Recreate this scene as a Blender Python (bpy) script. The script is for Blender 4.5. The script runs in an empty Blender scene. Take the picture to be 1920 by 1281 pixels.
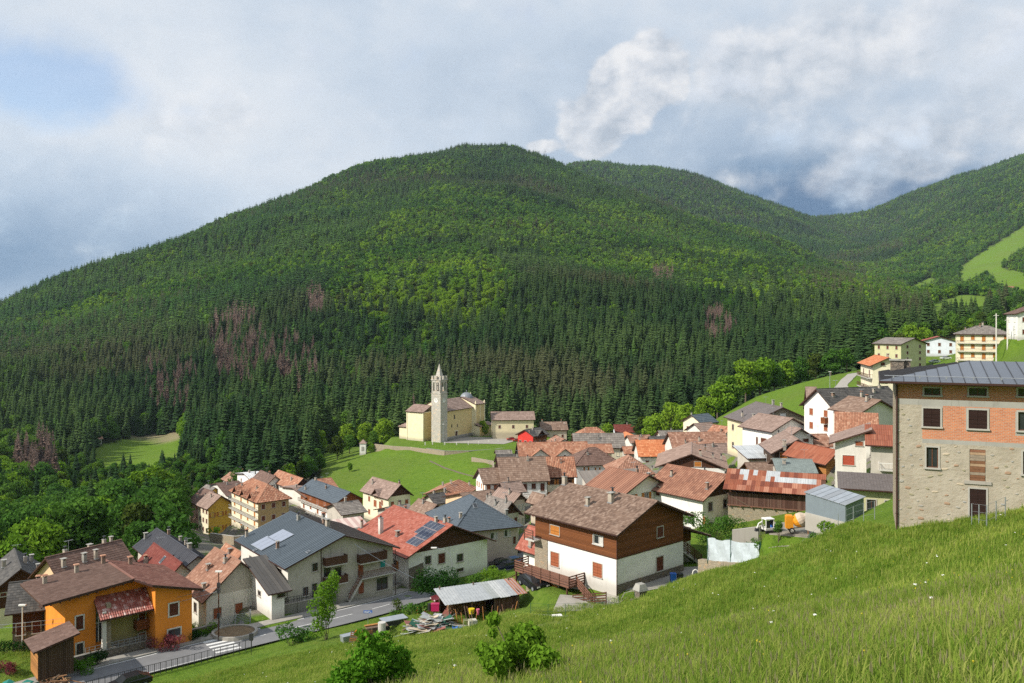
import bpy, math, random
import numpy as np
from mathutils import Vector, Matrix, noise as mnoise

random.seed(7); np.random.seed(7)
SC = bpy.context.scene
COL = SC.collection
F = 1600.0          # focal length in photo pixels (photo 1920 px wide)
HX, HY = 960.0, 600.0   # vanishing column / horizon row

def P(px, py, Y):
    """point seen at photo pixel (px,py) at distance Y in front of the camera (camera = origin, level)"""
    return Vector(((px-HX)/F*Y, Y, -(py-HY)/F*Y))

# ------------------------------------------------------------------ camera
cam_d = bpy.data.cameras.new('camera'); cam = bpy.data.objects.new('camera', cam_d); COL.objects.link(cam)
cam.location = (0, 0, 0); cam.rotation_euler = (math.radians(90), 0, 0)
cam_d.sensor_width = 36.0; cam_d.lens = 36.0*F/1920.0
cam_d.shift_y = -(640.5-HY)/1920.0
cam_d.clip_start = 0.2; cam_d.clip_end = 30000
SC.camera = cam
# ------------------------------------------------------------------ render / exposure
SC.view_settings.view_transform = 'Standard'; SC.view_settings.look = 'None'
SC.view_settings.exposure = 0.55; SC.view_settings.gamma = 1.0
SC.view_settings.use_curve_mapping = False
SC.render.engine = 'CYCLES'
SC.cycles.use_denoising = False
SC.cycles.max_bounces = 5; SC.cycles.diffuse_bounces = 3; SC.cycles.glossy_bounces = 2
SC.cycles.transmission_bounces = 2; SC.cycles.transparent_max_bounces = 6; SC.cycles.volume_bounces = 0
SC.cycles.use_adaptive_sampling = True
# ------------------------------------------------------------------ sun + sky direction
SUN_AZ = math.radians(-116)      # measured from +Y (view direction) towards +X : negative = left, slightly behind
SUN_EL = math.radians(38)
sun_dir = Vector((math.sin(SUN_AZ)*math.cos(SUN_EL), math.cos(SUN_AZ)*math.cos(SUN_EL), math.sin(SUN_EL)))
sd = bpy.data.lights.new('sun', 'SUN'); sun = bpy.data.objects.new('sun', sd); COL.objects.link(sun)
sd.energy = 4.0; sd.angle = math.radians(0.6); sd.color = (1.0, 0.93, 0.82)
sun.rotation_euler = sun_dir.to_track_quat('Z', 'Y').to_euler()
sun.location = (-200, -50, 300)

class NT:
    """small helper to write node trees as expressions"""
    def __init__(s, nt): s.nt = nt; s.n = nt.nodes; s.l = nt.links
    def node(s, t, **kw):
        nd = s.n.new(t)
        for k, v in kw.items(): setattr(nd, k, v)
        return nd
    def put(s, sock, v):
        if isinstance(v, bpy.types.NodeSocket): s.l.new(v, sock)
        elif v is not None: sock.default_value = v
    def m(s, op, a, b=None, c=None, clamp=False):
        nd = s.node('ShaderNodeMath', operation=op, use_clamp=clamp)
        s.put(nd.inputs[0], a)
        if b is not None: s.put(nd.inputs[1], b)
        if c is not None: s.put(nd.inputs[2], c)
        return nd.outputs[0]
    def v(s, op, a, b=None, scale=None):
        nd = s.node('ShaderNodeVectorMath', operation=op)
        s.put(nd.inputs[0], a)
        if b is not None: s.put(nd.inputs[1], b)
        if scale is not None: s.put(nd.inputs['Scale'], scale)
        return nd.outputs['Value'] if op in ('LENGTH', 'DOT_PRODUCT', 'DISTANCE') else nd.outputs[0]
    def noise(s, vec, scale, detail=3, rough=0.5, dist=0.0, dim='3D'):
        nd = s.node('ShaderNodeTexNoise', noise_dimensions=dim)
        s.put(nd.inputs['Vector'], vec); nd.inputs['Scale'].default_value = scale
        nd.inputs['Detail'].default_value = detail; nd.inputs['Roughness'].default_value = rough
        nd.inputs['Distortion'].default_value = dist
        return nd.outputs['Fac']
    def ramp(s, fac, stops, interp='LINEAR'):
        nd = s.node('ShaderNodeValToRGB'); cr = nd.color_ramp; cr.interpolation = interp
        while len(cr.elements) < len(stops): cr.elements.new(0.5)
        for e, (p, c) in zip(cr.elements, stops):
            e.position = p; e.color = (c if len(c) == 4 else (*c, 1))
        s.put(nd.inputs[0], fac)
        return nd.outputs[0]
    def mix(s, fac, a, b, mode='MIX'):
        nd = s.node('ShaderNodeMix', data_type='RGBA', blend_type=mode)
        s.put(nd.inputs[0], fac)
        for sock, val in ((nd.inputs[6], a), (nd.inputs[7], b)):
            if isinstance(val, bpy.types.NodeSocket): s.l.new(val, sock)
            else: sock.default_value = (*val[:3], 1)
        return nd.outputs[2]
    def sstep(s, x, lo, hi):
        nd = s.node('ShaderNodeMapRange', interpolation_type='SMOOTHSTEP')
        s.put(nd.inputs[0], x); nd.inputs[1].default_value = lo; nd.inputs[2].default_value = hi
        nd.inputs[3].default_value = 0; nd.inputs[4].default_value = 1
        return nd.outputs[0]

# ------------------------------------------------------------------ world: Nishita sky behind layered clouds
W = bpy.data.worlds.new("World"); SC.world = W; W.use_nodes = True
W.node_tree.nodes.clear(); T = NT(W.node_tree)
sky = T.node('ShaderNodeTexSky', sky_type='NISHITA'); sky.sun_disc = False
sky.sun_elevation = SUN_EL; sky.sun_rotation = SUN_AZ; sky.air_density = 1.0; sky.dust_density = 1.5; sky.altitude = 900
bg_sky = T.node('ShaderNodeBackground'); T.l.new(sky.outputs[0], bg_sky.inputs[0]); bg_sky.inputs[1].default_value = 0.13
D = T.node('ShaderNodeTexCoord').outputs['Generated']
def sdir(px, py):
    return P(px, py, 1.0).normalized()
def blob(px, py, rx, ry, soft=1.0):
    """1 at the cloud centre falling to 0 at rx,ry (photo px)"""
    c = sdir(px, py)
    dv = T.v('SUBTRACT', D, tuple(c))
    dv = T.v('MULTIPLY', dv, (F/rx, F/rx*0.6, F/ry))
    return T.m('SUBTRACT', 1.0, T.v('LENGTH', dv), clamp=True)
def addv(*xs):
    r = xs[0]
    for x in xs[1:]: r = T.m('ADD', r, x)
    return r
def mul(a, b): return T.m('MULTIPLY', a, b)
stretch = T.v('MULTIPLY', D, (1.0, 1.0, 1.9))
n_big = T.noise(stretch, 2.6, 4, 0.5, 0.3)
n_mid = T.noise(stretch, 6.5, 5, 0.55, 0.2)
n_fine = T.noise(T.v('MULTIPLY', D, (1.0, 1.0, 1.25)), 15.0, 7, 0.58, 0.15)
sep = T.node('ShaderNodeSeparateXYZ'); T.l.new(D, sep.inputs[0]); dz = sep.outputs[2]
wn_ = T.node('ShaderNodeTexNoise'); T.l.new(D, wn_.inputs['Vector']); wn_.inputs['Scale'].default_value = 9.0; wn_.inputs['Detail'].default_value = 4; warp = wn_.outputs['Color']
wob = T.v('ADD', T.v('MULTIPLY', D, (1.0, 1.0, 1.2)), T.v('SCALE', T.v('SUBTRACT', warp, (.5, .5, .5)), scale=0.05))
def billow(vec, scale):
    nd = T.node('ShaderNodeTexVoronoi', feature='F1'); T.l.new(vec, nd.inputs['Vector']); nd.inputs['Scale'].default_value = scale
    return T.m('SUBTRACT', 0.5, nd.outputs['Distance'])
bl = T.m('ADD', billow(wob, 16.0), T.m('MULTIPLY', billow(wob, 37.0), 0.45))
# brightness field of the high cloud sheet
b = T.m('MULTIPLY_ADD', n_big, 0.22, 0.635)
b = addv(b, T.m('MULTIPLY_ADD', n_mid, 0.30, -0.15), T.m('MULTIPLY_ADD', n_fine, 0.34, -0.17),
         mul(blob(330, 200, 640, 260), 0.20), mul(blob(1750, 60, 560, 260), 0.08),
         mul(blob(20, 470, 620, 210), -0.50), mul(blob(1600, 395, 360, 120), -1.0),
         mul(blob(1400, 300, 460, 170), -0.30), mul(blob(880, 200, 420, 200), -0.14), mul(blob(1050, 90, 700, 160), -0.06))
sheet = T.ramp(b, [(0.0, (0.085, 0.16, 0.29)), (0.26, (0.18, 0.275, 0.41)), (0.50, (0.37, 0.455, 0.57)),
                   (0.70, (0.52, 0.59, 0.68)), (0.95, (0.71, 0.735, 0.77))])
# bright cumulus heads: a crisp tower, softer banks to its right
cuA = addv(blob(1232, 120, 95, 85), mul(blob(1190, 170, 110, 90), 1.0), mul(blob(1125, 225, 105, 75), 1.0), mul(blob(1150, 130, 70, 50), .7), mul(blob(1015, 276, 40, 20), .9), mul(blob(1100, 270, 80, 50), .7))
cuB = addv(mul(blob(1375, 338, 80, 34), 0.8), mul(blob(1470, 135, 230, 110), 0.95), mul(blob(1640, 60, 380, 140), 0.6), mul(blob(1630, 305, 150, 80), 0.95), mul(blob(1870, 235, 240, 90), 0.85), mul(blob(1370, 135, 80, 50), .6), mul(blob(1735, 320, 50, 24), .8), mul(blob(200, 180, 260, 120), .35), mul(blob(420, 240, 200, 90), .35))
puff = addv(T.m('MULTIPLY_ADD', n_fine, 1.5, -0.75), mul(bl, 0.42))
mA = T.sstep(T.m('ADD', T.m('MULTIPLY', cuA, 1.3), puff), 0.28, 0.62); mB = T.m('MULTIPLY', T.sstep(T.m('ADD', cuB, puff), 0.0, 0.85), 0.8)
cu_mask = T.m('MAXIMUM', mA, mB)
sh = (-0.014, 0.0, 0.018)
n_off = T.noise(T.v('ADD', T.v('MULTIPLY', D, (1.0, 1.0, 1.25)), sh), 15.0, 7, 0.58, 0.15); bl2 = bl
lit = addv(T.m('MULTIPLY_ADD', T.m('SUBTRACT', n_fine, n_off), 2.2, 0.46), mul(bl, 0.30), mul(cuA, 0.10))
cu_col = T.ramp(lit, [(0.12, (0.42, 0.465, 0.53)), (0.5, (0.62, 0.64, 0.68)), (0.85, (0.80, 0.79, 0.79))])
cloud = T.mix(T.m('MULTIPLY', cu_mask, 0.88), sheet, cu_col)
bg_cl = T.node('ShaderNodeBackground'); T.l.new(cloud, bg_cl.inputs[0]); bg_cl.inputs[1].default_value = 0.80
# openings to the blue, upper left
hole = addv(blob(85, 140, 190, 100), mul(blob(20, 190, 140, 70), 0.5), T.m('MULTIPLY_ADD', n_fine, 1.5, -0.80))
hole = T.m('MULTIPLY', T.sstep(hole, -0.05, 0.85), 0.75)
mixs = T.node('ShaderNodeMixShader'); T.l.new(hole, mixs.inputs[0])
T.l.new(bg_cl.outputs[0], mixs.inputs[1]); T.l.new(bg_sky.outputs[0], mixs.inputs[2])
wo = T.node('ShaderNodeOutputWorld'); T.l.new(mixs.outputs[0], wo.inputs[0])
W.cycles.sampling_method = 'MANUAL'; W.cycles.sample_map_resolution = 512
# ================================================================== helpers
def new_obj(name, data, parent=None, loc=None):
    o = bpy.data.objects.new(name, data); COL.objects.link(o)
    if parent is not None: o.parent = parent
    if loc is not None: o.location = loc
    return o
def tag(o, label=None, cat=None, group=None, kind=None):
    if label: o['label'] = label
    if cat: o['category'] = cat
    if group: o['group'] = group
    if kind: o['kind'] = kind
    return o
def thing(name, label, cat, loc=(0, 0, 0), rz=0.0, group=None):
    o = new_obj(name, None); o.location = loc; o.rotation_euler = (0, 0, rz); o.empty_display_size = 0.5
    return tag(o, label, cat, group)

class MB:
    """mesh builder: faces with a material slot and a per-face random value"""
    def __init__(s): s.v = []; s.f = []; s.mi = []; s.r = []; s.mats = []
    def slot(s, m):
        if m not in s.mats: s.mats.append(m)
        return s.mats.index(m)
    def quad(s, pts, m, r=None):
        i = len(s.v); s.v.extend([tuple(p) for p in pts]); s.f.append(tuple(range(i, i+len(pts))))
        s.mi.append(s.slot(m)); s.r.append(random.random() if r is None else r)
    def box(s, c, size, m, rz=0.0, M=None, r=None, taper=1.0):
        x, y, z = (k/2 for k in size); cs, sn = math.cos(rz), math.sin(rz)
        P8 = []
        for sz in (-1, 1):
            k = taper if sz > 0 else 1.0
            for sx, sy in ((-1, -1), (1, -1), (1, 1), (-1, 1)):
                a, b_ = sx*x*k, sy*y*k
                p = Vector((c[0]+a*cs-b_*sn, c[1]+a*sn+b_*cs, c[2]+sz*z))
                P8.append(M @ p if M is not None else p)
        s.hexa(P8, m, r)
    def hexa(s, p, m, r=None):
        i = len(s.v); s.v.extend([tuple(q) for q in p])
        for f in ((0, 3, 2, 1), (4, 5, 6, 7), (0, 1, 5, 4), (1, 2, 6, 5), (2, 3, 7, 6), (3, 0, 4, 7)):
            s.f.append(tuple(i+k for k in f)); s.mi.append(s.slot(m)); s.r.append(random.random() if r is None else r)
    def bar(s, a, b_, w, h, m, r=None, up=(0, 0, 1)):
        """square bar from a to b"""
        a = Vector(a); b_ = Vector(b_); d = b_-a
        if d.length < 1e-6: return
        d.normalize(); u = Vector(up)
        if abs(d.dot(u)) > 0.97: u = Vector((1, 0, 0))
        sx = d.cross(u).normalized()*w/2; sz = sx.cross(d).normalized()*h/2
        s.hexa([a-sx-sz, a+sx-sz, b_+sx-sz, b_-sx-sz, a-sx+sz, a+sx+sz, b_+sx+sz, b_-sx+sz], m, r)
    def tube(s, pts, rad, m, n=6, cap=True):
        pts = [Vector(p) for p in pts]; rr = rad if isinstance(rad, (list, tuple)) else [rad]*len(pts)
        base = len(s.v); prev = None
        for k, p in enumerate(pts):
            d = (pts[min(k+1, len(pts)-1)]-pts[max(k-1, 0)]).normalized()
            if prev is None:
                u = Vector((0, 0, 1)) if abs(d.z) < 0.9 else Vector((1, 0, 0)); x = d.cross(u).normalized()
            else: x = (prev-d*prev.dot(d)).normalized()
            prev = x; y = d.cross(x)
            for j in range(n):
                a = 2*math.pi*j/n; s.v.append(tuple(p+(x*math.cos(a)+y*math.sin(a))*rr[k]))
        sl = s.slot(m); rv = random.random()
        for k in range(len(pts)-1):
            for j in range(n):
                a = base+k*n+j; b2 = base+k*n+(j+1) % n
                s.f.append((a, b2, b2+n, a+n)); s.mi.append(sl); s.r.append(rv)
        if cap:
            s.f.append(tuple(base+j for j in reversed(range(n)))); s.mi.append(sl); s.r.append(rv)
            s.f.append(tuple(base+(len(pts)-1)*n+j for j in range(n))); s.mi.append(sl); s.r.append(rv)
    def arrays(s, V, Fq, m, R):
        """numpy block: V (n,3), Fq (k,4 or 3) indices, R (k,) random"""
        i = len(s.v); s.v.extend(map(tuple, V.tolist()))
        s.f.extend([tuple(x) for x in (Fq+i).tolist()]); s.mi.extend([s.slot(m)]*len(Fq)); s.r.extend(R.tolist())
    def mesh(s, name, smooth=False):
        me = bpy.data.meshes.new(name); me.from_pydata(s.v, [], s.f)
        for m in s.mats: me.materials.append(m)
        if s.f:
            me.polygons.foreach_set('material_index', s.mi)
            a = me.attributes.new('rnd', 'FLOAT', 'FACE'); a.data.foreach_set('value', s.r)
            if smooth: me.polygons.foreach_set('use_smooth', [True]*len(s.f))
        me.update(); return me
    def build(s, name, parent=None, smooth=False, kind=None, loc=None):
        o = new_obj(name, s.mesh(name, smooth), parent, loc)
        if kind: o['kind'] = kind
        return o

# ================================================================== materials
MATS = {}
def base_mat(name):
    m = bpy.data.materials.new(name); m.use_nodes = True; nt = m.node_tree; nt.nodes.clear(); T = NT(nt)
    bs = T.node('ShaderNodeBsdfPrincipled'); out = T.node('ShaderNodeOutputMaterial'); T.l.new(bs.outputs[0], out.inputs[0])
    MATS[name] = m
    return m, T, bs
def bump(T, bs, h, strength=0.3, dist=0.02):
    b_ = T.node('ShaderNodeBump'); b_.inputs['Strength'].default_value = strength; b_.inputs['Distance'].default_value = dist
    T.l.new(h, b_.inputs['Height']); T.l.new(b_.outputs[0], bs.inputs['Normal'])
def sc(c, k): return tuple(min(1, x*k) for x in c)
def plain(name, c, rough=0.7, metal=0.0, var=0.12, scale=1.5, spec=0.3, rnd=0.0):
    if name in MATS: return MATS[name]
    m, T, bs = base_mat(name)
    O = T.node('ShaderNodeTexCoord').outputs['Object']
    n = T.noise(O, scale, 4, 0.6)
    col = T.mix(n, sc(c, 1-var*1.6), sc(c, 1+var*1.2))
    if rnd:
        at = T.node('ShaderNodeAttribute', attribute_name='rnd').outputs['Fac']
        col = T.mix(T.m('MULTIPLY', at, rnd), col, sc(c, 0.45))
    T.put(bs.inputs['Base Color'], col)
    bs.inputs['Roughness'].default_value = rough; bs.inputs['Metallic'].default_value = metal
    bs.inputs['Specular IOR Level'].default_value = spec
    return m
def plaster(name, c, dirt=0.25, bumpy=0.1, dirtcol=(0.25, 0.22, 0.18), patch=0.0):
    if name in MATS: return MATS[name]
    m, T, bs = base_mat(name)
    O = T.node('ShaderNodeTexCoord').outputs['Object']
    n1 = T.noise(O, 0.7, 5, 0.62); n2 = T.noise(T.v('MULTIPLY', O, (1.3, 1.3, 0.22)), 2.2, 4, 0.6); n3 = T.noise(O, 26, 3, 0.6)
    col = T.mix(T.sstep(n1, 0.32, 0.72), sc(c, 0.9), sc(c, 1.04))
    col = T.mix(T.m('MULTIPLY', T.sstep(n2, 0.52, 0.80), dirt), col, dirtcol)
    sz = T.node('ShaderNodeSeparateXYZ'); T.l.new(O, sz.inputs[0])
    damp = T.m('MULTIPLY', T.sstep(T.m('ADD', sz.outputs[2], T.m('MULTIPLY', n1, -2.2)), 0.4, -1.2), 0.55)
    col = T.mix(damp, col, dirtcol)
    if patch:
        n4 = T.noise(O, 1.6, 5, 0.7)
        col = T.mix(T.m('MULTIPLY', T.sstep(n4, 0.56, 0.62), patch), col, (0.30, 0.26, 0.2))
    T.put(bs.inputs['Base Color'], col); bs.inputs['Roughness'].default_value = 0.9
    bs.inputs['Specular IOR Level'].default_value = 0.15
    bump(T, bs, n3, bumpy, 0.02)
    return m
def tiles_mat(name, c1, c2, c3, moss=0.2, rough=0.8, mosscol=(0.10, 0.10, 0.06), streak=0.35, spec=0.25, metal=0.0):
    """roof covering: each tile/sheet takes its own tone from the face value, weathered by noise"""
    if name in MATS: return MATS[name]
    m, T, bs = base_mat(name)
    O = T.node('ShaderNodeTexCoord').outputs['Object']
    at = T.node('ShaderNodeAttribute', attribute_name='rnd').outputs['Fac']
    col = T.ramp(at, [(0.0, c1), (0.5, c2), (1.0, c3)])
    n1 = T.noise(O, 0.45, 5, 0.65); n2 = T.noise(O, 3.0, 4, 0.6)
    col = T.mix(T.m('MULTIPLY', T.sstep(n1, 0.45, 0.75), streak), col, sc(c1, 0.6))
    col = T.mix(T.m('MULTIPLY', T.sstep(n2, 0.52, 0.78), moss), col, mosscol)
    T.put(bs.inputs['Base Color'], col); bs.inputs['Roughness'].default_value = rough
    bs.inputs['Specular IOR Level'].default_value = spec; bs.inputs['Metallic'].default_value = metal
    bump(T, bs, T.noise(O, 30, 2, 0.5), 0.15, 0.01)
    return m
def stone(name, c1, c2, mortar, scale=3.0, irr=1.0):
    """rubble masonry"""
    if name in MATS: return MATS[name]
    m, T, bs = base_mat(name)
    O = T.node('ShaderNodeTexCoord').outputs['Object']
    Od = T.v('MULTIPLY', O, (1, 1, 1.7))
    v1 = T.node('ShaderNodeTexVoronoi', feature='F1'); v2 = T.node('ShaderNodeTexVoronoi', feature='DISTANCE_TO_EDGE')
    for q in (v1, v2): T.l.new(Od, q.inputs['Vector']); q.inputs['Scale'].default_value = scale; q.inputs['Randomness'].default_value = irr
    sp = T.node('ShaderNodeSeparateColor'); T.l.new(v1.outputs['Color'], sp.inputs[0])
    col = T.ramp(sp.outputs[0], [(0, c1), (0.55, c2), (0.8, sc(c1, 1.25)), (1, (c2[0]*1.25, c2[1]*1.0, c2[2]*0.8))])
    n = T.noise(O, 8, 4, 0.6); n0 = T.noise(O, 0.5, 4, 0.6)
    col = T.mix(T.m('MULTIPLY', n, 0.4), col, sc(c1, 0.6))
    e = T.sstep(v2.outputs['Distance'], 0.02, 0.09)
    col = T.mix(e, mortar, col)
    col = T.mix(T.m('MULTIPLY', T.sstep(n0, 0.5, 0.7), 0.35), col, mortar)
    T.put(bs.inputs['Base Color'], col); bs.inputs['Roughness'].default_value = 0.92; bs.inputs['Specular IOR Level'].default_value = 0.1
    bump(T, bs, T.m('ADD', e, T.m('MULTIPLY', n, 0.4)), 0.7, 0.05)
    return m
def brickmat(name, c1, c2, mortar, bw=0.28, bh=0.11, axis='xz'):
    if name in MATS: return MATS[name]
    m, T, bs = base_mat(name)
    O = T.node('ShaderNodeTexCoord').outputs['Object']
    s3 = T.node('ShaderNodeSeparateXYZ'); T.l.new(O, s3.inputs[0]); cb = T.node('ShaderNodeCombineXYZ')
    T.l.new(s3.outputs[0 if axis == 'xz' else 1], cb.inputs[0]); T.l.new(s3.outputs[2], cb.inputs[1])
    br = T.node('ShaderNodeTexBrick'); T.l.new(cb.outputs[0], br.inputs['Vector'])
    br.inputs['Scale'].default_value = 1.0; br.inputs['Brick Width'].default_value = bw; br.inputs['Row Height'].default_value = bh
    br.inputs['Mortar Size'].default_value = 0.012; br.inputs['Color1'].default_value = (*c1, 1); br.inputs['Color2'].default_value = (*c2, 1)
    br.inputs['Mortar'].default_value = (*mortar, 1); br.inputs['Bias'].default_value = -0.1
    n = T.noise(O, 1.1, 5, 0.65); n2 = T.noise(O, 7, 3, 0.6)
    col = T.mix(T.m('MULTIPLY', T.sstep(n, 0.5, 0.75), 0.35), br.outputs['Color'], (0.50, 0.33, 0.24))
    col = T.mix(T.m('MULTIPLY', T.sstep(n2, 0.6, 0.8), 0.4), col, sc(c2, 0.55))
    T.put(bs.inputs['Base Color'], col); bs.inputs['Roughness'].default_value = 0.9; bs.inputs['Specular IOR Level'].default_value = 0.15
    bump(T, bs, T.m('SUBTRACT', 1.0, br.outputs['Fac']), 0.5, 0.02)
    return m
def boards(name, c, horiz=True, w=0.16, dark=0.5, var=0.3):
    """timber boarding: grooves every w metres"""
    if name in MATS: return MATS[name]
    m, T, bs = base_mat(name)
    O = T.node('ShaderNodeTexCoord').outputs['Object']
    s3 = T.node('ShaderNodeSeparateXYZ'); T.l.new(O, s3.inputs[0])
    if horiz: t = T.m('DIVIDE', s3.outputs[2], w)
    else: t = T.m('DIVIDE', T.m('ADD', s3.outputs[0], s3.outputs[1]), w)
    fr = T.m('FRACT', t); idx = T.m('FLOOR', t)
    wn = T.node('ShaderNodeTexWhiteNoise', noise_dimensions='1D'); T.l.new(idx, wn.inputs['W'])
    grain = T.noise(T.v('MULTIPLY', O, (0.6, 0.6, 9) if horiz else (9, 9, 0.5)), 2.0, 5, 0.65)
    groove = T.m('SUBTRACT', 1.0, T.sstep(T.m('ABSOLUTE', T.m('SUBTRACT', fr, 0.5)), 0.40, 0.48))
    col = T.mix(wn.outputs['Value'], sc(c, 1-var), sc(c, 1+var*0.7))
    col = T.mix(T.m('MULTIPLY', T.sstep(grain, 0.4, 0.75), 0.5), col, sc(c, dark))
    col = T.mix(groove, sc(c, 0.25), col)
    T.put(bs.inputs['Base Color'], col); bs.inputs['Roughness'].default_value = 0.75; bs.inputs['Specular IOR Level'].default_value = 0.2
    bump(T, bs, T.m('ADD', groove, T.m('MULTIPLY', grain, 0.3)), 0.5, 0.02)
    return m

M_white = plaster('white_plaster', (0.80, 0.78, 0.74), 0.30)
M_white2 = plaster('offwhite_plaster', (0.70, 0.67, 0.61), 0.30)
M_grey_pl = plaster('grey_plaster', (0.50, 0.46, 0.40), 0.45)
M_cream = plaster('cream_plaster', (0.74, 0.64, 0.42), 0.2)
M_cream2 = plaster('pale_cream_plaster', (0.77, 0.70, 0.52), 0.22)
M_ochre = plaster('ochre_plaster', (0.63, 0.50, 0.29), 0.25)
M_yellow = plaster('yellow_plaster', (0.66, 0.42, 0.07), 0.2)
M_orange = plaster('orange_plaster', (0.83, 0.28, 0.042), 0.22, dirtcol=(0.45, 0.2, 0.06))
M_pink = plaster('pink_plaster', (0.72, 0.43, 0.33), 0.2)
M_peach = plaster('peach_plaster', (0.74, 0.52, 0.33), 0.2)
M_pinkgrey = plaster('pinkish_grey_plaster', (0.52, 0.42, 0.37), 0.25)
M_khaki = plaster('khaki_plaster', (0.42, 0.35, 0.15), 0.2)
M_palegreen = plaster('pale_green_plaster', (0.52, 0.50, 0.30), 0.3)
M_ltblue = plaster('pale_blue_plaster', (0.66, 0.70, 0.76), 0.15)
M_redwall = plaster('red_plaster', (0.60, 0.05, 0.04), 0.15)
M_beige = plaster('beige_plaster', (0.55, 0.47, 0.36), 0.35, patch=0.3)
M_conc = plaster('concrete', (0.36, 0.35, 0.32), 0.5, 0.4, (0.14, 0.13, 0.11))
M_conc_lt = plaster('pale_concrete', (0.52, 0.50, 0.46), 0.4, 0.3)
M_rubble = stone('rubble_wall', (0.30, 0.25, 0.19), (0.38, 0.33, 0.25), (0.34, 0.29, 0.21), 2.6)
M_rubble_d = stone('dark_rubble_wall', (0.17, 0.145, 0.12), (0.24, 0.20, 0.16), (0.12, 0.105, 0.09), 2.6)
M_rubble_y = stone('yellow_stone_wall', (0.36, 0.27, 0.13), (0.46, 0.36, 0.18), (0.40, 0.31, 0.16), 2.6)
M_tower = stone('tower_stone', (0.46, 0.43, 0.38), (0.60, 0.56, 0.50), (0.42, 0.39, 0.34), 1.2)
M_brick = brickmat('orange_brick', (0.60, 0.225, 0.11), (0.46, 0.16, 0.08), (0.48, 0.37, 0.29))
M_wood = boards('brown_boards', (0.20, 0.072, 0.026))
M_wood_h2 = boards('reddish_boards', (0.26, 0.085, 0.03))
M_wood_v = boards('dark_upright_boards', (0.085, 0.052, 0.033), False, 0.2)
M_wood_dk = boards('dark_brown_boards', (0.09, 0.038, 0.022))
M_wood_pl = boards('purple_brown_boards', (0.14, 0.085, 0.075), False, 0.2)
M_wood_lt = boards('honey_boards', (0.42, 0.19, 0.06))
M_wood_grey = plain('weathered_timber', (0.20, 0.14, 0.10), 0.85, var=0.4, scale=5, rnd=0.5)
M_timber = plain('dark_timber', (0.10, 0.045, 0.026), 0.7, var=0.25, scale=4, rnd=0.3)
M_timber_r = plain('reddish_timber', (0.20, 0.095, 0.065), 0.7, var=0.25, scale=4, rnd=0.35)
M_soffit = plain('eave_timber', (0.075, 0.035, 0.024), 0.75, var=0.2, scale=3)
M_frame = plain('window_frame_white', (0.55, 0.53, 0.50), 0.6, var=0.1)
M_frame_w = plain('window_frame_brown', (0.13, 0.055, 0.03), 0.6)
M_surround = plain('stone_surround', (0.42, 0.40, 0.36), 0.8)
M_sh_brown = boards('brown_shutter', (0.14, 0.045, 0.025), True, 0.09)
M_sh_dark = boards('dark_shutter', (0.035, 0.017, 0.014), True, 0.07)
M_sh_orange = boards('orange_shutter', (0.50, 0.19, 0.04), True, 0.09)
M_sh_red = boards('red_shutter', (0.50, 0.10, 0.055), True, 0.06, dark=0.85, var=0.1)
M_sh_rust = boards('russet_shutter', (0.35, 0.11, 0.05), True, 0.09)
M_teal = plain('teal_shutter', (0.02, 0.30, 0.28), 0.5)
M_metal_dk = plain('dark_metal', (0.05, 0.05, 0.055), 0.45, 0.3)
M_metal_br = plain('brown_gutter', (0.07, 0.035, 0.03), 0.45, 0.2)
M_metal_gy = plain('grey_metal', (0.33, 0.35, 0.37), 0.45, 0.4, var=0.2)
M_galv = plain('galvanised_metal', (0.42, 0.45, 0.48), 0.42, 0.5, var=0.2)
M_lead = plain('lead_sheet', (0.24, 0.26, 0.28), 0.5, 0.3, var=0.2)
M_chim = plaster('chimney_plaster', (0.46, 0.40, 0.33), 0.6)
M_chim2 = plaster('dark_chimney_brick', (0.24, 0.14, 0.10), 0.5)
M_asph = plain('asphalt', (0.19, 0.19, 0.195), 0.9, var=0.15, scale=0.8, spec=0.15)
M_pave = plain('pavement', (0.33, 0.31, 0.275), 0.9, var=0.2, scale=0.9, spec=0.15)
M_pinkpave = plain('pink_paving', (0.36, 0.25, 0.21), 0.9, var=0.25, scale=1.5, spec=0.15)
M_grav = plain('gravel_yard', (0.27, 0.245, 0.20), 0.95, var=0.35, scale=1.2, spec=0.1)
M_paint = plain('road_paint', (0.70, 0.70, 0.68), 0.8, var=0.15, scale=3)
M_black = plain('black_rubber', (0.02, 0.02, 0.02), 0.6)
M_redpaint = plain('red_paint', (0.50, 0.035, 0.02), 0.4, var=0.2)
M_bluepaint = plain('blue_paint', (0.02, 0.12, 0.50), 0.4)
M_ltbark = plain('bark', (0.13, 0.10, 0.075), 0.9, var=0.35, scale=6)
def glass():
    m, T, bs = base_mat('window_glass')
    O = T.node('ShaderNodeTexCoord').outputs['Object']
    n = T.noise(O, 0.8, 2, 0.5)
    T.put(bs.inputs['Base Color'], T.mix(n, (0.012, 0.015, 0.018), (0.05, 0.055, 0.06)))
    bs.inputs['Roughness'].default_value = 0.08; bs.inputs['Specular IOR Level'].default_value = 0.6
    return m
M_glass = glass()
def solar():
    m, T, bs = base_mat('solar_cells')
    T.put(bs.inputs['Base Color'], (0.014, 0.02, 0.05, 1)); bs.inputs['Roughness'].default_value = 0.15
    bs.inputs['Specular IOR Level'].default_value = 0.7
    return m
M_solar = solar()
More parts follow.
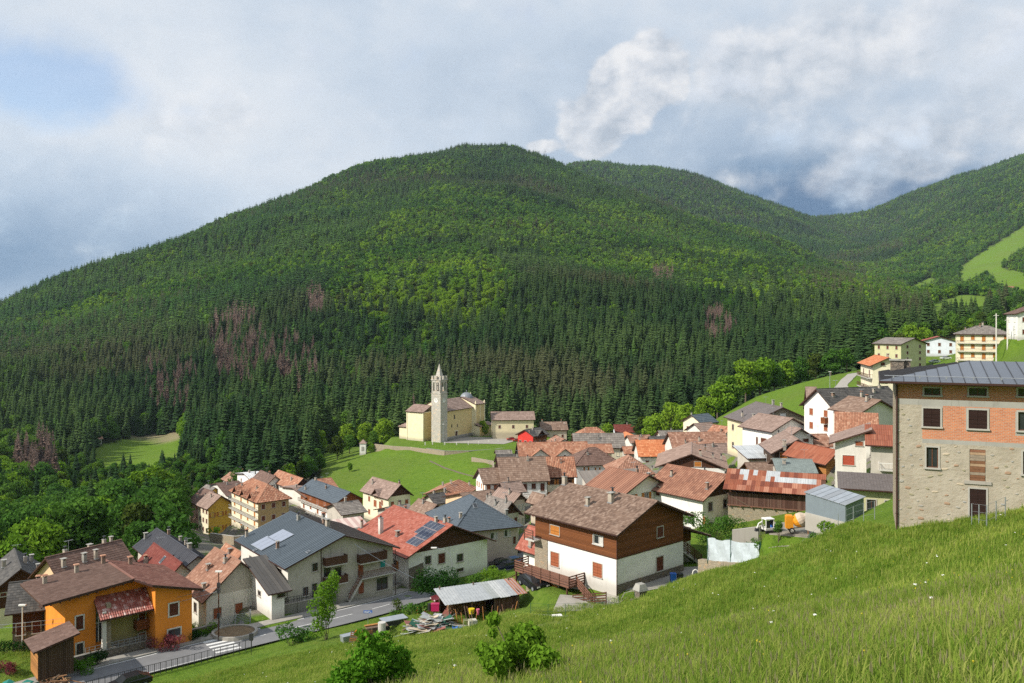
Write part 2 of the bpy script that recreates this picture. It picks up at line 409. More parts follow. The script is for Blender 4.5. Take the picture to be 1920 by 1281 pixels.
# roof coverings
R_brown = tiles_mat('brown_tiles', (0.17, 0.108, 0.08), (0.23, 0.152, 0.112), (0.31, 0.22, 0.17), 0.2)
R_brown2 = tiles_mat('dark_brown_tiles', (0.115, 0.07, 0.055), (0.155, 0.095, 0.075), (0.20, 0.13, 0.105), 0.1)
R_chalet = tiles_mat('mottled_brown_tiles', (0.14, 0.09, 0.068), (0.225, 0.15, 0.113), (0.35, 0.255, 0.20), 0.12)
R_orange = tiles_mat('orange_tiles', (0.42, 0.13, 0.05), (0.52, 0.18, 0.075), (0.60, 0.27, 0.13), 0.12, streak=0.15)
R_terra = tiles_mat('terracotta_tiles', (0.25, 0.11, 0.068), (0.36, 0.165, 0.10), (0.46, 0.27, 0.18), 0.32)
R_terra2 = tiles_mat('old_terracotta_tiles', (0.21, 0.105, 0.07), (0.31, 0.16, 0.108), (0.42, 0.26, 0.19), 0.35)
R_red = tiles_mat('red_tiles', (0.27, 0.075, 0.05), (0.34, 0.105, 0.072), (0.41, 0.165, 0.125), 0.25)
R_dkred = tiles_mat('dark_red_tiles', (0.13, 0.03, 0.022), (0.17, 0.042, 0.032), (0.20, 0.06, 0.045), 0.05, streak=0.2)
R_pinkbr = tiles_mat('faded_pink_brown_tiles', (0.215, 0.148, 0.12), (0.27, 0.19, 0.157), (0.34, 0.245, 0.205), 0.2)
R_grey = tiles_mat('grey_slabs', (0.15, 0.13, 0.115), (0.21, 0.185, 0.165), (0.27, 0.24, 0.21), 0.2)
R_grey_dk = tiles_mat('dark_slates', (0.055, 0.052, 0.05), (0.085, 0.08, 0.076), (0.12, 0.11, 0.10), 0.1)
R_blue = tiles_mat('blue_grey_sheet', (0.065, 0.083, 0.10), (0.078, 0.098, 0.118), (0.09, 0.112, 0.133), 0.03, 0.5, streak=0.12, spec=0.4)
R_seam_br = tiles_mat('brown_seam_sheet', (0.12, 0.098, 0.09), (0.145, 0.12, 0.11), (0.165, 0.135, 0.125), 0.04, 0.5, streak=0.15, spec=0.4)
R_seam_dk = tiles_mat('black_seam_sheet', (0.045, 0.045, 0.055), (0.06, 0.06, 0.07), (0.075, 0.075, 0.085), 0.04, 0.5, streak=0.1, spec=0.4)
R_rust = tiles_mat('rusty_sheet', (0.22, 0.065, 0.035), (0.27, 0.085, 0.045), (0.33, 0.13, 0.075), 0.2, 0.7)
R_rib = tiles_mat('ribbed_brown_orange_tiles', (0.22, 0.105, 0.072), (0.29, 0.14, 0.092), (0.37, 0.195, 0.13), 0.25)
R_white = tiles_mat('white_membrane', (0.62, 0.62, 0.62), (0.70, 0.70, 0.70), (0.76, 0.76, 0.76), 0.1)
R_tin = tiles_mat('pale_tin_sheet', (0.36, 0.38, 0.39), (0.44, 0.46, 0.47), (0.50, 0.52, 0.53), 0.2, 0.5)
R_lead = tiles_mat('grey_green_sheet', (0.17, 0.20, 0.19), (0.20, 0.235, 0.225), (0.23, 0.27, 0.255), 0.1, 0.5)
# ================================================================== the houses: where they stand
# A = photo pixel of the nearest roof corner, Y = its distance, th = turn of the house (deg), Bx/Cx = columns of the
# left-hand / right-hand neighbouring roof corners, h = eave height, ridge along 'x' (towards C) or 'y' (towards B)
H = []
def hs(key, A, Y, th, Bx, Cx, h, ridge, rise, roof, kind, wall, label, d=None, w=None, **k):
    H.append(dict(key=key, A=A, Y=Y, th=th, Bx=Bx, Cx=Cx, h=h, ridge=ridge, rise=rise, roof=roof, kind=kind, wall=wall, label=label, d=d, w=w, **k))

# ---- lower left
hs('brownleft', (-25, 1122), 118, 34, None, 101, 5.5, 'y', 3.2, R_grey_dk, 'flat', M_cream2, 'dark slate roofed house with brown boarded gable at the far left edge', d=13, clad=(3.6, M_wood_dk), chim=[(.3,.55),(.62,.45),(.75,.7),(.8,.3)], Rw=[(28,1108,41,1117,'b'),(1,1112,12,1118,'b')])
hs('greyleft', (8, 1156), 100, 24, None, 125, 4.6, 'x', 2.6, R_grey_dk, 'flat', M_rubble_d, 'low cottage with grey slate roof and rubble wall, left of the orange house', d=8, clad=(2.3, M_wood_dk), chim=[(.5,.4),(.82,.42),(.95,.25)], Rn=(1,3,'b'))
hs('peachleft', (118, 1106), 113, 58, 52, 262, 5.0, 'x', 3.4, R_brown2, 'flat', M_peach, 'long brown roofed house with peach side wall, behind the orange house', chim=[(.14,.3),(.3,.62),(.4,.3),(.55,.3),(.62,.62),(.78,.55),(.9,.6)], Ln=(1,2,'b'))
hs('seamdark', (322, 1086), 128, 38, 248, 420, 4.5, 'y', 2.6, R_seam_dk, 'seam', M_grey_pl, 'house under the black standing seam roof beside the dark red roof', chim=[(.2,.2),(.24,.95),(.6,.8),(.8,.75),(.7,.5),(.55,.25)])
hs('darkred', (309, 1096), 117, 38, 258, 372, 4.2, 'y', 2.3, R_dkred, 'flat', M_white2, 'house with smooth dark red roof and one skylight, next to the orange house', chim=[(.06,.75)], sky=[(.33,.45)])
hs('tileleft', (380, 1134), 110, 40, 333, 520, 4.2, 'y', 4.4, R_terra2, 'coppi', M_white2, 'barn-like house with big terracotta tile roof behind the street lamp pole', chim=[(.1,.25),(.28,.6),(.42,.35)], Ln=(1,1,'g'), gablem=M_grey_pl)
# ---- the grey and white house by the road
hs('roadhouse', (534, 1070), 112, 37.7, 440, 750, 6.6, 'y', 3.1, R_blue, 'seam', M_white2, 'large off-white road house with blue-grey and brown sheet roof and solar collectors', roof2=R_seam_br, d=18.7,
   Lw=[(468,1043,472,1061,'g'),(486,1050,490,1060,'g'),(497,1053,502,1064,'g'),(520,1066,528,1078,'g')],
   Rw=[(585.5,1056,596,1071,'g'),(568,1101,578,1117,'g'),(585,1094,595,1125,'g'),(607,1064,620,1082,'g'),(626,1064,640,1082,'g'),(616,1097,632,1110,'g'),(608,1029,620,1046,'g'),(671,1021,689,1038,'g'),(713,1047,722,1063,'t'),(671,1056,681,1079,'r'),(672,1092,682,1113,'r'),(706,1083,727,1106,'g')],
   chim=[(.12,.4),(.08,.93),(.45,.72),(.53,.35),(.6,.55),(.72,.8)], Rm=M_grey_pl)
hs('chalet', (1158, 1007), 93.5, 42, 983, 1302, 6.35, 'y', 2.75, R_chalet, 'coppi', M_white, 'big chalet with mottled brown tile roof, brown boarded upper floor and white lower walls', clad=(3.55, M_wood), noflat=True, skirt=-5.5, o=0.95,
   Lw=[(1032,986,1049,1003,'o'),(1113,1005,1130,1021,'w'),(1033,1036,1048,1062,'r'),(1112,1056,1129,1082,'r')], Rw=[(1232,988,1243,1007,'b'),(1231,1044,1243,1070,'b')], chim=[(.26,.52),(.36,.36),(.47,.97),(.43,.40)])
hs('brickhouse', (1650, 719), 61, -23, None, 2100, 10.9, 'hip', 1.25, R_seam_dk, 'seam', M_rubble, 'tall unfinished house of rubble stone and orange brick with dark panelled metal roof', d=12.5, w=17.0, o=1.05, noflat=True, skirt=-2.5, special='brick')
hs('roadannex', (503, 1118), 108.5, 37.7, 455, 548, 3.3, 'shedy', 2.6, R_grey_dk, 'seam', M_white, 'white annex under steep dark ribbed roof with stairs beside it, against the road house', Lw=[(484,1108,489,1118,'g')], Rw=[(520,1113,535,1120,'g')])
hs('redroof', (762, 1050), 126, 38, 655, 930, 4.6, 'y', 3.7, R_red, 'flat', M_white, 'white house with broad red roof carrying two rows of solar modules', clad=None, gablem=M_wood_dk, chim=[(.18,.42),(.12,.97),(.47,.22),(.5,.12)], o=1.0,
   Rw=[(797,1043,808,1058,'g'),(822,1038,834,1056,'b'),(857,1039,868,1053,'g'),(856,1066,869,1072,'g')])
hs('slatehip', (848, 1002), 146, 22, 797, 981, 6.2, 'hip', 4.2, R_blue, 'flat', M_pinkgrey, 'pinkish house under large blue-grey hipped roof behind the parked cars', chim=[(.93,.35),(.08,.3),(.2,.2)], sky=[(.45,.3),(.62,.45)], Rw=[(920,999,932,1011,'w'),(946,994,957,1006,'w'),(962,1006,967,1020,'b')])
hs('redsmall', (1013, 1046), 106, 40, 966, 1062, 3.6, 'y', 2.6, R_red, 'flat', M_white, 'small white building with worn red tile roof, tucked behind the chalet balcony', chim=[(.12,.5)])
hs('stripe', (1172, 930), 138, 36, 1096, 1262, 5.0, 'y', 2.6, R_rib, 'seam', M_white2, 'house with striped brown and orange ribbed roof just behind the chalet ridge', chim=[(.55,.35),(.75,.3)])
hs('ribbig', (1319, 942), 134, 38, 1203, 1412, 6.4, 'y', 3.4, R_rib, 'ribt', M_white, 'white house with wide ribbed orange-brown roof and flower balcony behind the chalet', gablem=M_wood_v, chim=[(.2,.1),(.3,.75),(.66,.5)], Lw=[(1230,912,1237,929,'b'),(1318,968,1324,984,'r')], Rclad=M_wood_v)
# ---- village centre left
hs('gablebeige', (727, 938), 236, 40, 674, 776, 7.4, 'y', 3.6, R_pinkbr, 'flat', M_cream2, 'beige house with small pointed dormer and russet wooden panels below the green mound', gablem=M_wood_dk, chim=[(.3,.8),(.55,.1)], Lw=[(701,938,706,950,'r'),(711,941,716,956,'r')], Ln=(2,2,'r'))
hs('bluelong', (628, 947), 246, 38, 548, 686, 8.4, 'y', 2.9, R_blue, 'flat', M_white, 'long white apartment house with blue-grey roof, brown boarded top floor and terraces', clad=(6.0, M_wood_h2), chim=[(.1,.85),(.35,.5),(.5,.9)], Ln=(3,5,'r'), Rn=(2,3,'b'), Lbal=[2.7,5.5], gablem=M_wood_h2)
hs('ochrehip', (481, 945), 242, 38, 428, 548, 10.0, 'hip', 4.0, R_terra, 'coppi', M_ochre, 'tall yellow stone apartment house with rows of small balconies and gabled dormers', Lm=M_cream2, Rm=M_rubble_y, Ln=(4,4,'o'), Rn=(3,3,'b'), Lbal=[2.4,5.2,7.8], chim=[(.15,.2),(.3,.35),(.2,.75),(.75,.3)], dorm=3)
hs('yellow', (388, 957), 262, 42, 366, 442, 8.6, 'y', 3.6, R_pinkbr, 'flat', M_yellow, 'mustard yellow house with brown roof, joined to the pink house', Lm=M_cream2, Ln=(3,3,'b'), chim=[(.35,.5)])
hs('pink', (371, 949), 274, 42, 350, 432, 8.8, 'y', 3.6, R_brown2, 'flat', M_pink, 'tall pink house at the left end of the village, joined to the yellow house', Ln=(3,2,'r'), chim=[(.2,.6),(.3,.2)])
hs('yellowback', (388, 930), 300, 40, 371, 420, 6.0, 'y', 2.2, R_grey, 'flat', M_yellow, 'small yellow house with grey roof behind the mustard yellow house', chim=[(.4,.4)])
hs('brownback', (425, 932), 292, 36, 385, 470, 5.0, 'x', 2.6, R_brown2, 'flat', M_white2, 'dark brown roofed house between the yellow and the ochre houses', chim=[(.4,.4),(.7,.3),(.8,.6)])
hs('redbrownL', (446, 915), 312, 36, 414, 482, 5.2, 'y', 2.4, R_terra2, 'flat', M_white2, 'low house with old red-brown roof left of the white roofed house', chim=[(.4,.5)], Rn=(1,3,'b'))
hs('whiteroof', (473, 906), 300, 34, 440, 512, 7.5, 'x', 1.6, R_white, 'flat', M_white, 'house with bright white flat-pitched roof', Rn=(2,3,'r'), Ln=(2,2,'b'), chim=[(.3,.5),(.5,.4)])
hs('brownmidL', (502, 909), 293, 36, 474, 532, 6.5, 'y', 2.4, R_brown2, 'flat', M_white, 'brown roofed white house between the white roof and the orange roof', Rn=(2,2,'b'), Ln=(2,2,'r'), chim=[(.5,.4)])
hs('orangeL', (549, 920), 284, 38, 503, 588, 4.6, 'y', 3.4, R_terra, 'flat', M_white2, 'barn with broad orange-brown roof at the foot of the green mound', gablem=M_wood_dk, chim=[(.3,.3)])
hs('orangeL2', (600, 921), 284, 35, 572, 636, 3.6, 'x', 2.6, R_terra, 'flat', M_rubble_d, 'low shed with orange-brown roof nearest the green mound', gablem=M_wood_dk)
hs('backL', (484, 893), 335, 34, None, 546, 5.0, 'x', 2.6, R_pinkbr, 'flat', M_white2, 'long brown roofed house at the rear edge of the left cluster', d=12, chim=[(.3,.4),(.6,.5)])
hs('flatgreyL', (572, 935), 262, 36, 524, 600, 3.6, 'x', 1.3, R_pinkbr, 'flat', M_white2, 'low grey-brown roofed outbuilding behind the long white apartment house', chim=[(.3,.5)])
# ---- village centre
hs('peachmid', (792, 929), 262, -16, 816, 868, 4.4, 'y', 2.3, R_terra, 'flat', M_peach, 'peach house with orange-brown tiled roof, right below the green mound', chim=[(.5,.5),(.8,.9),(.25,.6)], d=15)
hs('brownmid', (897, 962), 196, 30, 828, 962, 4.5, 'x', 2.6, R_brown, 'flat', M_peach, 'house with long pinkish-brown roof and tall chimneys behind the blue-grey hipped roof', chim=[(.08,.3),(.6,.3),(.7,.3)])
hs('greymid', (938, 975), 172, 36, 895, 982, 5.0, 'y', 3.0, R_grey, 'flat', M_grey_pl, 'grey slab roofed house with open dark timber gable', gablem=M_wood_dk, chim=[(.3,.5),(.45,.2)])
hs('metalmid', (962, 946), 196, 34, 920, 992, 6.4, 'y', 2.0, R_pinkbr, 'seam', M_pinkgrey, 'house with stepped brown metal roof in front of the long white house', gablem=M_wood_pl, chim=[(.35,.4)])
hs('dormermid', (797, 972), 190, 36, 762, 842, 3.6, 'y', 2.4, R_brown, 'flat', M_cream2, 'small brown tiled house between the beige house and the blue-grey hipped roof', gablem=M_wood_dk, chim=[(.4,.6)])
hs('darkmid', (815, 947), 220, 36, 788, 846, 3.6, 'x', 1.9, R_grey_dk, 'flat', M_grey_pl, 'small dark slate roofed house below the peach house', chim=[(.4,.5)])
hs('terramid', (842, 947), 226, 30, 812, 880, 3.4, 'x', 2.0, R_terra, 'coppi', M_peach, 'small house with bright orange patched tile roof below the peach house', chim=[(.2,.5)])
hs('slabmid', (748, 976), 196, 36, 700, 792, 3.2, 'x', 1.7, R_grey, 'flat', M_grey_pl, 'low grey slab roofed outbuilding in front of the beige house', chim=[(.6,.5)])
hs('longwhite', (938, 906), 214, 9, 896, 1032, 6.6, 'x', 5.2, R_brown, 'flat', M_white, 'long white house with plain brown roof and two slim chimneys', Rn=(2,5,'b'), Ln=(1,1,'b'), chim=[(.42,.5),(.62,.42)], d=13, Rbal=[2.6])
hs('redwhite', (1022, 897), 222, 5, None, 1083, 6.4, 'x', 4.4, R_terra, 'coppi', M_cream2, 'cream house with mottled red tile roof between long white house and shuttered house', clad=(4.6, M_wood_dk), chim=[(.55,.35)], d=11)
hs('shutter', (1077, 875), 236, 12, 1066, 1168, 7.8, 'hip', 4.0, R_brown2, 'flat', M_white, 'white house with dark brown hipped roof and open honey-coloured shutters', d=12, Rw=[(1097,876,1102,885,'oo'),(1118,877,1123,886,'oo'),(1098,895,1104,904,'oo'),(1119,896,1125,905,'oo')], chim=[(.35,.3)])
hs('doublegable', (973, 862), 285, 6, None, 1108, 5.4, 'x', 4.6, R_terra, 'flat', M_white, 'white house with twin front gables under a pinkish-orange roof', clad=(3.4, M_wood_pl), Rn=(1,5,'b'), d=13, twin=True, chim=[(.5,.6)])
hs('greywhite', (934, 876), 292, 10, 921, 990, 4.8, 'x', 3.4, R_grey_dk, 'flat', M_white, 'small white house with dark grey roof at the foot of the church wall', Rn=(1,3,'b'), Ln=(2,2,'b'), d=10, chim=[(.5,.5)])
hs('ruin', (930, 856), 315, 8, 920, 962, 2.6, 'x', 1.6, R_grey, 'flat', M_rubble_d, 'tiny stone hut with grey slab roof under the church wall', d=7)
hs('redchalet', (1000, 820), 342, 50, 966, 1030, 5.6, 'x', 2.4, R_grey_dk, 'flat', M_redwall, 'bright red house with dark roof beside the church square', Rm=M_wood, Ln=(1,3,'b'), Rn=(1,3,'b'), Lbal=[2.8], chim=[(.4,.4),(.1,.3)])
hs('parish', (921, 789), 392, 4, None, 1004, 6.2, 'x', 3.3, R_pinkbr, 'flat', M_cream, 'cream parish house with brown roof at the end of the church square', Rn=(1,3,'b'), d=12)
hs('brownbackC', (1014, 808), 400, 6, 1008, 1066, 5.8, 'x', 3.4, R_brown, 'flat', M_beige, 'beige house with brown roof behind the red house', Rn=(1,3,'b'), d=10, chim=[(.1,.5),(.8,.5)])
hs('orangeback', (1080, 823), 390, 6, None, 1148, 4.6, 'hip', 4.2, R_terra, 'coppi', M_grey_pl, 'orange tile hipped roof house at the forest edge', d=12)
hs('maroon', (1153, 812), 430, 2, None, 1240, 5.2, 'x', 3.4, R_dkred, 'flat', M_ltblue, 'long house with maroon roof and pale walls at the forest edge', d=11, Rn=(1,4,'b'), chim=[(.3,.5),(.5,.5)])
hs('orangegable', (1168, 833), 345, 10, 1150, 1216, 4.4, 'y', 3.0, R_orange, 'flat', M_wood_dk, 'small barn with bright orange roof and dark open gable in front of the maroon roof', d=14)
hs('longgrey', (1076, 842), 300, 2, None, 1174, 4.6, 'x', 4.6, R_grey, 'flat', M_cream2, 'long cream house with weathered grey roof in the village centre', Rn=(1,4,'w'), d=11, chim=[(.5,.3)])
hs('whitegableC', (1040, 836), 330, 14, 1024, 1078, 4.0, 'y', 2.2, R_terra2, 'flat', M_white, 'small white gabled house between the red house and the long cream house', Rn=(1,2,'b'), chim=[(.2,.4)])
hs('orangebright', (1197, 858), 262, 2, None, 1284, 4.2, 'x', 4.4, R_orange, 'flat', M_white2, 'house with the brightest plain orange tile roof and a small skylight', d=12, chim=[(.1,.5),(.62,.2)], sky=[(.8,.6)])
hs('mossy', (1146, 892), 212, 3, None, 1230, 5.0, 'hip', 3.8, R_terra2, 'coppi', M_grey_pl, 'house with mottled mossy terracotta roof right of the shuttered house', d=13, chim=[(.4,.9),(.94,.1)])
hs('greyright', (1222, 838), 300, 4, None, 1281, 4.0, 'x', 2.8, R_grey_dk, 'flat', M_white2, 'dark grey roofed house behind the brightest orange roof', d=10, chim=[(.3,.5)])
hs('littleorange', (1170, 853), 278, 4, None, 1203, 3.4, 'x', 2.0, R_terra, 'flat', M_grey_pl, 'tiny orange roofed outbuilding left of the brightest orange roof', d=7)
hs('greylow', (1105, 918), 200, 14, None, 1215, 3.4, 'shedy', 2.8, R_grey, 'seam', M_grey_pl, 'low grey sheet roofed shed below the mossy terracotta roof', d=8, chim=[(.3,.3),(.42,.3)])
# ---- right of the centre
hs('biggable', (1228, 878), 172, -12, 1256, 1366, 6.4, 'y', 2.9, R_pinkbr, 'ribt', M_white, 'broad white gabled house with faded brown ribbed roof and deep black eaves', Rw=[(1302,866,1315,875,'o'),(1344,889,1352,895,'g')], chim=[(.62,.15),(.8,.4),(.7,.7),(.92,.5)], d=17, gablem=M_wood_dk)
hs('bluecream', (1315, 796), 330, 36, 1276, 1348, 5.0, 'x', 3.0, R_blue, 'flat', M_cream2, 'cream house with blue-grey roof at the meadow foot', Ln=(1,2,'b'), Rn=(1,2,'b'), chim=[(.05,.5)])
hs('pinkbrR', (1318, 814), 300, 30, 1282, 1352, 4.4, 'x', 3.0, R_pinkbr, 'flat', M_white2, 'white house with faded pinkish-brown roof in front of the blue-grey roof', Ln=(1,2,'b'))
hs('redR', (1350, 828), 268, 34, 1316, 1392, 4.4, 'y', 4.0, R_terra, 'flat', M_white2, 'house with steep mottled red tile roof left of the tall cream wall', chim=[(.3,.3),(.15,.5)])
hs('solarR', (1262, 846), 250, 4, None, 1372, 4.4, 'x', 4.4, R_terra2, 'flat', M_white2, 'house with pink-brown tiled roof carrying one grey collector', d=13, chim=[(.25,.2),(.5,.25),(.75,.6)], coll=[(.3,.75)])
hs('stonegable', (1404, 796), 196, 10, 1357, 1532, 8.6, 'y', 3.6, R_seam_br, 'flat', M_rubble, 'big house with rough stone gable, cream side wall and grey-brown roof', Lm=M_cream, chim=[(.12,.12),(.1,.5),(.5,.35),(.6,.3)], d=14, Rw=[(1447,779,1458,794,'W'),(1463,776,1473,788,'W')])
hs('whitelowR', (1447, 812), 178, 24, 1408, 1526, 6.4, 'y', 2.6, R_pinkbr, 'flat', M_white, 'white house with winding pinkish-brown roofs in front of the stone gable', Lw=[(1418,820,1421,833,'b'),(1427,822,1437,843,'b'),(1441,824,1444,843,'b'),(1448,827,1450,839,'b')], d=11)
hs('whitelowR2', (1470, 828), 164, 14, 1450, 1535, 3.6, 'y', 2.2, R_pinkbr, 'flat', M_white, 'lower white wing with pinkish-brown roof and a tall chimney', Lw=[(1459,824,1463,830,'b')], Rw=[(1471,826,1478,833,'b'),(1506,823,1516,829,'b')], chim=[(.1,.8)])
hs('woodbarn', (1446, 853), 150, -6, 1430, 1548, 4.6, 'y', 2.6, R_pinkbr, 'flat', M_wood_v, 'dark upright-boarded barn with an orange shuttered opening', Rw=[(1462,848,1476,862,'o')], d=12, chim=[(.25,.02)])
hs('tinlean', (1401, 862), 158, 8, None, 1460, 2.6, 'shedy', 1.4, R_tin, 'corr', M_grey_pl, 'tin lean-to with rust patches at the foot of the tall cream wall', d=7)
hs('metalgreen', (1456, 888), 138, -8, None, 1535, 2.6, 'x', 1.5, R_lead, 'flat', M_grey_pl, 'grey-green metal roofed outbuilding behind the rusty barn', d=9, chim=[(.25,.3)])
hs('rustR', (1548, 874), 138, 20, 1513, 1600, 3.6, 'y', 2.2, R_rust, 'corr', M_wood_lt, 'open hay shed with rust-orange sheet roof and honey coloured boards', d=11)
hs('archhouse', (1562, 770), 172, 22, 1527, 1700, 8.6, 'x', 3.8, R_grey_dk, 'flat', M_white, 'tall white house with arched windows, wooden balcony and dark roof', Ln=(3,2,'a'), chim=[(.14,.3),(.5,.25),(.72,.35),(.85,.45)], d=10)
hs('brownfront', (1612, 778), 158, 18, 1563, 1692, 6.0, 'y', 2.4, R_brown, 'flat', M_white2, 'cream house with brown roof in front of the arched white house', Rn=(1,1,'W'), chim=[(.4,.3),(.6,.4)], d=9)
hs('pinksmall', (1514, 777), 206, -14, 1509, 1536, 7.0, 'x', 6.0, R_pinkbr, 'flat', M_pink, 'slim pinkish house with long brown roof left of the arched white house', d=12, Rn=(2,1,'b'))
hs('brickroof', (1564, 822), 140, -21, None, 1650, 3.6, 'shedy', 3.6, R_terra, 'coppi', M_white2, 'white walled terrace with brick-red tiled slope below the brown front roof', d=6)
hs('whitered', (1555, 834), 116, -21, None, 1636, 7.4, 'shedx', 2.1, R_pinkbr, 'flat', M_white2, 'white house with two closed coral-red roller shutters', d=9, Rw=[(1580,854,1602,872,'R'),(1580,893,1602,914,'R'),(1604,828,1618,836,'r')])
hs('greywall', (1622, 837), 111, -22, None, 1700, 6.8, 'shedy', 1.8, R_rust, 'corr', M_grey_pl, 'bare grey walled house with small rusty roof and striped white balcony', d=8, Rw=[(1655,905,1664,915,'b')])
hs('palewall', (1571, 918), 100, -20, None, 1700, 4.2, 'shedy', .8, R_seam_br, 'flat', M_palegreen, 'low pale green garage wall with flat sheet roof behind the metal shed', d=7)
hs('creamF', (1631, 688), 200, -12, None, 1702, 8.0, 'y', 2.0, R_orange, 'flat', M_cream2, 'cream house with salmon tile roof and curved gable, by the upper road', Rw=[(1652,680,1659,686,'b'),(1650,697,1663,703,'r'),(1652,713,1662,718,'b')], chim=[(.6,.3)], d=16, Lbal=[2.6,5.2], Ln=(2,2,'b'))
hs('greenF', (1690, 647), 330, 26, 1666, 1742, 9.6, 'y', 2.4, R_grey, 'flat', M_palegreen, 'pale green four storey house with shallow grey roof', Ln=(3,3,'b'), Rn=(4,2,'b'), d=14)
hs('blueF', (1727, 641), 385, -22, None, 1797, 6.4, 'y', 2.2, R_red, 'flat', M_ltblue, 'pale blue house with red gabled roof beyond the green house', Rn=(2,3,'b'), d=14)
hs('aptF', (1789, 628), 282, -26, None, 1902, 11.4, 'hip', 2.8, R_grey, 'flat', M_cream2, 'four storey apartment house with balconies and grey hipped roof on the hill', Rn=(4,5,'o'), Rbal=[3.0,5.9,8.6], d=14, chim=[(.2,.3),(.45,.4),(.5,.5)])
hs('edgeF', (1905, 590), 260, -10, None, 1990, 7.5, 'y', 2.4, R_brown2, 'flat', M_white, 'white house with dark roof cut by the frame edge, up on the hill', Rn=(2,3,'b'), d=10)
# ---- houses that fill the gaps between the larger roofs
hs('fill1', (906, 910), 214, 20, None, 956, 5.4, 'x', 3.2, R_brown, 'flat', M_white, 'white wing with brown roof at the left end of the long white house', d=9)
hs('fill2', (948, 928), 204, 30, 926, 988, 4.2, 'x', 2.2, R_pinkbr, 'flat', M_pinkgrey, 'pinkish low house directly in front of the long white house', chim=[(.4,.5)])
hs('fill3', (1010, 950), 178, 36, 986, 1034, 4.6, 'y', 2.0, R_brown, 'flat', M_beige, 'small beige house with brown roof seen just left of the chalet ridge')
hs('fill4', (1332, 862), 222, 18, 1304, 1404, 5.0, 'x', 3.0, R_pinkbr, 'flat', M_white2, 'house with faded brown roof behind the broad white gabled house', d=11, chim=[(.3,.4),(.7,.4)])
hs('fill5', (1104, 852), 288, 6, None, 1152, 4.4, 'x', 2.6, R_terra, 'flat', M_cream2, 'orange roofed house behind the shuttered house, right of the twin gables', d=9)
hs('fill6', (1240, 824), 350, 10, None, 1292, 4.6, 'x', 2.8, R_grey, 'flat', M_white2, 'grey roofed house behind the dark grey roof near the bright trees', d=9, chim=[(.5,.5)])
hs('fill7', (736, 1001), 170, 38, 690, 796, 4.2, 'x', 2.4, R_brown2, 'flat', M_grey_pl, 'dark brown roofed house just behind the broad red roof', chim=[(.2,.5),(.5,.4),(.8,.5)])
hs('fill8', (436, 1064), 150, 38, 404, 474, 4.0, 'y', 2.0, R_terra, 'flat', M_white2, 'little terracotta roofed house behind the big terracotta barn roof', chim=[(.3,.5)])
hs('fill9', (1530, 840), 166, 6, None, 1566, 4.4, 'x', 2.0, R_terra2, 'flat', M_pink, 'small pink walled house squeezed below the arched white house', d=7)
hs('fill10', (1182, 832), 330, 12, 1168, 1226, 4.2, 'x', 2.4, R_terra2, 'flat', M_white2, 'house with old reddish roof right of the small bright orange barn', d=9, chim=[(.6,.4)])
hs('fill11', (868, 985), 168, 24, 838, 902, 4.0, 'x', 2.0, R_terra, 'flat', M_peach, 'low terracotta roofed house peeping over the blue-grey hipped roof', chim=[(.3,.5)])
hs('fill12', (640, 968), 214, 36, 606, 690, 3.8, 'x', 2.0, R_grey, 'flat', M_grey_pl, 'grey roofed outbuilding at the foot of the long white apartment house', chim=[(.5,.5)])
hs('fill13', (1408, 895), 146, 6, None, 1462, 3.2, 'x', 1.8, R_brown, 'flat', M_wood_lt, 'small timber hut with brown roof behind the rusty barn', d=6)
hs('fill14', (1286, 868), 205, 14, None, 1330, 4.4, 'x', 2.6, R_terra2, 'flat', M_white2, 'old reddish roofed house between brightest orange roof and broad white gable', d=9)
hs('fill15', (1004, 850), 318, 10, 990, 1046, 4.4, 'x', 2.4, R_terra2, 'flat', M_white, 'white house with reddish roof behind the left twin gable', d=8)
hs('fill16', (452, 905), 322, 36, 424, 486, 4.6, 'y', 2.2, R_brown, 'flat', M_white2, 'brown roofed house behind the white roofed house', chim=[(.5,.5)])
hs('hut', (181, 825), 560, 45, None, 194, 3.2, 'x', 1.8, R_terra2, 'flat', M_white2, 'lone hut with red roof at the edge of the forest clearing', d=4)
hs('farA', (1887, 542), 1250, 10, 1880, 1906, 6.0, 'x', 4.0, R_terra, 'flat', M_white, 'tiny distant farmhouse with reddish roof among the far fields')

for i_, k in enumerate(H):   # plain facades get ordinary windows
    if k['Y'] < 420 and k['h'] >= 3.8 and not k.get('special') and k['key'] != 'hut':
        for f_, wd in (('L', 2), ('R', 3)):
            if not k.get(f_+'w') and not k.get(f_+'n'): k[f_+'n'] = (2 if k['h'] > 4.9 else 1, wd, ['g', 'b', 'oo', 'r', 'w'][(i_*3+wd) % 5])
HK = {}
for k in H:
    a = P(k['A'][0], k['A'][1], k['Y']); th = math.radians(k['th'])
    u = Vector((math.cos(th), math.sin(th), 0)); v = Vector((-math.sin(th), math.cos(th), 0))
    tC = (k['Cx']-HX)/F; w = k['w'] or (tC*a.y-a.x)/(u.x-tC*u.y)
    if k['d']: d = k['d']
    else:
        tB = (k['Bx']-HX)/F; d = (tB*a.y-a.x)/(v.x-tB*v.y)
    k['W'] = w; k['D'] = max(4.0, min(d, 26.0)); k['u'] = u; k['v'] = v; k['a'] = a; k['base'] = a.z-k['h']
    k['origin'] = Vector((a.x, a.y, k['base'])); HK[k['key']] = k
if __name__ == '__main__' and False:
    for k in H: print(k['key'], round(k['W'], 1), round(k['D'], 1), round(k['base'], 1))
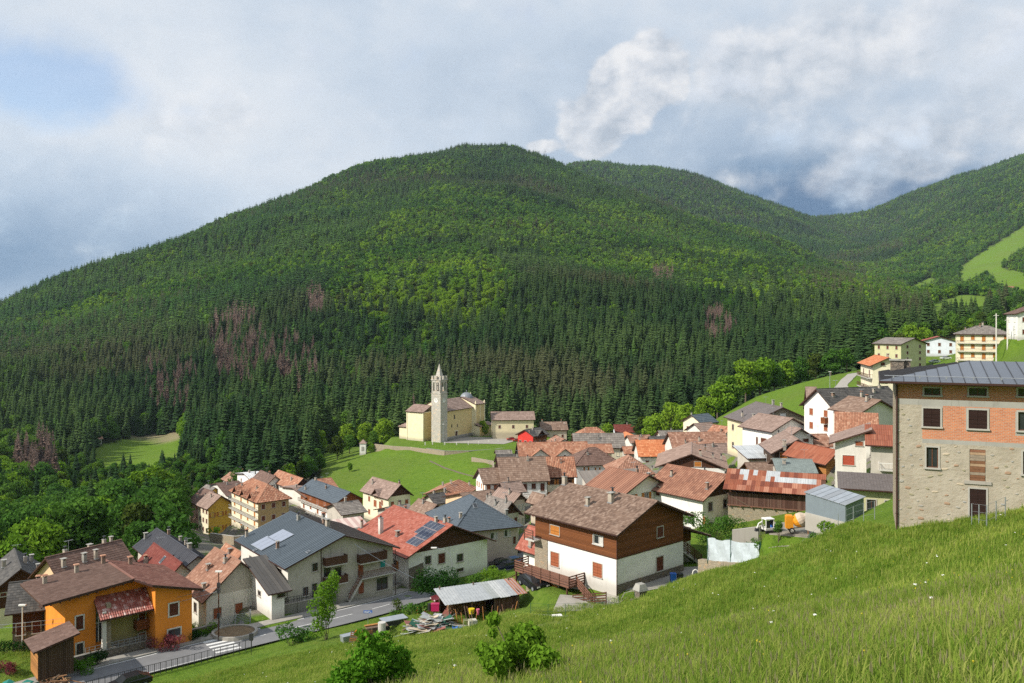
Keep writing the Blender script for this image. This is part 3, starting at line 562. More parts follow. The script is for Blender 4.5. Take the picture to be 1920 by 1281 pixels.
# ================================================================== ground: one sheet through surveyed points
CP = [  # (px, py, distance) of bare ground
 # meadow edge against the village
 (1675,990,62),(1800,975,60),(1920,958,57),(1600,985,74),(1540,1012,79),(1480,1034,81),(1400,1062,84),(1300,1085,88),(1200,1112,90),(1100,1136,89),(1000,1152,87),
 (850,1190,84),(700,1217,83),(600,1224,88),(480,1250,90),(340,1292,85),(1700,1100,40),(1800,1030,47),(1500,1120,56),(1250,1170,66),(1000,1220,70),
 # pads beyond it
 (1345,1086,93.5),(1385,1080,91.5),(1432,1074,88.5),(1350,1050,100),(1410,1050,97),(1490,1062,85),(1450,1040,90),
 (1480,1000,93),(1560,992,86),(1410,985,128),(1540,985,120),(1180,1112,95),(1260,1085,99),(1330,1060,104),(1040,1138,93),(1000,1130,96),
 (950,1062,150),(900,1078,135),(960,1098,118),(880,1112,116),(880,1172,93),(780,1182,95),(930,1120,108),
 # road
 (200,1262,92),(330,1232,97.5),(470,1195,104),(600,1165,109),(700,1140,115),(780,1118,122),(850,1098,130),(120,1285,88),
 (30,1232,95),(-40,1290,88),(-150,1300,86),(-100,1200,110),
 # left slope down into the valley
 (150,1062,170),(60,1040,230),(-80,1050,230),(330,992,235),(270,1045,175),(220,1010,230),(300,960,270),(400,1010,240),(600,1000,220),
 (100,1000,330),(0,950,380),(150,930,420),(-200,950,400),(240,885,490),(180,850,540),(300,850,540),(240,828,590),(320,818,610),(0,860,520),(100,845,560),
 (400,870,420),(500,850,440),(560,830,500),(-300,850,560),(-500,1000,330),(-500,1200,160),
 (100,800,640),(100,700,850),(100,600,1250),(0,700,870),(0,640,1120),(-200,760,700),(-200,680,1150),(-400,740,900),(-400,690,1300),
 # skyline of the near mountain
 (-700,700,1300),(-400,680,1450),(-200,640,1450),(0,592,1500),(100,548,1600),(200,511,1700),(300,477,1850),(400,430,2000),(470,402,2100),(560,371,2250),(640,337,2400),(720,313,2550),(800,300,2700),
 (850,290,2800),(930,281,2900),(980,290,2900),(1060,317,2850),(1100,345,2700),(1250,398,2500),(1440,462,2350),(1600,515,2300),
 # behind it
 (-400,800,2400),(0,760,2600),(300,680,2900),(560,560,3200),(800,450,3500),(930,420,3600),(1060,400,3500),(1100,372,3250),(1250,430,3100),(1440,492,2950),
 (-400,800,4500),(100,760,5000),(600,650,6000),(900,560,6500),
 # second ridge
 (1060,340,3900),(1090,334,3900),(1150,328,4000),(1250,330,4100),(1320,354,4100),(1440,396,4100),(1530,424,4300),(1000,360,4000),(1250,430,6500),(1500,500,6500),
 # right mountain
 (1570,420,5400),(1640,396,5100),(1700,370,4800),(1800,336,4400),(1920,304,4000),(2100,235,3700),(2400,180,3300),(2800,150,2800),
 (1600,450,4300),(1640,475,3300),(1700,440,3900),(1700,500,2600),(1750,560,1500),(1850,475,2400),(1900,540,1300),(1800,590,850),(1920,515,1500),(1920,400,2900),(1800,400,3400),
 (1900,622,450),(1760,655,430),(2100,450,1800),(2100,600,500),(2100,350,3000),(2500,450,1200),(2500,600,500),(1900,500,6500),(2400,450,6500),
 # near mountain flank
 (400,765,640),(400,700,760),(400,600,1000),(400,500,1450),(700,805,520),(700,700,700),(700,600,900),(700,500,1220),(700,400,1800),
 (930,800,500),(930,700,660),(930,600,850),(930,500,1200),(930,400,1750),(930,330,2350),(1200,800,495),(1200,700,640),(1200,600,850),(1200,500,1350),(1200,440,1850),
 (1450,722,560),(1450,650,700),(1450,600,850),(1450,520,1450),(1450,490,1900),(1650,650,650),(1650,600,850),(1650,560,1200),(1560,700,480),
 # upper right meadow and shelf
 (1370,778,330),(1450,748,335),(1540,714,330),(1420,744,385),(1520,770,240),(1590,716,290),(1610,737,230),(1700,692,330),(1740,702,262),(1850,696,262),(1920,640,300),
 (1920,702,150),(2000,720,120),(1800,772,105),(1400,792,480),(1330,800,450),(1300,830,330),(2300,760,100),(2200,680,250),
 # village floor, church terrace, green mound
 (760,829,385),(880,829,395),(940,833,372),(830,834,366),(980,824,400),(700,843,380),(700,872,345),(750,932,290),(850,905,300),(900,884,305),(640,925,305),(620,885,345),(650,860,370),
 (600,850,440),(640,842,430),(860,838,455),(1000,838,470),(1150,835,460),(760,842,450),(800,870,335),(930,862,320),
 (1150,870,260),(1250,860,250),(1050,930,200),(900,990,190),(1200,960,160),(1100,1000,135),(1450,905,150),(1340,990,118),(640,1010,190),(740,1000,200),
]
def TP(x, y):  # plane of the meadow close to the viewer
    return 0.2*x-0.357*y-1.6
pts = [tuple(P(*c)) for c in CP]
for az in range(-80, 81, 16):
    for r in (2.5, 6, 14, 28):
        a = math.radians(az); x, y = r*math.sin(a), r*math.cos(a)
        pts.append((x, y, TP(x, y)))
for az in (-80, -66, -52):
    for r in (50, 85):
        a = math.radians(az); x, y = r*math.sin(a), r*math.cos(a); pts.append((x, y, max(-38.0, TP(x, y)*0.9)))
for az in (62, 80):
    for r in (60, 120, 300, 900):
        a = math.radians(az); x, y = r*math.sin(a), r*math.cos(a); pts.append((x, y, (TP(x, y)+6) if r < 130 else 0.12*r-10))
EXTRA = [  # special buildings: x, y, z taken from their own specs
]
for k in H:
    if k.get('noflat'): continue
    o = k['origin']
    c = o+k['u']*(k['W']/2)+k['v']*(k['D']/2)
    pts.append((c.x, c.y, k['base']))
pts = np.array(pts)
KA = 2.2
def key2(x, y):
    r = np.hypot(x, y); return np.stack([np.arctan2(x, y)*KA, np.log(np.maximum(r, 1.0))], -1)
K = key2(pts[:, 0], pts[:, 1]); R0 = np.hypot(pts[:, 0], pts[:, 1]); val = pts[:, 2]/R0
def U(d2): return np.where(d2 > 1e-12, 0.5*d2*np.log(np.maximum(d2, 1e-12)), 0.0)
n = len(K); d2 = ((K[:, None]-K[None])**2).sum(-1)
A_ = U(d2)+np.eye(n)*2e-4; Pm = np.hstack([np.ones((n, 1)), K])
Mx = np.block([[A_, Pm], [Pm.T, np.zeros((3, 3))]])
sol = np.linalg.solve(Mx, np.concatenate([val, np.zeros(3)])); wt, aff = sol[:n], sol[n:]
def tps(x, y):
    x = np.asarray(x, float).ravel(); y = np.asarray(y, float).ravel()
    q = key2(x, y); out = np.empty(len(x))
    for i in range(0, len(x), 20000):
        qq = q[i:i+20000]
        d = ((qq[:, None]-K[None])**2).sum(-1)
        out[i:i+20000] = U(d) @ wt + aff[0] + qq @ aff[1:]
    return out*np.hypot(x, y)
# smooth value noise in numpy
_rng = np.random.RandomState(5); _tab = _rng.rand(256, 256)
def vnoise(x, y):
    xi = np.floor(x).astype(int); yi = np.floor(y).astype(int); fx = x-xi; fy = y-yi
    fx = fx*fx*(3-2*fx); fy = fy*fy*(3-2*fy)
    g = lambda a, b_: _tab[a & 255, b_ & 255]
    return (g(xi, yi)*(1-fx)+g(xi+1, yi)*fx)*(1-fy)+(g(xi, yi+1)*(1-fx)+g(xi+1, yi+1)*fx)*fy
def fbm(x, y, o=4):
    s = 0; a = 1; t = 0
    for i in range(o):
        s = s+a*vnoise(x*2**i+17*i, y*2**i+5*i); t += a; a *= 0.5
    return s/t-0.5
# road and terraces that cut level strips into the ground: (centre line px,py,Y), width
ROAD_PX = [(-80,1352,80),(60,1302,87),(200,1264,92),(330,1232,97.5),(470,1196,104),(600,1166,109),(700,1142,115),(775,1120,122),(812,1106,128),(838,1094,135)]
ROAD = [P(*c) for c in ROAD_PX]; ROAD_W = 5.4
def seg_dist(x, y, line):
    """distance to polyline, height at the nearest point, signed side, along"""
    best = np.full(len(x), 1e9); z = np.zeros(len(x)); side = np.zeros(len(x)); al = np.zeros(len(x)); acc = 0
    for a, b_ in zip(line[:-1], line[1:]):
        dx, dy = b_.x-a.x, b_.y-a.y; L2 = dx*dx+dy*dy; L = math.sqrt(L2)
        t = np.clip(((x-a.x)*dx+(y-a.y)*dy)/L2, 0, 1); px_, py_ = a.x+t*dx, a.y+t*dy
        d = np.hypot(x-px_, y-py_); m = d < best
        best = np.where(m, d, best); z = np.where(m, a.z+t*(b_.z-a.z), z)
        side = np.where(m, np.sign((x-a.x)*dy-(y-a.y)*dx), side); al = np.where(m, acc+t*L, al); acc += L
    return best, z, side, al
PADS = []    # (polygon xy list, z) flat yards
def smooth(t): t = np.clip(t, 0, 1); return t*t*(3-2*t)
def ground(x, y):
    x = np.asarray(x, float).ravel(); y = np.asarray(y, float).ravel()
    z = tps(x, y); r = np.hypot(x, y)
    far = smooth((r-420)/500)
    z = z+far*(fbm(x/330, y/330, 5)*0.034*np.minimum(r, 2000)+fbm(x/90+9, y/90, 4)*16)
    z = z+smooth((r-4)/25)*(fbm(x/9, y/9, 3)*0.55)*(1-far)
    # level strip for the road
    d, zr, sd_, al = seg_dist(x, y, ROAD)
    k = 1-smooth((d-ROAD_W/2-1.9)/2.6)
    z = z*(1-k)+(zr-0.22)*k
    # house plots
    for h in H:
        if h['Y'] > 420 or h.get('noflat'): continue
        o = h['origin']; lx = (x-o.x)*h['u'].x+(y-o.y)*h['u'].y; ly = (x-o.x)*h['v'].x+(y-o.y)*h['v'].y
        dd = np.maximum(np.maximum(-lx, lx-h['W']), np.maximum(-ly, ly-h['D']))
        m = dd < 3.2
        if m.any():
            kk = 1-smooth((dd[m]-0.2)/3.0); z[m] = z[m]*(1-kk)+(h['base']-0.12)*kk
    for (cx, cy, hx, hy, rz, zz, soft) in PADS:
        cs, sn = math.cos(rz), math.sin(rz); lx = (x-cx)*cs+(y-cy)*sn; ly = -(x-cx)*sn+(y-cy)*cs
        dd = np.maximum(np.abs(lx)-hx, np.abs(ly)-hy); m = dd < soft
        if m.any():
            kk = 1-smooth(dd[m]/soft); z[m] = z[m]*(1-kk)+zz*kk
    return z
def gz(x, y): return float(ground([x], [y])[0])
# level yards: cx, cy, half sizes, rotation, height, soft edge
def pad(px, py, Y, hx, hy, rz, soft=2.0, dz=0.0):
    p = P(px, py, Y); PADS.append((p.x, p.y, hx, hy, math.radians(rz), p.z+dz, soft)); return p

# ------------------------------------------------------------------ land cover, as regions of the real hillside
def inpoly(px, py, poly):
    c = np.zeros(len(px), bool); n = len(poly)
    for i in range(n):
        x1, y1 = poly[i]; x2, y2 = poly[(i+1) % n]
        m = (y1 > py) != (y2 > py)
        c ^= m & (px < (x2-x1)*(py-y1)/((y2-y1) if y2 != y1 else 1e-9)+x1)
    return c
def to_px(x, y, z): return HX+F*x/y, HY-F*z/y
OPEN = [  # clearings and fields beyond the village: (polygon in survey columns/rows, min distance)
 ([(168,842),(240,822),(335,812),(352,852),(332,880),(262,897),(200,884),(170,866)], 430),
 ([(1300,800),(1385,770),(1550,706),(1640,690),(1700,700),(1640,760),(1500,790),(1340,800)], 150),
 ([(1795,545),(1800,500),(1830,480),(1900,436),(1925,420),(1925,470),(1880,500),(1835,530)], 500),
 ([(1800,492),(1850,497),(1925,512),(1925,565),(1870,548),(1850,520)], 500),
 ([(1735,612),(1745,570),(1800,552),(1850,556),(1880,580),(1850,606),(1790,618)], 350),
 ([(1880,600),(1925,560),(1925,612),(1880,622)], 400),
 ([(1690,545),(1745,520),(1770,528),(1720,556)], 500),
 ([(1650,700),(1760,640),(1925,615),(1925,720),(1650,760)], 150),
]
def cover(x, y, z):
    """forest weight 0..1"""
    r = np.hypot(x, y); px, py = to_px(x, np.maximum(y, 1.0), z)
    f = smooth((r-425)/40)
    left = (px < 330) & (r > 165); f = np.where(left, 1.0, f)
    left2 = (px < 600) & (r > 335); f = np.where(left2, 1.0, f)
    rt = (px > 1650) & (r < 520); f = np.where(rt, 0.0, f)
    for poly, mn in OPEN: f = np.where(inpoly(px, py, poly) & (r > mn), 0.0, f)
    f = np.where((y < 2), 0.0, f)
    return f
# level yards (before the sheet is computed)
pad(1232, 1100, 97, 10.0, 5.5, 40, 2.5)              # yard round the chalet, front
pad(1040, 1132, 94, 4.5, 6.0, 40, 2.5)
pad(1506, 996, 91, 3.6, 3.6, -20, 1.4)               # concrete mixer pad
pad(945, 1058, 150, 8, 5, 30, 3)                     # car park
pad(885, 826, 388, 36, 16, 6, 5)                     # church square
pad(875, 1158, 96.5, 6, 3, 22, 3)
def meadow_material():
    m, T, bs = base_mat('meadow_ground')
    O = T.node('ShaderNodeTexCoord').outputs['Object']
    at = T.node('ShaderNodeAttribute', attribute_name='forest').outputs['Fac']
    n1 = T.noise(O, 0.02, 5, 0.6); n2 = T.noise(O, 0.22, 5, 0.62); n3 = T.noise(O, 2.4, 4, 0.65); n4 = T.noise(O, 9.0, 3, 0.6)
    g = T.mix(n2, (0.085, 0.165, 0.014), (0.16, 0.245, 0.03))
    g = T.mix(T.sstep(n1, 0.4, 0.65), g, (0.13, 0.19, 0.03))
    g = T.mix(T.m('MULTIPLY', T.sstep(n3, 0.48, 0.75), 0.6), g, (0.035, 0.08, 0.01))
    g = T.mix(T.m('MULTIPLY', T.sstep(n4, 0.5, 0.8), 0.45), g, (0.14, 0.17, 0.04))
    n5 = T.noise(O, 0.7, 5, 0.7)
    g = T.mix(T.m('MULTIPLY', T.sstep(n5, 0.46, 0.66), 0.55), g, (0.055, 0.125, 0.010))
    ff = T.mix(n2, (0.022, 0.035, 0.012), (0.05, 0.055, 0.025))
    col = T.mix(at, g, ff)
    tr = T.node('ShaderNodeAttribute', attribute_name='bare').outputs['Fac']
    col = T.mix(T.m('MULTIPLY', tr, T.sstep(n3, 0.3, 0.55)), col, (0.26, 0.21, 0.14))
    tw_ = T.node('ShaderNodeAttribute', attribute_name='town').outputs['Fac']
    tc = T.mix(n3, (0.15, 0.135, 0.115), (0.27, 0.245, 0.205))
    col = T.mix(T.m('MULTIPLY', tw_, T.sstep(n2, 0.62, 0.50)), col, tc)
    T.put(bs.inputs['Base Color'], col); bs.inputs['Roughness'].default_value = 0.95; bs.inputs['Specular IOR Level'].default_value = 0.08
    bump(T, bs, T.m('ADD', n3, n4), 0.8, 0.25)
    return m
M_ground = meadow_material()
NA, NR = 640, 620
az = np.radians(np.linspace(-62, 62, NA)); rr = np.exp(np.linspace(math.log(1.6), math.log(7200), NR))
AZ, RR = np.meshgrid(az, rr); GX = (RR*np.sin(AZ)).ravel(); GY = (RR*np.cos(AZ)).ravel()
GZ = ground(GX, GY)
FOREST = cover(GX, GY, GZ)
# worn path across the meadow and bare strips
PATH_M = [P(*c) for c in [(845,1205,80),(960,1195,80),(1080,1172,82),(1180,1140,85),(1220,1128,86)]]
dm, _, _, _ = seg_dist(GX, GY, PATH_M); bare = (1-smooth((dm-0.35)/0.9))*0.6
PATH_F = [P(*c) for c in [(930,1118,108),(965,1100,116),(1005,1085,120)]]
dm, _, _, _ = seg_dist(GX, GY, PATH_F); bare = np.maximum(bare, 1-smooth((dm-1.2)/1.5))
for (bx, by, bY, br) in [(1420,775,330,0),(1230,760,470,26),(1225,745,485,14),(300,800,620,22),(330,812,600,14),(480,805,520,16),(880,480,1250,22),(1070,830,440,0)]:
    if br:
        b0 = P(bx, by, bY); bare = np.maximum(bare, 1-smooth((np.hypot(GX-b0.x, GY-b0.y)-br*0.5)/br))
idx = np.arange(NA*NR).reshape(NR, NA)
Q = np.stack([idx[:-1, :-1], idx[:-1, 1:], idx[1:, 1:], idx[1:, :-1]], -1).reshape(-1, 4)[:, ::-1]
me = bpy.data.meshes.new('ground')
me.vertices.add(NA*NR); me.vertices.foreach_set('co', np.stack([GX, GY, GZ], -1).ravel())
me.loops.add(Q.size); me.loops.foreach_set('vertex_index', Q.ravel())
me.polygons.add(len(Q)); me.polygons.foreach_set('loop_start', np.arange(0, Q.size, 4)); me.polygons.foreach_set('loop_total', np.full(len(Q), 4))
me.polygons.foreach_set('use_smooth', np.ones(len(Q), bool))
me.materials.append(M_ground); me.update()
me.attributes.new('forest', 'FLOAT', 'POINT').data.foreach_set('value', FOREST.astype(np.float32))
GPX, GPY = to_px(GX, np.maximum(GY, 1), GZ); GR = np.hypot(GX, GY)
TOWN = (inpoly(GPX, GPY, [(690,1000),(800,965),(880,935),(905,925),(925,875),(990,838),(1150,815),(1290,803),(1400,812),(1460,835),(1540,800),(1620,800),(1660,900),(1560,915),(1500,905),(1360,905),(1300,960),(1190,960),(1000,960),(960,1066),(860,1066),(760,1095),(600,1130),(420,1160),(250,1150),(150,1110),(230,1070),(340,1010),(350,960),(420,900),(560,890),(640,930),(690,960)]) & (GR > 105) & (GR < 430)).astype(np.float32)
me.attributes.new('town', 'FLOAT', 'POINT').data.foreach_set('value', TOWN)
me.attributes.new('bare', 'FLOAT', 'POINT').data.foreach_set('value', bare.astype(np.float32))
g_ob = new_obj('ground', me); tag(g_ob, 'grassy valley floor and wooded mountain slopes around the village', kind='structure')
# slope behind and beside the viewpoint
mb = MB(); 
for a0 in range(60, 300, 12):
    a1 = a0+12
    for r0, r1 in ((0.0, 6), (6, 40), (40, 200)):
        q = []
        for a, r in ((a0, r0), (a0, r1), (a1, r1), (a1, r0)):
            x, y = r*math.sin(math.radians(a)), r*math.cos(math.radians(a)); q.append((x, y, TP(x, y)*1.0-0.05))
        mb.quad(q[::-1], M_ground)
bg = mb.build('hill_slope'); tag(bg, 'meadow slope rising behind the viewpoint', kind='structure')

# fast lookup of ground height (bilinear on the polar sheet)
_G2 = GZ.reshape(NR, NA); _l0 = math.log(1.6); _dl = (math.log(7200)-_l0)/(NR-1); _a0 = az[0]; _da = az[1]-az[0]
def gfast(x, y):
    x = np.asarray(x, float); y = np.asarray(y, float)
    a = np.clip((np.arctan2(x, y)-_a0)/_da, 0, NA-1.001); r = np.clip((np.log(np.maximum(np.hypot(x, y), 1.61))-_l0)/_dl, 0, NR-1.001)
    ai = a.astype(int); ri = r.astype(int); fa = a-ai; fr = r-ri
    return (_G2[ri, ai]*(1-fa)+_G2[ri, ai+1]*fa)*(1-fr)+(_G2[ri+1, ai]*(1-fa)+_G2[ri+1, ai+1]*fa)*fr
def g1(x, y): return float(gfast(np.array([x]), np.array([y]))[0])
def drop(px, py, Y):
    """ground point under a photo position"""
    p = P(px, py, Y); return Vector((p.x, p.y, g1(p.x, p.y)))
def hit(px, py, lo=4.0, hi=1500):
    """where the view ray through a photo pixel meets the ground"""
    Y = np.exp(np.linspace(math.log(lo), math.log(hi), 900)); x = (px-HX)/F*Y; z = -(py-HY)/F*Y
    b_ = gfast(x, Y) > z
    i = int(np.argmax(b_)) if b_.any() else len(Y)-1
    return Vector((x[i], Y[i], float(gfast(x[i:i+1], Y[i:i+1])[0])))
# strip of road and the like
def ribbon(name, line, w0, w1, dz, mat, kind=None, step=1.5, thick=0.0, follow=False):
    """strip between offsets w0..w1 right of the line"""
    pts_ = []
    for a, b_ in zip(line[:-1], line[1:]):
        L = (b_-a).length; k = max(1, int(L/step))
        for i in range(k): pts_.append(a.lerp(b_, i/k))
    pts_.append(line[-1])
    # smooth the centre line
    for _ in range(6): pts_ = [pts_[0]]+[(pts_[i-1]+pts_[i]*2+pts_[i+1])/4 for i in range(1, len(pts_)-1)]+[pts_[-1]]
    mb = MB(); prev = None; sl = 0.0
    for i, p in enumerate(pts_):
        d = (pts_[min(i+1, len(pts_)-1)]-pts_[max(i-1, 0)]); d.z = 0; d.normalize(); n_ = Vector((d.y, -d.x, 0))
        a, b_ = p+n_*w0, p+n_*w1
        if follow: a.z = g1(a.x, a.y); b_.z = g1(b_.x, b_.y)
        a.z += dz; b_.z += dz
        if prev:
            pa, pb = prev
            mb.quad([pa, pb, b_, a], mat)
            if thick:
                t = Vector((0, 0, thick))
                mb.quad([pa-t, pa, a, a-t], mat); mb.quad([pb, pb-t, b_-t, b_], mat)
        prev = (a, b_)
    o = mb.build(name)
    if kind: o['kind'] = kind
    return o, pts_
# ================================================================== trees
def leafmat(name, c1, c2, trans=0.25, patch=True, hue=None):
    """foliage tone drifts across the hillside and differs from tree to tree"""
    m, T, bs = base_mat(name)
    oi = T.node('ShaderNodeObjectInfo')
    at = T.node('ShaderNodeAttribute', attribute_name='rnd').outputs['Fac']
    n = T.noise(oi.outputs['Location'], 0.0042, 4, 0.6)
    k = T.m('ADD', T.m('MULTIPLY', oi.outputs['Random'], 0.6), T.m('MULTIPLY_ADD', T.sstep(n, 0.40, 0.60), 0.75, -0.22), clamp=True)
    col = T.mix(k, c1, c2)
    col = T.mix(T.m('MULTIPLY', at, 0.5), col, sc(c1, 0.75))
    if hue: col = T.mix(T.sstep(T.noise(oi.outputs['Location'], 0.003, 3, 0.5), 0.52, 0.62), col, hue)
    df = T.node('ShaderNodeBsdfDiffuse'); tl = T.node('ShaderNodeBsdfTranslucent'); mx = T.node('ShaderNodeMixShader')
    T.l.new(col, df.inputs[0]); T.l.new(col, tl.inputs[0]); mx.inputs[0].default_value = trans
    T.l.new(df.outputs[0], mx.inputs[1]); T.l.new(tl.outputs[0], mx.inputs[2])
    out = [x for x in T.n if x.type == 'OUTPUT_MATERIAL'][0]; T.l.new(mx.outputs[0], out.inputs[0]); T.n.remove(bs)
    return m
L_con = leafmat('spruce_needles', (0.036, 0.076, 0.028), (0.098, 0.155, 0.048), 0.20, hue=(0.092, 0.105, 0.050))
L_con2 = leafmat('larch_needles', (0.062, 0.145, 0.040), (0.125, 0.225, 0.050), 0.28)
L_dead = leafmat('dead_needles', (0.165, 0.115, 0.095), (0.27, 0.19, 0.155), 0.1)
L_br = leafmat('broadleaf_foliage', (0.070, 0.165, 0.028), (0.16, 0.28, 0.038), 0.34)
L_br_lt = leafmat('fresh_broadleaf_foliage', (0.14, 0.27, 0.024), (0.25, 0.38, 0.036), 0.38)
L_br_ol = leafmat('olive_foliage', (0.05, 0.085, 0.015), (0.10, 0.12, 0.025), 0.25)
L_bush = leafmat('bush_leaves', (0.10, 0.24, 0.02), (0.20, 0.36, 0.03), 0.38)
L_dkbush = leafmat('laurel_leaves', (0.02, 0.06, 0.012), (0.035, 0.085, 0.015), 0.2)
L_redbush = leafmat('red_shrub_leaves', (0.20, 0.05, 0.06), (0.32, 0.10, 0.12), 0.3)
rs = np.random.RandomState(11)

def conifer(h=25.0, r=3.4, nlev=30, nb=8, mat=L_con, dead=False, bare=0.12, seed=0, sparse=0.0):
    q = np.random.RandomState(seed); V = []; Fc = []; R = []
    def tri(a, b_, c, rv): i = len(V); V.extend([a, b_, c]); Fc.append((i, i+1, i+2)); R.append(rv)
    for l in range(nlev):
        t = (l+q.rand()*0.5)/nlev; z = h*(bare+(1-bare)*t); rad = r*(1-t**1.25)**0.95*(0.78+0.44*q.rand())+0.12 if not dead else r*(1-t)**0.8+0.12
        for b_ in range(nb):
            if q.rand() < sparse: continue
            a = 2*math.pi*(b_/nb+q.rand()*0.16)+l*1.7; L = rad*(0.7+0.45*q.rand()); dr = (0.34 if not dead else 0.22)*L+0.1
            w = L*0.42 if not dead else L*0.2; ca, sa = math.cos(a), math.sin(a); rv = q.rand()
            p0 = np.array([ca*0.08, sa*0.08, z+0.15*L]); p1 = np.array([ca*L, sa*L, z-dr]); pm = p0*0.42+p1*0.58; pm[2] += 0.05*L
            s = np.array([-sa, ca, 0])*w
            pl = pm+s-np.array([0, 0, 0.32*L]); pr = pm-s-np.array([0, 0, 0.32*L])
            tri(p0, pl, p1, rv); tri(p0, p1, pr, rv)
            if not dead:   # hanging twigs below the limb
                hg = pm-np.array([0, 0, 0.55*L+0.1]); tri(p0*0.7+p1*0.3, hg, p1, min(1, rv+0.3))
            else:
                tri(pm, pm+s*0.8+np.array([ca, sa, -0.4])*L*0.25, p1*0.9+p0*0.1, rv)
    me = bpy.data.meshes.new('crown'); me.from_pydata([tuple(v) for v in V], [], Fc); me.materials.append(mat)
    me.attributes.new('rnd', 'FLOAT', 'FACE').data.foreach_set('value', R)
    return me
def trunkmesh(h, r, lean=0.0, mat=None, n=6):
    mb = MB(); mb.tube([(0, 0, -1.2), (0, 0, h*0.3), (lean, 0, h*0.65), (lean*1.4, 0, h*0.97)], [r*1.15, r*0.85, r*0.5, r*0.08], mat or M_ltbark, n, cap=False)
    return mb.mesh('trunk', True)
def crown_leaf(blobs, nleaf, size, mat, seed, droop=0.2, flat=0.55):
    """leaf clumps on and inside a set of ellipsoids (x,y,z,rx,ry,rz)"""
    q = np.random.RandomState(seed); B = np.array(blobs, float); vol = (B[:, 3]*B[:, 4]*B[:, 5])**(0.75)
    pick = q.choice(len(B), nleaf, p=vol/vol.sum()); b_ = B[pick]
    d = q.normal(size=(nleaf, 3)); d /= np.linalg.norm(d, axis=1)[:, None]
    rad = (0.62+0.38*q.rand(nleaf)**0.5)*(1+0.10*q.normal(size=nleaf))
    c = b_[:, :3]+d*b_[:, 3:]*rad[:, None]
    nrm = d*0.8+q.normal(size=(nleaf, 3))*flat; nrm /= np.linalg.norm(nrm, axis=1)[:, None]
    t = np.cross(nrm, q.normal(size=(nleaf, 3))); t /= np.linalg.norm(t, axis=1)[:, None]; s = np.cross(nrm, t)
    sz = size*(0.6+0.8*q.rand(nleaf))[:, None]
    v0 = c-t*sz; v1 = c+s*sz*0.55+nrm*sz*0.12; v2 = c+t*sz-np.array([0, 0, 1])*sz*droop; v3 = c-s*sz*0.55
    V = np.stack([v0, v1, v2, v3], 1).reshape(-1, 3); Fq = np.arange(nleaf*4).reshape(-1, 4)
    # darker leaves sit deeper in the crown by chance only
    R = q.rand(nleaf)
    me = bpy.data.meshes.new('crown'); me.from_pydata(V.tolist(), [], Fq.tolist()); me.materials.append(mat)
    me.attributes.new('rnd', 'FLOAT', 'FACE').data.foreach_set('value', R.astype(np.float32))
    return me
def blobs_round(h, r, n, seed, z0=0.32, tall=1.0):
    q = np.random.RandomState(seed); out = []
    for i in range(n):
        a = q.rand()*6.283; t = q.rand(); z = h*(z0+(0.90-z0)*t)
        prof = math.sin(math.pi*min(1, max(0.0, (t*0.86+0.16))))**0.7
        R = r*prof*(0.25+0.5*q.rand()); br = r*(0.30+0.26*q.rand())
        out.append((R*math.cos(a), R*math.sin(a), z, br, br, br*0.82*tall))
    return out
def limbs(h, r, seed, mat=None, z0=0.25):
    q = np.random.RandomState(seed); mb = MB(); tr = max(0.12, h*0.018)
    mb.tube([(0, 0, -1.0), (0.1, 0, h*0.3), (0.0, 0.15, h*0.55), (0.1, 0.1, h*0.85)], [tr*1.3, tr, tr*0.7, tr*0.15], mat or M_ltbark, 6, cap=False)
    for i in range(6):
        a = i*1.05+q.rand(); z = h*(z0+0.09*i); L = r*(0.6+0.35*q.rand())
        mb.tube([(0.05, 0, z), (math.cos(a)*L*0.5, math.sin(a)*L*0.5, z+L*0.35), (math.cos(a)*L, math.sin(a)*L, z+L*0.62)], [tr*0.5, tr*0.3, tr*0.08], mat or M_ltbark, 4, cap=False)
    return mb.mesh('trunk', True)

PROTO = {}
for i in range(4):
    PROTO['spruce', i] = (conifer(24, [3.6, 4.2, 3.3, 3.9][i], 34, 10, L_con, seed=i, bare=[.08, .14, .1, .2][i]), trunkmesh(25, 0.28))
    PROTO['larch', i] = (conifer(21, [3.7, 4.2, 3.5, 4.0][i], 28, 9, L_con2, seed=20+i, bare=.1, sparse=.15), trunkmesh(23, 0.26))
for i in range(3):
    PROTO['dead', i] = (conifer(22, [3.2, 3.7, 2.9][i], 34, 10, L_dead, True, seed=40+i, sparse=.12), trunkmesh(24, 0.22, mat=plain('dead_bark', (0.17, 0.12, 0.10), 0.9)))
    PROTO['broad', i] = (crown_leaf(blobs_round(15, 5.4, 16, 60+i), 2100, 0.55, L_br, 60+i), limbs(15, 5, 60+i))
    PROTO['fresh', i] = (crown_leaf(blobs_round(13, 5.0, 15, 70+i), 2100, 0.50, L_br_lt, 70+i), limbs(13, 4.6, 70+i))
    PROTO['olive', i] = (crown_leaf(blobs_round(12, 4.8, 14, 80+i), 1700, 0.52, L_br_ol, 80+i), limbs(12, 4.4, 80+i))
# far-away editions of the same trees
FAR = {}
for i in range(3):
    FAR['spruce', i] = conifer(21, 4.4, 12, 7, L_con, seed=100+i, bare=.03)
    FAR['larch', i] = conifer(18, 4.6, 11, 7, L_con2, seed=110+i, bare=.03)
    FAR['broad', i] = crown_leaf(blobs_round(14, 5.6, 10, 120+i, z0=.15), 240, 1.35, L_br, 120+i)
    FAR['fresh', i] = crown_leaf(blobs_round(13, 5.4, 10, 130+i, z0=.15), 240, 1.3, L_br_lt, 130+i)
    FAR['olive', i] = crown_leaf(blobs_round(12, 5.4, 10, 150+i, z0=.15), 220, 1.3, L_br_ol, 150+i)
FAR['dead', 0] = conifer(21, 3.8, 12, 6, L_dead, True, seed=140)

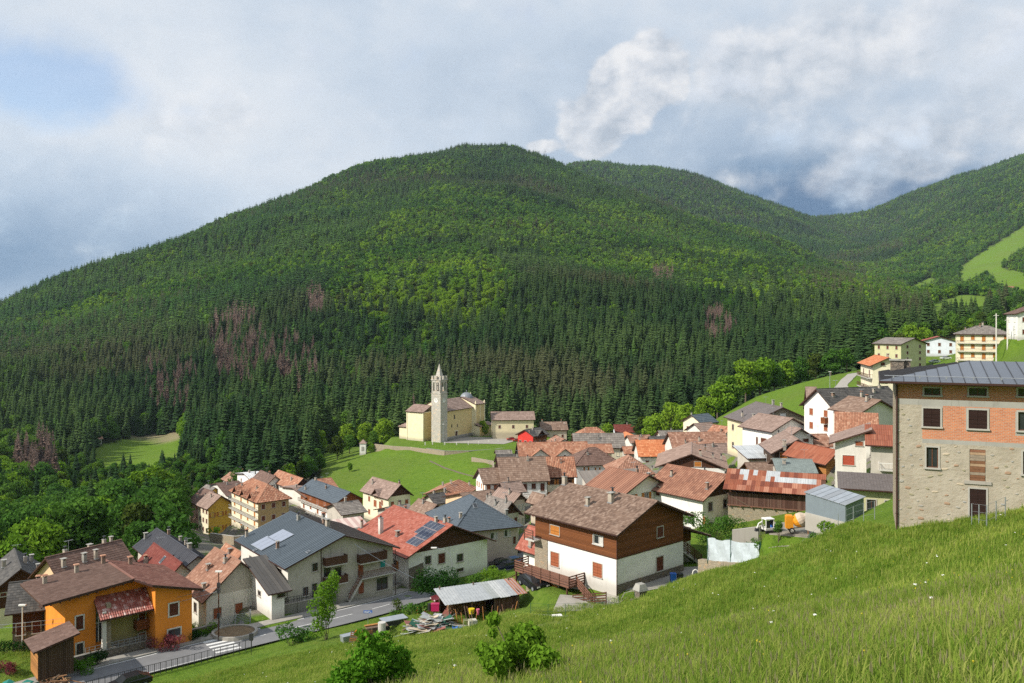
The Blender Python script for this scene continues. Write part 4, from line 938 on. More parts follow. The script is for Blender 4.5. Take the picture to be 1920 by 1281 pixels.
# ---- where they grow
def scatter(n, r0, r1, a0=-37, a1=37, p=1.0):
    """uniform by area between two distances"""
    u = rs.rand(n); r = np.sqrt(r0*r0+u*(r1*r1-r0*r0)); a = np.radians(a0+(a1-a0)*rs.rand(n))
    return r*np.sin(a), r*np.cos(a)
xs, ys = [], []
for (r0, r1, dens) in ((165, 430, 1/34), (430, 900, 1/30), (900, 1500, 1/36), (1500, 2300, 1/48), (2300, 3100, 1/75), (3100, 5400, 1/170)):
    area = math.radians(74)/2*(r1*r1-r0*r0); x, y = scatter(int(area*dens), r0, r1); xs.append(x); ys.append(y)
FX = np.concatenate(xs); FY = np.concatenate(ys); FZ = gfast(FX, FY)
keep = rs.rand(len(FX)) < cover(FX, FY, FZ)
px, py = to_px(FX, FY, FZ)
# hidden back slopes carry no trees
rgrid = np.exp(np.linspace(math.log(150), math.log(7000), 420)); agrid = np.radians(np.linspace(-38, 38, 300))
RA, RG = np.meshgrid(agrid, rgrid); e = ((gfast((RG*np.sin(RA)).ravel(), (RG*np.cos(RA)).ravel())+8).reshape(RA.shape)/RG)
runmax = np.maximum.accumulate(e, 0)
ai = np.clip(((np.arctan2(FX, FY)-agrid[0])/(agrid[1]-agrid[0])).astype(int), 0, 299); FR = np.hypot(FX, FY)
ri = np.clip(((np.log(FR)-math.log(150))/(math.log(7000/150))*419).astype(int)-3, 0, 419)
keep &= ((FZ+30)/FR) > runmax[ri, ai]-0.012
FX, FY, FZ, px, py, FR = (a[keep] for a in (FX, FY, FZ, px, py, FR))
# kinds
nz = fbm(FX/260, FY/260, 4); nz2 = fbm(FX/70+40, FY/70, 3); nz3 = fbm(FX/420+11, FY/420+7, 3); u = rs.rand(len(FX))
pb = 0.08+0.62*smooth((nz-0.035)/0.07)            # chance of broadleaf
def zone(poly, val, add=False):
    m = inpoly(px, py, poly); pb[m] = (pb[m]+val) if add else val
zone([(-50,850),(200,880),(360,880),(430,900),(420,1300),(-50,1300)], 0.86)
zone([(-50,600),(180,640),(200,830),(-50,840)], 0.10)
zone([(600,560),(660,500),(760,470),(900,470),(980,540),(940,600),(860,610),(760,600),(640,600)], 0.90)
zone([(640,480),(820,350),(1000,380),(1150,420),(1100,470),(900,450)], 0.7)
zone([(1000,420),(1300,430),(1600,540),(1700,600),(1500,560),(1250,520),(1050,480)], 0.55)
zone([(1400,520),(1620,570),(1760,620),(1640,680),(1560,640),(1460,580)], 0.75)
zone([(1560,560),(1700,470),(1925,440),(1925,640),(1650,700),(1560,660)], 0.78)
zone([(1580,400),(1925,290),(1925,440),(1700,470)], 0.45)
zone([(480,700),(760,700),(760,840),(560,840),(480,790)], 0.40)
zone([(900,620),(1500,640),(1340,800),(900,800)], 0.05)
zone([(210,620),(600,620),(560,760),(210,760)], 0.05)
zone([(1090,300),(1530,400),(1400,420),(1200,380)], 0.35)
pl = np.clip(0.30+nz3*2.2, 0.05, 0.8); pl = np.where(py < 470, np.clip(pl+0.22, 0, 0.8), pl); pl = np.where((py > 600) & (FR < 900), 0.05, pl)
kind = np.where(u < pb, 'broad', np.where(rs.rand(len(FX)) < pl, 'larch', 'spruce'))
br = kind == 'broad'; s = rs.rand(len(FX))
pf = np.clip(0.30+nz2*1.6, 0.05, 0.9)
fz = inpoly(px, py, [(600,600),(700,510),(900,500),(960,560),(900,620),(700,620)]) | inpoly(px, py, [(1100,470),(1400,480),(1700,640),(1560,640)])
pf = np.where(fz, 0.88, pf)
kind = np.where(br & (s < pf), 'fresh', kind); kind = np.where(br & (s > 0.86), 'olive', kind)
# withered spruces
DEAD = [([(388,600),(440,575),(485,600),(505,700),(470,735),(400,725)], .62), ([(268,665),(330,690),(372,700),(350,790),(280,780)], .55), ([(495,650),(590,650),(595,730),(560,745),(500,715)], .55),
        ([(575,545),(605,545),(608,610),(578,610)], .8), ([(1318,595),(1345,585),(1382,640),(1375,670),(1325,660)], .65), ([(1222,500),(1262,500),(1262,530),(1224,530)], .7), ([(28,850),(100,850),(105,925),(35,925)], .7)]
for poly, pr in DEAD: kind = np.where(inpoly(px, py-18, poly) & (rs.rand(len(FX)) < pr), 'dead', kind)
kind = np.where((FR < 440) & (px < 430) & ((kind == 'spruce') | (kind == 'larch')) & (rs.rand(len(FX)) < .8), 'broad', kind)
scl = 0.62+0.62*rs.rand(len(FX)); scl = np.where(FR > 2300, scl*1.15, scl); scl = np.where(FR > 3100, scl*1.2, scl)
scl = np.where((FR < 430) & (px < 600), scl*0.8, scl)
scl = np.where((px > 120) & (px < 420) & (py > 868) & (py < 975), scl*0.55, scl); scl = np.where(np.isin(kind, ('spruce', 'larch', 'dead')) & (FR < 1150) & (px > 420), scl*1.14, scl)
rot = rs.rand(len(FX))*6.283
print('forest points', len(FX), {k: int((kind == k).sum()) for k in set(kind.tolist())})

# ---- the largest ones in view stand as trees of their own
inview = (px > -40) & (px < 1960)
hpx = 25*scl*F/FR
vis = ((FZ+22*scl)/FR) > runmax[np.clip(((np.log(FR)-math.log(150))/(math.log(7000/150))*419).astype(int)-1, 0, 419), np.clip(((np.arctan2(FX, FY)-agrid[0])/(agrid[1]-agrid[0])).astype(int), 0, 299)]-0.002
own = np.zeros(len(FX), bool)
LMK = [(90, 'at the far left edge'), (200, 'near the lone hut'), (300, 'beside the forest clearing'), (380, 'left of the pink house'), (470, 'above the white roofed house'), (560, 'behind the rear brown roof'), (650, 'behind the white shrine'), (760, 'left of the church tower'), (860, 'behind the church nave'),
       (930, 'between church and parish house'), (1010, 'behind the parish house'), (1090, 'behind the orange hipped roof'), (1180, 'behind the maroon roof'), (1280, 'behind the bright meadow trees'), (1420, 'above the meadow edge trees'), (1540, 'above the upper lane'), (1700, 'left of the pale green house'), (3000, 'behind the houses on the hill')]
def region_words(x_, y_, s_=1.0):
    lm = next(t for m, t in LMK if x_ < m)
    band = 'in the lowest row' if y_ > 850 else 'low on the slope' if y_ > 800 else 'part way up the slope' if y_ > 740 else 'higher on the slope'
    return band+' '+lm
TREE_LABEL = {'spruce': 'tall dark green spruce', 'larch': 'mid green larch', 'dead': 'withered reddish-brown spruce', 'broad': 'green leafy tree', 'fresh': 'bright fresh green leafy tree', 'olive': 'olive green leafy tree'}
TREE_NAME = {'spruce': 'spruce_tree', 'larch': 'larch_tree', 'dead': 'withered_spruce_tree', 'broad': 'leafy_tree', 'fresh': 'leafy_tree', 'olive': 'leafy_tree'}
def plant(kd, i, loc, s, rz, label, group=None, cat='tree', sz=None):
    cm, tm = PROTO[kd, i]
    t = thing(TREE_NAME[kd], label, cat, loc, rz, group); t.scale = (s, s, sz or s)
    new_obj('trunk', tm, t); new_obj('crown', cm, t)
    return t
for kd_set, cap in ((('spruce', 'larch', ), 250), (('dead',), 45), (('broad', 'fresh', 'olive'), 240)):
    m = inview & vis & np.isin(kind, kd_set) & (FR < 1000); ii = np.where(m)[0]; ii = ii[np.argsort(-hpx[ii])][:cap]; own[ii] = True
for j in np.where(own)[0]:
    kd = str(kind[j]); w_ = region_words(px[j], py[j]); sz_ = 'large ' if scl[j] > 1.03 else 'small ' if scl[j] < .8 else ''; lab = sz_+TREE_LABEL[kd]+' '+w_
    plant(kd, int(j) % (4 if kd in ('spruce', 'larch') else 3), (FX[j], FY[j], FZ[j]-0.3), float(scl[j]), float(rot[j]), lab, sz_+TREE_LABEL[kd]+'s '+w_)
# ---- all others as masses
GNCOUNT = [0]
def mass(name, meshes, P3, scale, rz, label, cat, tilt=0.0):
    """one object: meshes instanced on points"""
    if len(P3) == 0: return
    colx = bpy.data.collections.new('kit_'+name)
    for k, me_ in enumerate(meshes):
        o = bpy.data.objects.new('%s_kit_%02d' % (name, k), me_); colx.objects.link(o)
    pm = bpy.data.meshes.new(name); pm.vertices.add(len(P3)); pm.vertices.foreach_set('co', np.asarray(P3, np.float32).ravel())
    pm.attributes.new('s', 'FLOAT', 'POINT').data.foreach_set('value', np.asarray(scale, np.float32))
    pm.attributes.new('rz', 'FLOAT', 'POINT').data.foreach_set('value', np.asarray(rz, np.float32))
    pm.attributes.new('k', 'INT', 'POINT').data.foreach_set('value', np.random.randint(0, len(meshes), len(P3)).astype(np.int32))
    o = new_obj(name, pm); tag(o, label, cat, kind='stuff')
    ng = bpy.data.node_groups.new('spread_'+name, 'GeometryNodeTree')
    ng.interface.new_socket('Geometry', in_out='INPUT', socket_type='NodeSocketGeometry'); ng.interface.new_socket('Geometry', in_out='OUTPUT', socket_type='NodeSocketGeometry')
    N = ng.nodes; L = ng.links; gi = N.new('NodeGroupInput'); go = N.new('NodeGroupOutput')
    ci = N.new('GeometryNodeCollectionInfo'); ci.inputs['Collection'].default_value = colx; ci.inputs['Separate Children'].default_value = True; ci.inputs['Reset Children'].default_value = True
    m2p = N.new('GeometryNodeMeshToPoints'); iop = N.new('GeometryNodeInstanceOnPoints'); iop.inputs['Pick Instance'].default_value = True
    def attr(nm, tp):
        a = N.new('GeometryNodeInputNamedAttribute'); a.data_type = tp; a.inputs['Name'].default_value = nm; return a.outputs[0]
    cx = N.new('ShaderNodeCombineXYZ'); L.new(attr('rz', 'FLOAT'), cx.inputs[2])
    if tilt: cx.inputs[0].default_value = tilt
    L.new(gi.outputs[0], m2p.inputs[0]); L.new(m2p.outputs[0], iop.inputs['Points']); L.new(ci.outputs[0], iop.inputs['Instance'])
    L.new(attr('k', 'INT'), iop.inputs['Instance Index']); L.new(cx.outputs[0], iop.inputs['Rotation']); L.new(attr('s', 'FLOAT'), iop.inputs['Scale'])
    L.new(iop.outputs[0], go.inputs[0])
    md = o.modifiers.new('spread', 'NODES'); md.node_group = ng
    return o
rest = ~own
NAMES = {'spruce': ('spruce_forest', 'dark spruce forest covering the mountain behind the village', 'forest'), 'larch': ('larch_forest', 'lighter green larches scattered through the mountain forest', 'forest'),
         'broad': ('broadleaf_forest', 'leafy green woodland mixed into the mountain slopes', 'forest'), 'fresh': ('fresh_broadleaf_forest', 'bright yellow-green leafy stands on the mountain', 'forest'),
         'olive': ('olive_woodland', 'olive toned leafy trees in the mountain woods', 'forest'), 'dead': ('withered_forest', 'reddish-brown withered spruces standing in the forest', 'forest')}
NEARLIM = 950
for kd in ('spruce', 'larch', 'broad', 'fresh', 'olive', 'dead'):
    nm, lb, ct = NAMES[kd]; nvar = 4 if kd in ('spruce', 'larch') else 3
    for far_ in (False, True):
        m = rest & (kind == kd) & ((FR >= NEARLIM) if far_ else (FR < NEARLIM))
        if not m.any(): continue
        if far_: ms = [v for k_, v in FAR.items() if k_[0] == kd]
        else: ms = [PROTO[kd, i][0] for i in range(nvar)]
        mass(('distant_' if far_ else '')+nm, ms, np.stack([FX[m], FY[m], FZ[m]-0.5], -1), scl[m], rot[m], ('distant ' if far_ else 'nearer ')+lb, ct)
# ================================================================== house kit
SK = {'coppi': (.25, .38), 'flat': (.33, .40), 'seam': (.52, 60.), 'corr': (.28, 1.9), 'ribt': (.46, .62)}
PROF = {'coppi': [(0, 0), (.5, .065), (1, 0)], 'flat': [(0.0, 0), (0.97, 0)], 'seam': [(0, 0), (.90, 0), (.92, .05), (.99, .05), (1, 0)],
        'corr': [(0, 0), (.5, .035), (1, 0)], 'ribt': [(0, 0), (.14, .09), (.30, 0), (1, 0)]}
STEP = {'coppi': .035, 'flat': .028, 'seam': 0.0, 'corr': .02, 'ribt': .03}
def inpoly_uv(u, v, poly): return inpoly(u, v, poly)
def cover_plane(mb, poly, kind, mat, Y, lift=0.03, mats2=None):
    """lay tiles / sheets on one roof slope; poly[0]->poly[1] is the eave"""
    P0 = np.array(poly[0], float); U = np.array(poly[1], float)-P0; U /= np.linalg.norm(U)
    Nn = None
    for k in range(2, len(poly)):
        c = np.cross(U, np.array(poly[k], float)-P0)
        if np.linalg.norm(c) > 1e-6: Nn = c/np.linalg.norm(c); break
    if Nn[2] < 0: Nn = -Nn
    V = np.cross(Nn, U)
    if V[2] < 0: V = -V
    uv = [(float(np.dot(np.array(p)-P0, U)), float(np.dot(np.array(p)-P0, V))) for p in poly]
    umin, umax = min(a for a, _ in uv), max(a for a, _ in uv); vmax = max(b_ for _, b_ in uv)
    f = 1.0 if Y < 150 else 1.35 if Y < 210 else 1.8 if Y < 300 else 2.6
    tw, tl = SK[kind]; tw *= f; tl *= f
    nu = max(1, round((umax-umin)/tw)); tw = (umax-umin)/nu
    nv = max(1, round(vmax/tl)) if tl < 50 else 1; tl = vmax/nv
    I, J = np.meshgrid(np.arange(nu), np.arange(nv)); I = I.ravel(); J = J.ravel()
    u0 = umin+I*tw; v0 = J*tl
    if kind == 'seam':
        # clip each sheet to the slope outline
        lo, hi = [], []
        for uu in u0+tw/2:
            vs = []
            for (a, b_), (c, d) in zip(uv, uv[1:]+uv[:1]):
                if (a > uu) != (c > uu): vs.append(b_+(d-b_)*(uu-a)/(c-a))
            lo.append(min(vs) if vs else 0); hi.append(max(vs) if vs else 0)
        v0 = np.array(lo); v1 = np.array(hi); ok = v1-v0 > 0.05
    else:
        v1 = v0+tl; ok = inpoly(u0+tw/2, v0+tl/2, uv)
    u0, v0, v1 = u0[ok], v0[ok], v1[ok]; n_ = len(u0)
    if n_ == 0: return
    pr = PROF[kind]; st = STEP[kind]*f; K_ = len(pr)
    jit = np.random.uniform(-1, 1, n_)*(0.012*f if kind in ('coppi', 'flat') else 0)
    Vt = []
    for (pu, ph) in pr:
        ph = ph*(f if kind != 'seam' else 1)
        for (vv, hh) in ((v0-(0.03 if kind != 'seam' else 0)+jit, ph+st), (v1, ph)):
            Vt.append(P0+np.outer(u0+pu*tw, U)+np.outer(vv, V)+(hh+lift)*Nn)
    # skirt under the lower lip
    if st:
        for (pu, ph) in pr: Vt.append(P0+np.outer(u0+pu*tw, U)+np.outer(v0-0.03+jit, V)+(lift-0.01)*Nn)
    Vt = np.stack(Vt, 1); m = Vt.shape[1]; base = (np.arange(n_)*m)[:, None]; Fc = []
    for k in range(K_-1):
        Fc.append(base+np.array([[2*k, 2*k+2, 2*k+3, 2*k+1]]))
        if st: Fc.append(base+np.array([[2*K_+k, 2*K_+k+1, 2*k+2, 2*k]]))
    nf = len(Fc); Fq = np.stack(Fc, 1).reshape(-1, 4)
    R = np.clip(0.5+0.24*np.random.normal(size=n_), 0, 1)
    if kind == 'seam': R = np.clip(0.5+0.15*np.random.normal(size=n_), 0, 1)
    mb.arrays(Vt.reshape(-1, 3), Fq, mat, np.repeat(R, nf))

def prism(mb, poly, t, m):
    """slab: outline poly (top), t thick downwards"""
    lo = [Vector(p)-Vector((0, 0, t)) for p in poly]; n_ = len(poly)
    mb.quad([Vector(p) for p in poly], m); mb.quad(lo[::-1], m)
    for i in range(n_): mb.quad([lo[i], lo[(i+1) % n_], Vector(poly[(i+1) % n_]), Vector(poly[i])], m)

_WC = {}
def win_meshes(w, h, style, far):
    key = (round(w, 2), round(h, 2), style, far)
    if key in _WC: return _WC[key]
    fr = MB(); pane = MB(); leaf = None; sm = {'b': M_sh_brown, 'o': M_sh_orange, 'oo': M_sh_orange, 'r': M_sh_rust, 'R': M_sh_red, 'd': M_sh_dark, 't': M_teal, 'a': M_sh_rust, 'k': M_wood}.get(style)
    surround = {'b': M_surround, 'g': M_surround, 'w': M_frame, 'W': M_white, 'R': M_white2, 'o': M_surround, 'oo': M_surround, 'k': M_surround, 'G': M_surround}.get(style, M_surround)
    b_ = 0.11 if style in ('g', 'b', 'w', 'G', 'd') else 0.07; d = 0.035
    fr.box((-w/2-b_/2, -d/2, h/2), (b_, d, h+2*b_), surround); fr.box((w/2+b_/2, -d/2, h/2), (b_, d, h+2*b_), surround)
    fr.box((0, -d/2, h+b_/2), (w, d, b_), surround); fr.box((0, -0.05, -b_/2), (w+2*b_+0.1, 0.1+d, b_), surround)
    leafobjs = []
    if style == 'W':
        fr.box((0, 0.0, h/2), (w-0.01, 0.05, h-0.01), M_white)
    elif style in ('b', 'o', 'r', 'd', 't', 'a', 'k'):
        lf = MB(); wl = w/2-0.015
        lf.box((0, 0, h/2), (wl, 0.04, h-0.02), sm)
        for zz in (0.03, h-0.03, h*0.5): lf.box((0, -0.028, zz), (wl, 0.016, 0.05), sm)
        leaf = lf
        leafobjs = [(-w/4, 0.02), (w/4, 0.02)]
    elif style == 'R':
        lf = MB()
        n_ = max(6, int(h/0.07))
        for i in range(n_): lf.box((0, 0.0, (i+.5)*h/n_), (w-0.02, 0.03, h/n_*0.86), sm)
        lf.box((0, 0.02, h/2), (w-0.02, 0.01, h), sm); leaf = lf; leafobjs = [(0, 0.05)]
    else:
        pane.box((0, 0.13, h/2), (w, 0.01, h), M_glass)
        fm = M_frame_w if style in ('g',) else M_frame
        for xx in (-w/2+0.03, 0, w/2-0.03): pane.box((xx, 0.11, h/2), (0.055, 0.04, h), fm)
        for zz in (0.03, h-0.03): pane.box((0, 0.108, zz), (w, 0.04, 0.055), fm)
        if style == 'w': pane.box((w*.25, 0.12, h*.5), (w*.4, 0.01, h*.9), M_frame)
        if style == 'oo':
            lf = MB(); lf.box((0, 0, h/2), (w*0.52, 0.04, h), sm); leaf = lf; leafobjs = [(-w*0.82, -0.05), (w*0.82, -0.05)]
    if far:
        for (lx, ly) in leafobjs:
            for (v_, f_) in ((leaf.v, leaf.f),):
                i = len(fr.v); fr.v.extend([(a+lx, c+ly, e) for a, c, e in v_]); fr.f.extend([tuple(k+i for k in q) for q in f_]); fr.mi.extend([fr.slot(sm)]*len(f_)); fr.r.extend(leaf.r)
        if pane.v:
            i = len(fr.v); fr.v.extend(pane.v); fr.f.extend([tuple(k+i for k in q) for q in pane.f]); fr.mi.extend([fr.slot(pane.mats[q]) for q in pane.mi]); fr.r.extend(pane.r)
        out = (fr.mesh('window'), None, None, [])
    else:
        out = (fr.mesh('window'), pane.mesh('pane') if pane.v else None, leaf.mesh('shutter') if leaf else None, leafobjs)
    _WC[key] = out; return out

class House:
    def __init__(s, k, name='house'):
        s.k = k; s.h = k['h']; s.W = k['W']; s.D = k['D']; s.rise = k['rise']; s.ridge = k['ridge']; s.Y = k['Y']
        s.o = k.get('o', 0.75 if k['Y'] > 60 else 0.6); s.far = k['Y'] > 205
        s.root = thing(name, k['label'], k.get('cat', 'house'), k['origin'], math.radians(k['th']), k.get('group'))
        s.Mi = (Matrix.Translation(k['origin']) @ Matrix.Rotation(math.radians(k['th']), 4, 'Z')).inverted()
    def zr(s, x, y):
        W, D, r = s.W, s.D, s.rise
        if s.ridge == 'y': return s.h+r*(1-abs(x-W/2)/(W/2))
        if s.ridge == 'x': return s.h+r*(1-abs(y-D/2)/(D/2))
        if s.ridge == 'shedy': return s.h+r*y/D
        if s.ridge == 'shedx': return s.h+r*x/W
        m = min(W, D)/2; return s.h+r*min(1, min(x, W-x, y, D-y)/m)
    def face(s, f):
        """returns point function (s, out, z), rotation, s-range"""
        o = s.o
        if f == 'R': return (lambda a, out, z: Vector((a, o-out, z))), 0.0, (o, s.W-o)
        if f == 'L': return (lambda a, out, z: Vector((o-out, a, z))), -math.pi/2, (o, s.D-o)
        if f == 'B': return (lambda a, out, z: Vector((a, s.D-o+out, z))), math.pi, (o, s.W-o)
        return (lambda a, out, z: Vector((s.W-o+out, a, z))), math.pi/2, (o, s.D-o)
    def px(s, f, px, py):
        """(s, z) on a wall face seen at a photo pixel"""
        r = P(px, py, 1.0); o0 = s.Mi @ Vector((0, 0, 0)); r1 = (s.Mi @ r)-o0
        ax = 1 if f == 'R' else 0; t = (s.o-o0[ax])/r1[ax]; p = o0+r1*t
        return (p.x if f == 'R' else p.y), p.z
    def planes(s):
        W, D, h, r = s.W, s.D, s.h, s.rise; z1 = h+r
        if s.ridge == 'y': return [[(0, D, h), (0, 0, h), (W/2, 0, z1), (W/2, D, z1)], [(W, 0, h), (W, D, h), (W/2, D, z1), (W/2, 0, z1)]]
        if s.ridge == 'x': return [[(0, 0, h), (W, 0, h), (W, D/2, z1), (0, D/2, z1)], [(W, D, h), (0, D, h), (0, D/2, z1), (W, D/2, z1)]]
        if s.ridge == 'shedy': return [[(0, 0, h), (W, 0, h), (W, D, z1), (0, D, z1)]]
        if s.ridge == 'shedx': return [[(0, D, h), (0, 0, h), (W, 0, z1), (W, D, z1)]]
        m = min(W, D)/2
        if W >= D:
            a, b_ = (m, D/2, z1), (W-m, D/2, z1)
            return [[(0, 0, h), (W, 0, h), b_, a], [(W, D, h), (0, D, h), a, b_], [(0, D, h), (0, 0, h), a], [(W, 0, h), (W, D, h), b_]]
        a, b_ = (W/2, m, z1), (W/2, D-m, z1)
        return [[(0, D, h), (0, 0, h), a, b_], [(W, 0, h), (W, D, h), b_, a], [(0, 0, h), (W, 0, h), a], [(W, D, h), (0, D, h), b_]]
    def build(s):
        k = s.k; wins = {'L': [], 'R': []}
        for f in 'LR':
            for (x0, y0, x1, y1, st) in k.get(f+'w', []):
                a0, z0 = s.px(f, x0, (y0+y1)/2); a1, _ = s.px(f, x1, (y0+y1)/2); _, zt = s.px(f, (x0+x1)/2, y0); _, zb = s.px(f, (x0+x1)/2, y1)
                wins[f].append(((a0+a1)/2, zb, abs(a1-a0), zt-zb, st))
            n_ = k.get(f+'n')
            if n_:
                fl, cols, st = n_; _, _, (s0, s1) = s.face(f); L = s1-s0; hw = s.h
                for i in range(fl):
                    z0 = 0.35+hw*(i+0.32)/fl if fl > 1 else hw*0.42
                    hh = min(1.35, hw/fl*0.46)
                    for j in range(cols):
                        door = k.get(f+'bal') and i > 0 and (j % 2 == 0)
                        wins[f].append((s0+L*(j+0.5)/cols, z0-(0.55 if door else 0), min(1.0, L/cols*0.5), hh+(0.55 if door else 0), st))
        s.wins = wins; s.walls(); s.roof(); s.windows()
        for f in 'LR':
            for z in k.get(f+'bal', []) or []: s.balcony(f, z)
        return s
    def walls(s):
        k = s.k; mb = MB(); cl = k.get('clad'); cmb = MB()
        for f in 'LRBE':
            fn, _, (s0, s1) = s.face(f); wm = k.get({'L': 'Lm', 'R': 'Rm'}.get(f, '_'), None) or k['wall']
            def zt(a):
                p = fn(a, 0, 0); return s.zr(p.x, p.y)-0.03
            zm = min(zt(s0), zt(s1)); z0 = k.get('skirt', -3.0)
            holes = [(a-w/2, a+w/2, z, z+hh) for (a, z, w, hh, st) in s.wins.get(f, []) if z+hh < zm-0.08 and st != 'W'] if not s.far else []
            xs_ = sorted({s0, s1, *[q for h_ in holes for q in h_[:2] if s0 < q < s1]})
            xc_, zc_ = k.get('cuts', {}).get(f, ((), ()))
            xs_ = sorted(set(xs_) | {q for q in xc_ if s0 < q < s1})
            zs_ = sorted({z0, zm, *[q for q in zc_ if z0 < q < zm], *([cl[0]] if cl and z0 < cl[0] < zm else []), *[q for h_ in holes for q in h_[2:] if z0 < q < zm]})
            for i in range(len(xs_)-1):
                for j in range(len(zs_)-1):
                    xc, zc = (xs_[i]+xs_[i+1])/2, (zs_[j]+zs_[j+1])/2
                    if any(h_[0] < xc < h_[1] and h_[2] < zc < h_[3] for h_ in holes): continue
                    c = cl and zc > cl[0]
                    (mb).quad([fn(xs_[i], 0, zs_[j]), fn(xs_[i+1], 0, zs_[j]), fn(xs_[i+1], 0, zs_[j+1]), fn(xs_[i], 0, zs_[j+1])], k['matfn'](f, xc, zc) if k.get('matfn') else cl[1] if c else (k.get('Rclad') if (f == 'E' and k.get('Rclad')) else wm))
            for (a0, a1, b0, b1) in holes:   # reveals
                d = -0.16
                mb.quad([fn(a0, 0, b0), fn(a0, d, b0), fn(a0, d, b1), fn(a0, 0, b1)], wm); mb.quad([fn(a1, 0, b0), fn(a1, d, b0), fn(a1, d, b1), fn(a1, 0, b1)], wm)
                mb.quad([fn(a0, 0, b1), fn(a1, 0, b1), fn(a1, d, b1), fn(a0, d, b1)], wm); mb.quad([fn(a0, 0, b0), fn(a1, 0, b0), fn(a1, d, b0), fn(a0, d, b0)], wm)
                mb.quad([fn(a0, d, b0), fn(a1, d, b0), fn(a1, d, b1), fn(a0, d, b1)], M_black)
            gm = k.get('gablem') or (cl[1] if cl else wm); mid = (s0+s1)/2
            top = [fn(s0, 0, zm), fn(s1, 0, zm)]
            if zt(s1) > zm+.02: top.append(fn(s1, 0, zt(s1)))
            if zt(mid) > max(zt(s0), zt(s1))+.02: top.append(fn(mid, 0, zt(mid)))
            if zt(s0) > zm+.02: top.append(fn(s0, 0, zt(s0)))
            if len(top) > 2 and s.ridge != 'hip': mb.quad(top, gm)
        s.wall = mb.build('wall', s.root)
        if k['Y'] < 210 and cl:  # drip board between plaster and boarding
            db = MB()
            for f in 'LR':
                fn, _, (s0, s1) = s.face(f); db.bar(fn(s0-0.03, 0.03, cl[0]), fn(s1+0.03, 0.03, cl[0]), 0.06, 0.1, M_soffit)
            db.build('drip_board', s.root)
    def roof(s):
        k = s.k; mb = MB(); tb = MB(); t = 0.16 if s.Y < 250 else 0.22; up = Vector((0, 0, t))
        pls = s.planes()
        for i, pl in enumerate(pls):
            q = [Vector(p)+up for p in pl]; prism(mb, q, t, M_soffit)
            cover_plane(tb, q, k['kind'], k['roof2'] if (k.get('roof2') and i == 1) else k['roof'], s.Y)
            # gutter / verge edge
            mb.bar(q[0]+Vector((0, 0, -.05)), q[1]+Vector((0, 0, -.05)), 0.14, 0.14, M_metal_br)
        # ridge caps
        edges = []
        if s.ridge in 'xy': edges = [(pls[0][2], pls[0][3])]
        elif s.ridge == 'hip':
            edges = [(pls[0][2], pls[0][3]), (pls[0][0], pls[0][3]), (pls[0][1], pls[0][2]), (pls[1][0], pls[1][3]), (pls[1][1], pls[1][2])]
        for a, b_ in edges:
            if k['kind'] == 'coppi' or (k['kind'] in ('flat', 'ribt') and s.Y < 260): tb.bar(Vector(a)+up+Vector((0, 0, .06)), Vector(b_)+up+Vector((0, 0, .06)), 0.24, 0.12, k['roof'], r=0.6)
            else: tb.bar(Vector(a)+up+Vector((0, 0, .03)), Vector(b_)+up+Vector((0, 0, .03)), 0.26, 0.07, k['roof'], r=0.3)
        s.roofo = mb.build('roof', s.root)
        if k.get('twin'):
            for c in (0.30, 0.64): s.dormer(mbt := MB(), tb, 'R', s.W*c, s.W*0.17, 3.0, s.h, s.k['wall'])
        if k.get('dorm'):
            for j in range(k['dorm']): s.dormer(MB(), tb, 'L', s.D*(0.2+0.27*j), 2.0, 1.9, s.h+0.2, M_cream2)
        if k['key'] == 'gablebeige': s.dormer(MB(), tb, 'L', s.D*0.42, 1.9, 1.7, s.h+0.1, M_wood_h2)
        if k['key'] == 'redchalet': s.dormer(MB(), tb, 'R', s.W*0.5, 2.6, 2.0, s.h, M_wood)
        tb.build('roof_sheets' if k['kind'] in ('seam', 'corr') else 'roof_tiles', s.roofo, kind='stuff')
        rng = random.Random(len(k['label']))
        for (cu, cv) in k.get('chim', []): s.chimney(cu*s.W, cv*s.D, rng)
        if 60 < s.Y < 330 and rng.random() < .55 and s.ridge in 'xy':
            x, y = (s.W/2, s.D*rng.uniform(.2, .8)) if s.ridge == 'y' else (s.W*rng.uniform(.2, .8), s.D/2); mb = MB(); t_ = .03 if s.Y < 150 else .045
            mb.bar((0, 0, -.3), (0, 0, 1.7), t_, t_, M_metal_gy); mb.bar((-.6, 0, 1.6), (.6, .1, 1.6), t_, t_, M_metal_gy)
            for i in range(6): mb.bar((-.55+i*.22, -.3+.02*i, 1.6), (-.55+i*.22, .3-.02*i, 1.62), t_*.7, t_*.7, M_metal_gy)
            mb.build('antenna', s.roofo, loc=(x, y, s.zr(x, y)+.2))
        for (cu, cv) in k.get('sky', []): s.skylight(cu*s.W, cv*s.D)
        for (cu, cv) in k.get('coll', []): s.skylight(cu*s.W, cv*s.D, 2.4, 1.8)
    def dormer(s, wm_, tb, f, a, hw, r, z0, wallm):
        """cross gable breaking through the eave at position a of a face"""
        mb = MB(); out = 0.25; t = Vector((0, 0, .16))
        if f == 'R': pt = lambda u_, n_, z: Vector((u_, n_, z)); slope = s.rise/(s.D/2) if s.ridge == 'x' else (s.rise/(min(s.W, s.D)/2))
        else: pt = lambda u_, n_, z: Vector((n_, u_, z)); slope = s.rise/(s.W/2) if s.ridge == 'y' else (s.rise/(min(s.W, s.D)/2))
        if s.ridge == ('y' if f == 'R' else 'x'): slope = 0.3
        back = (z0+r-s.h)/max(slope, .2); back0 = (z0-s.h)/max(slope, .2)
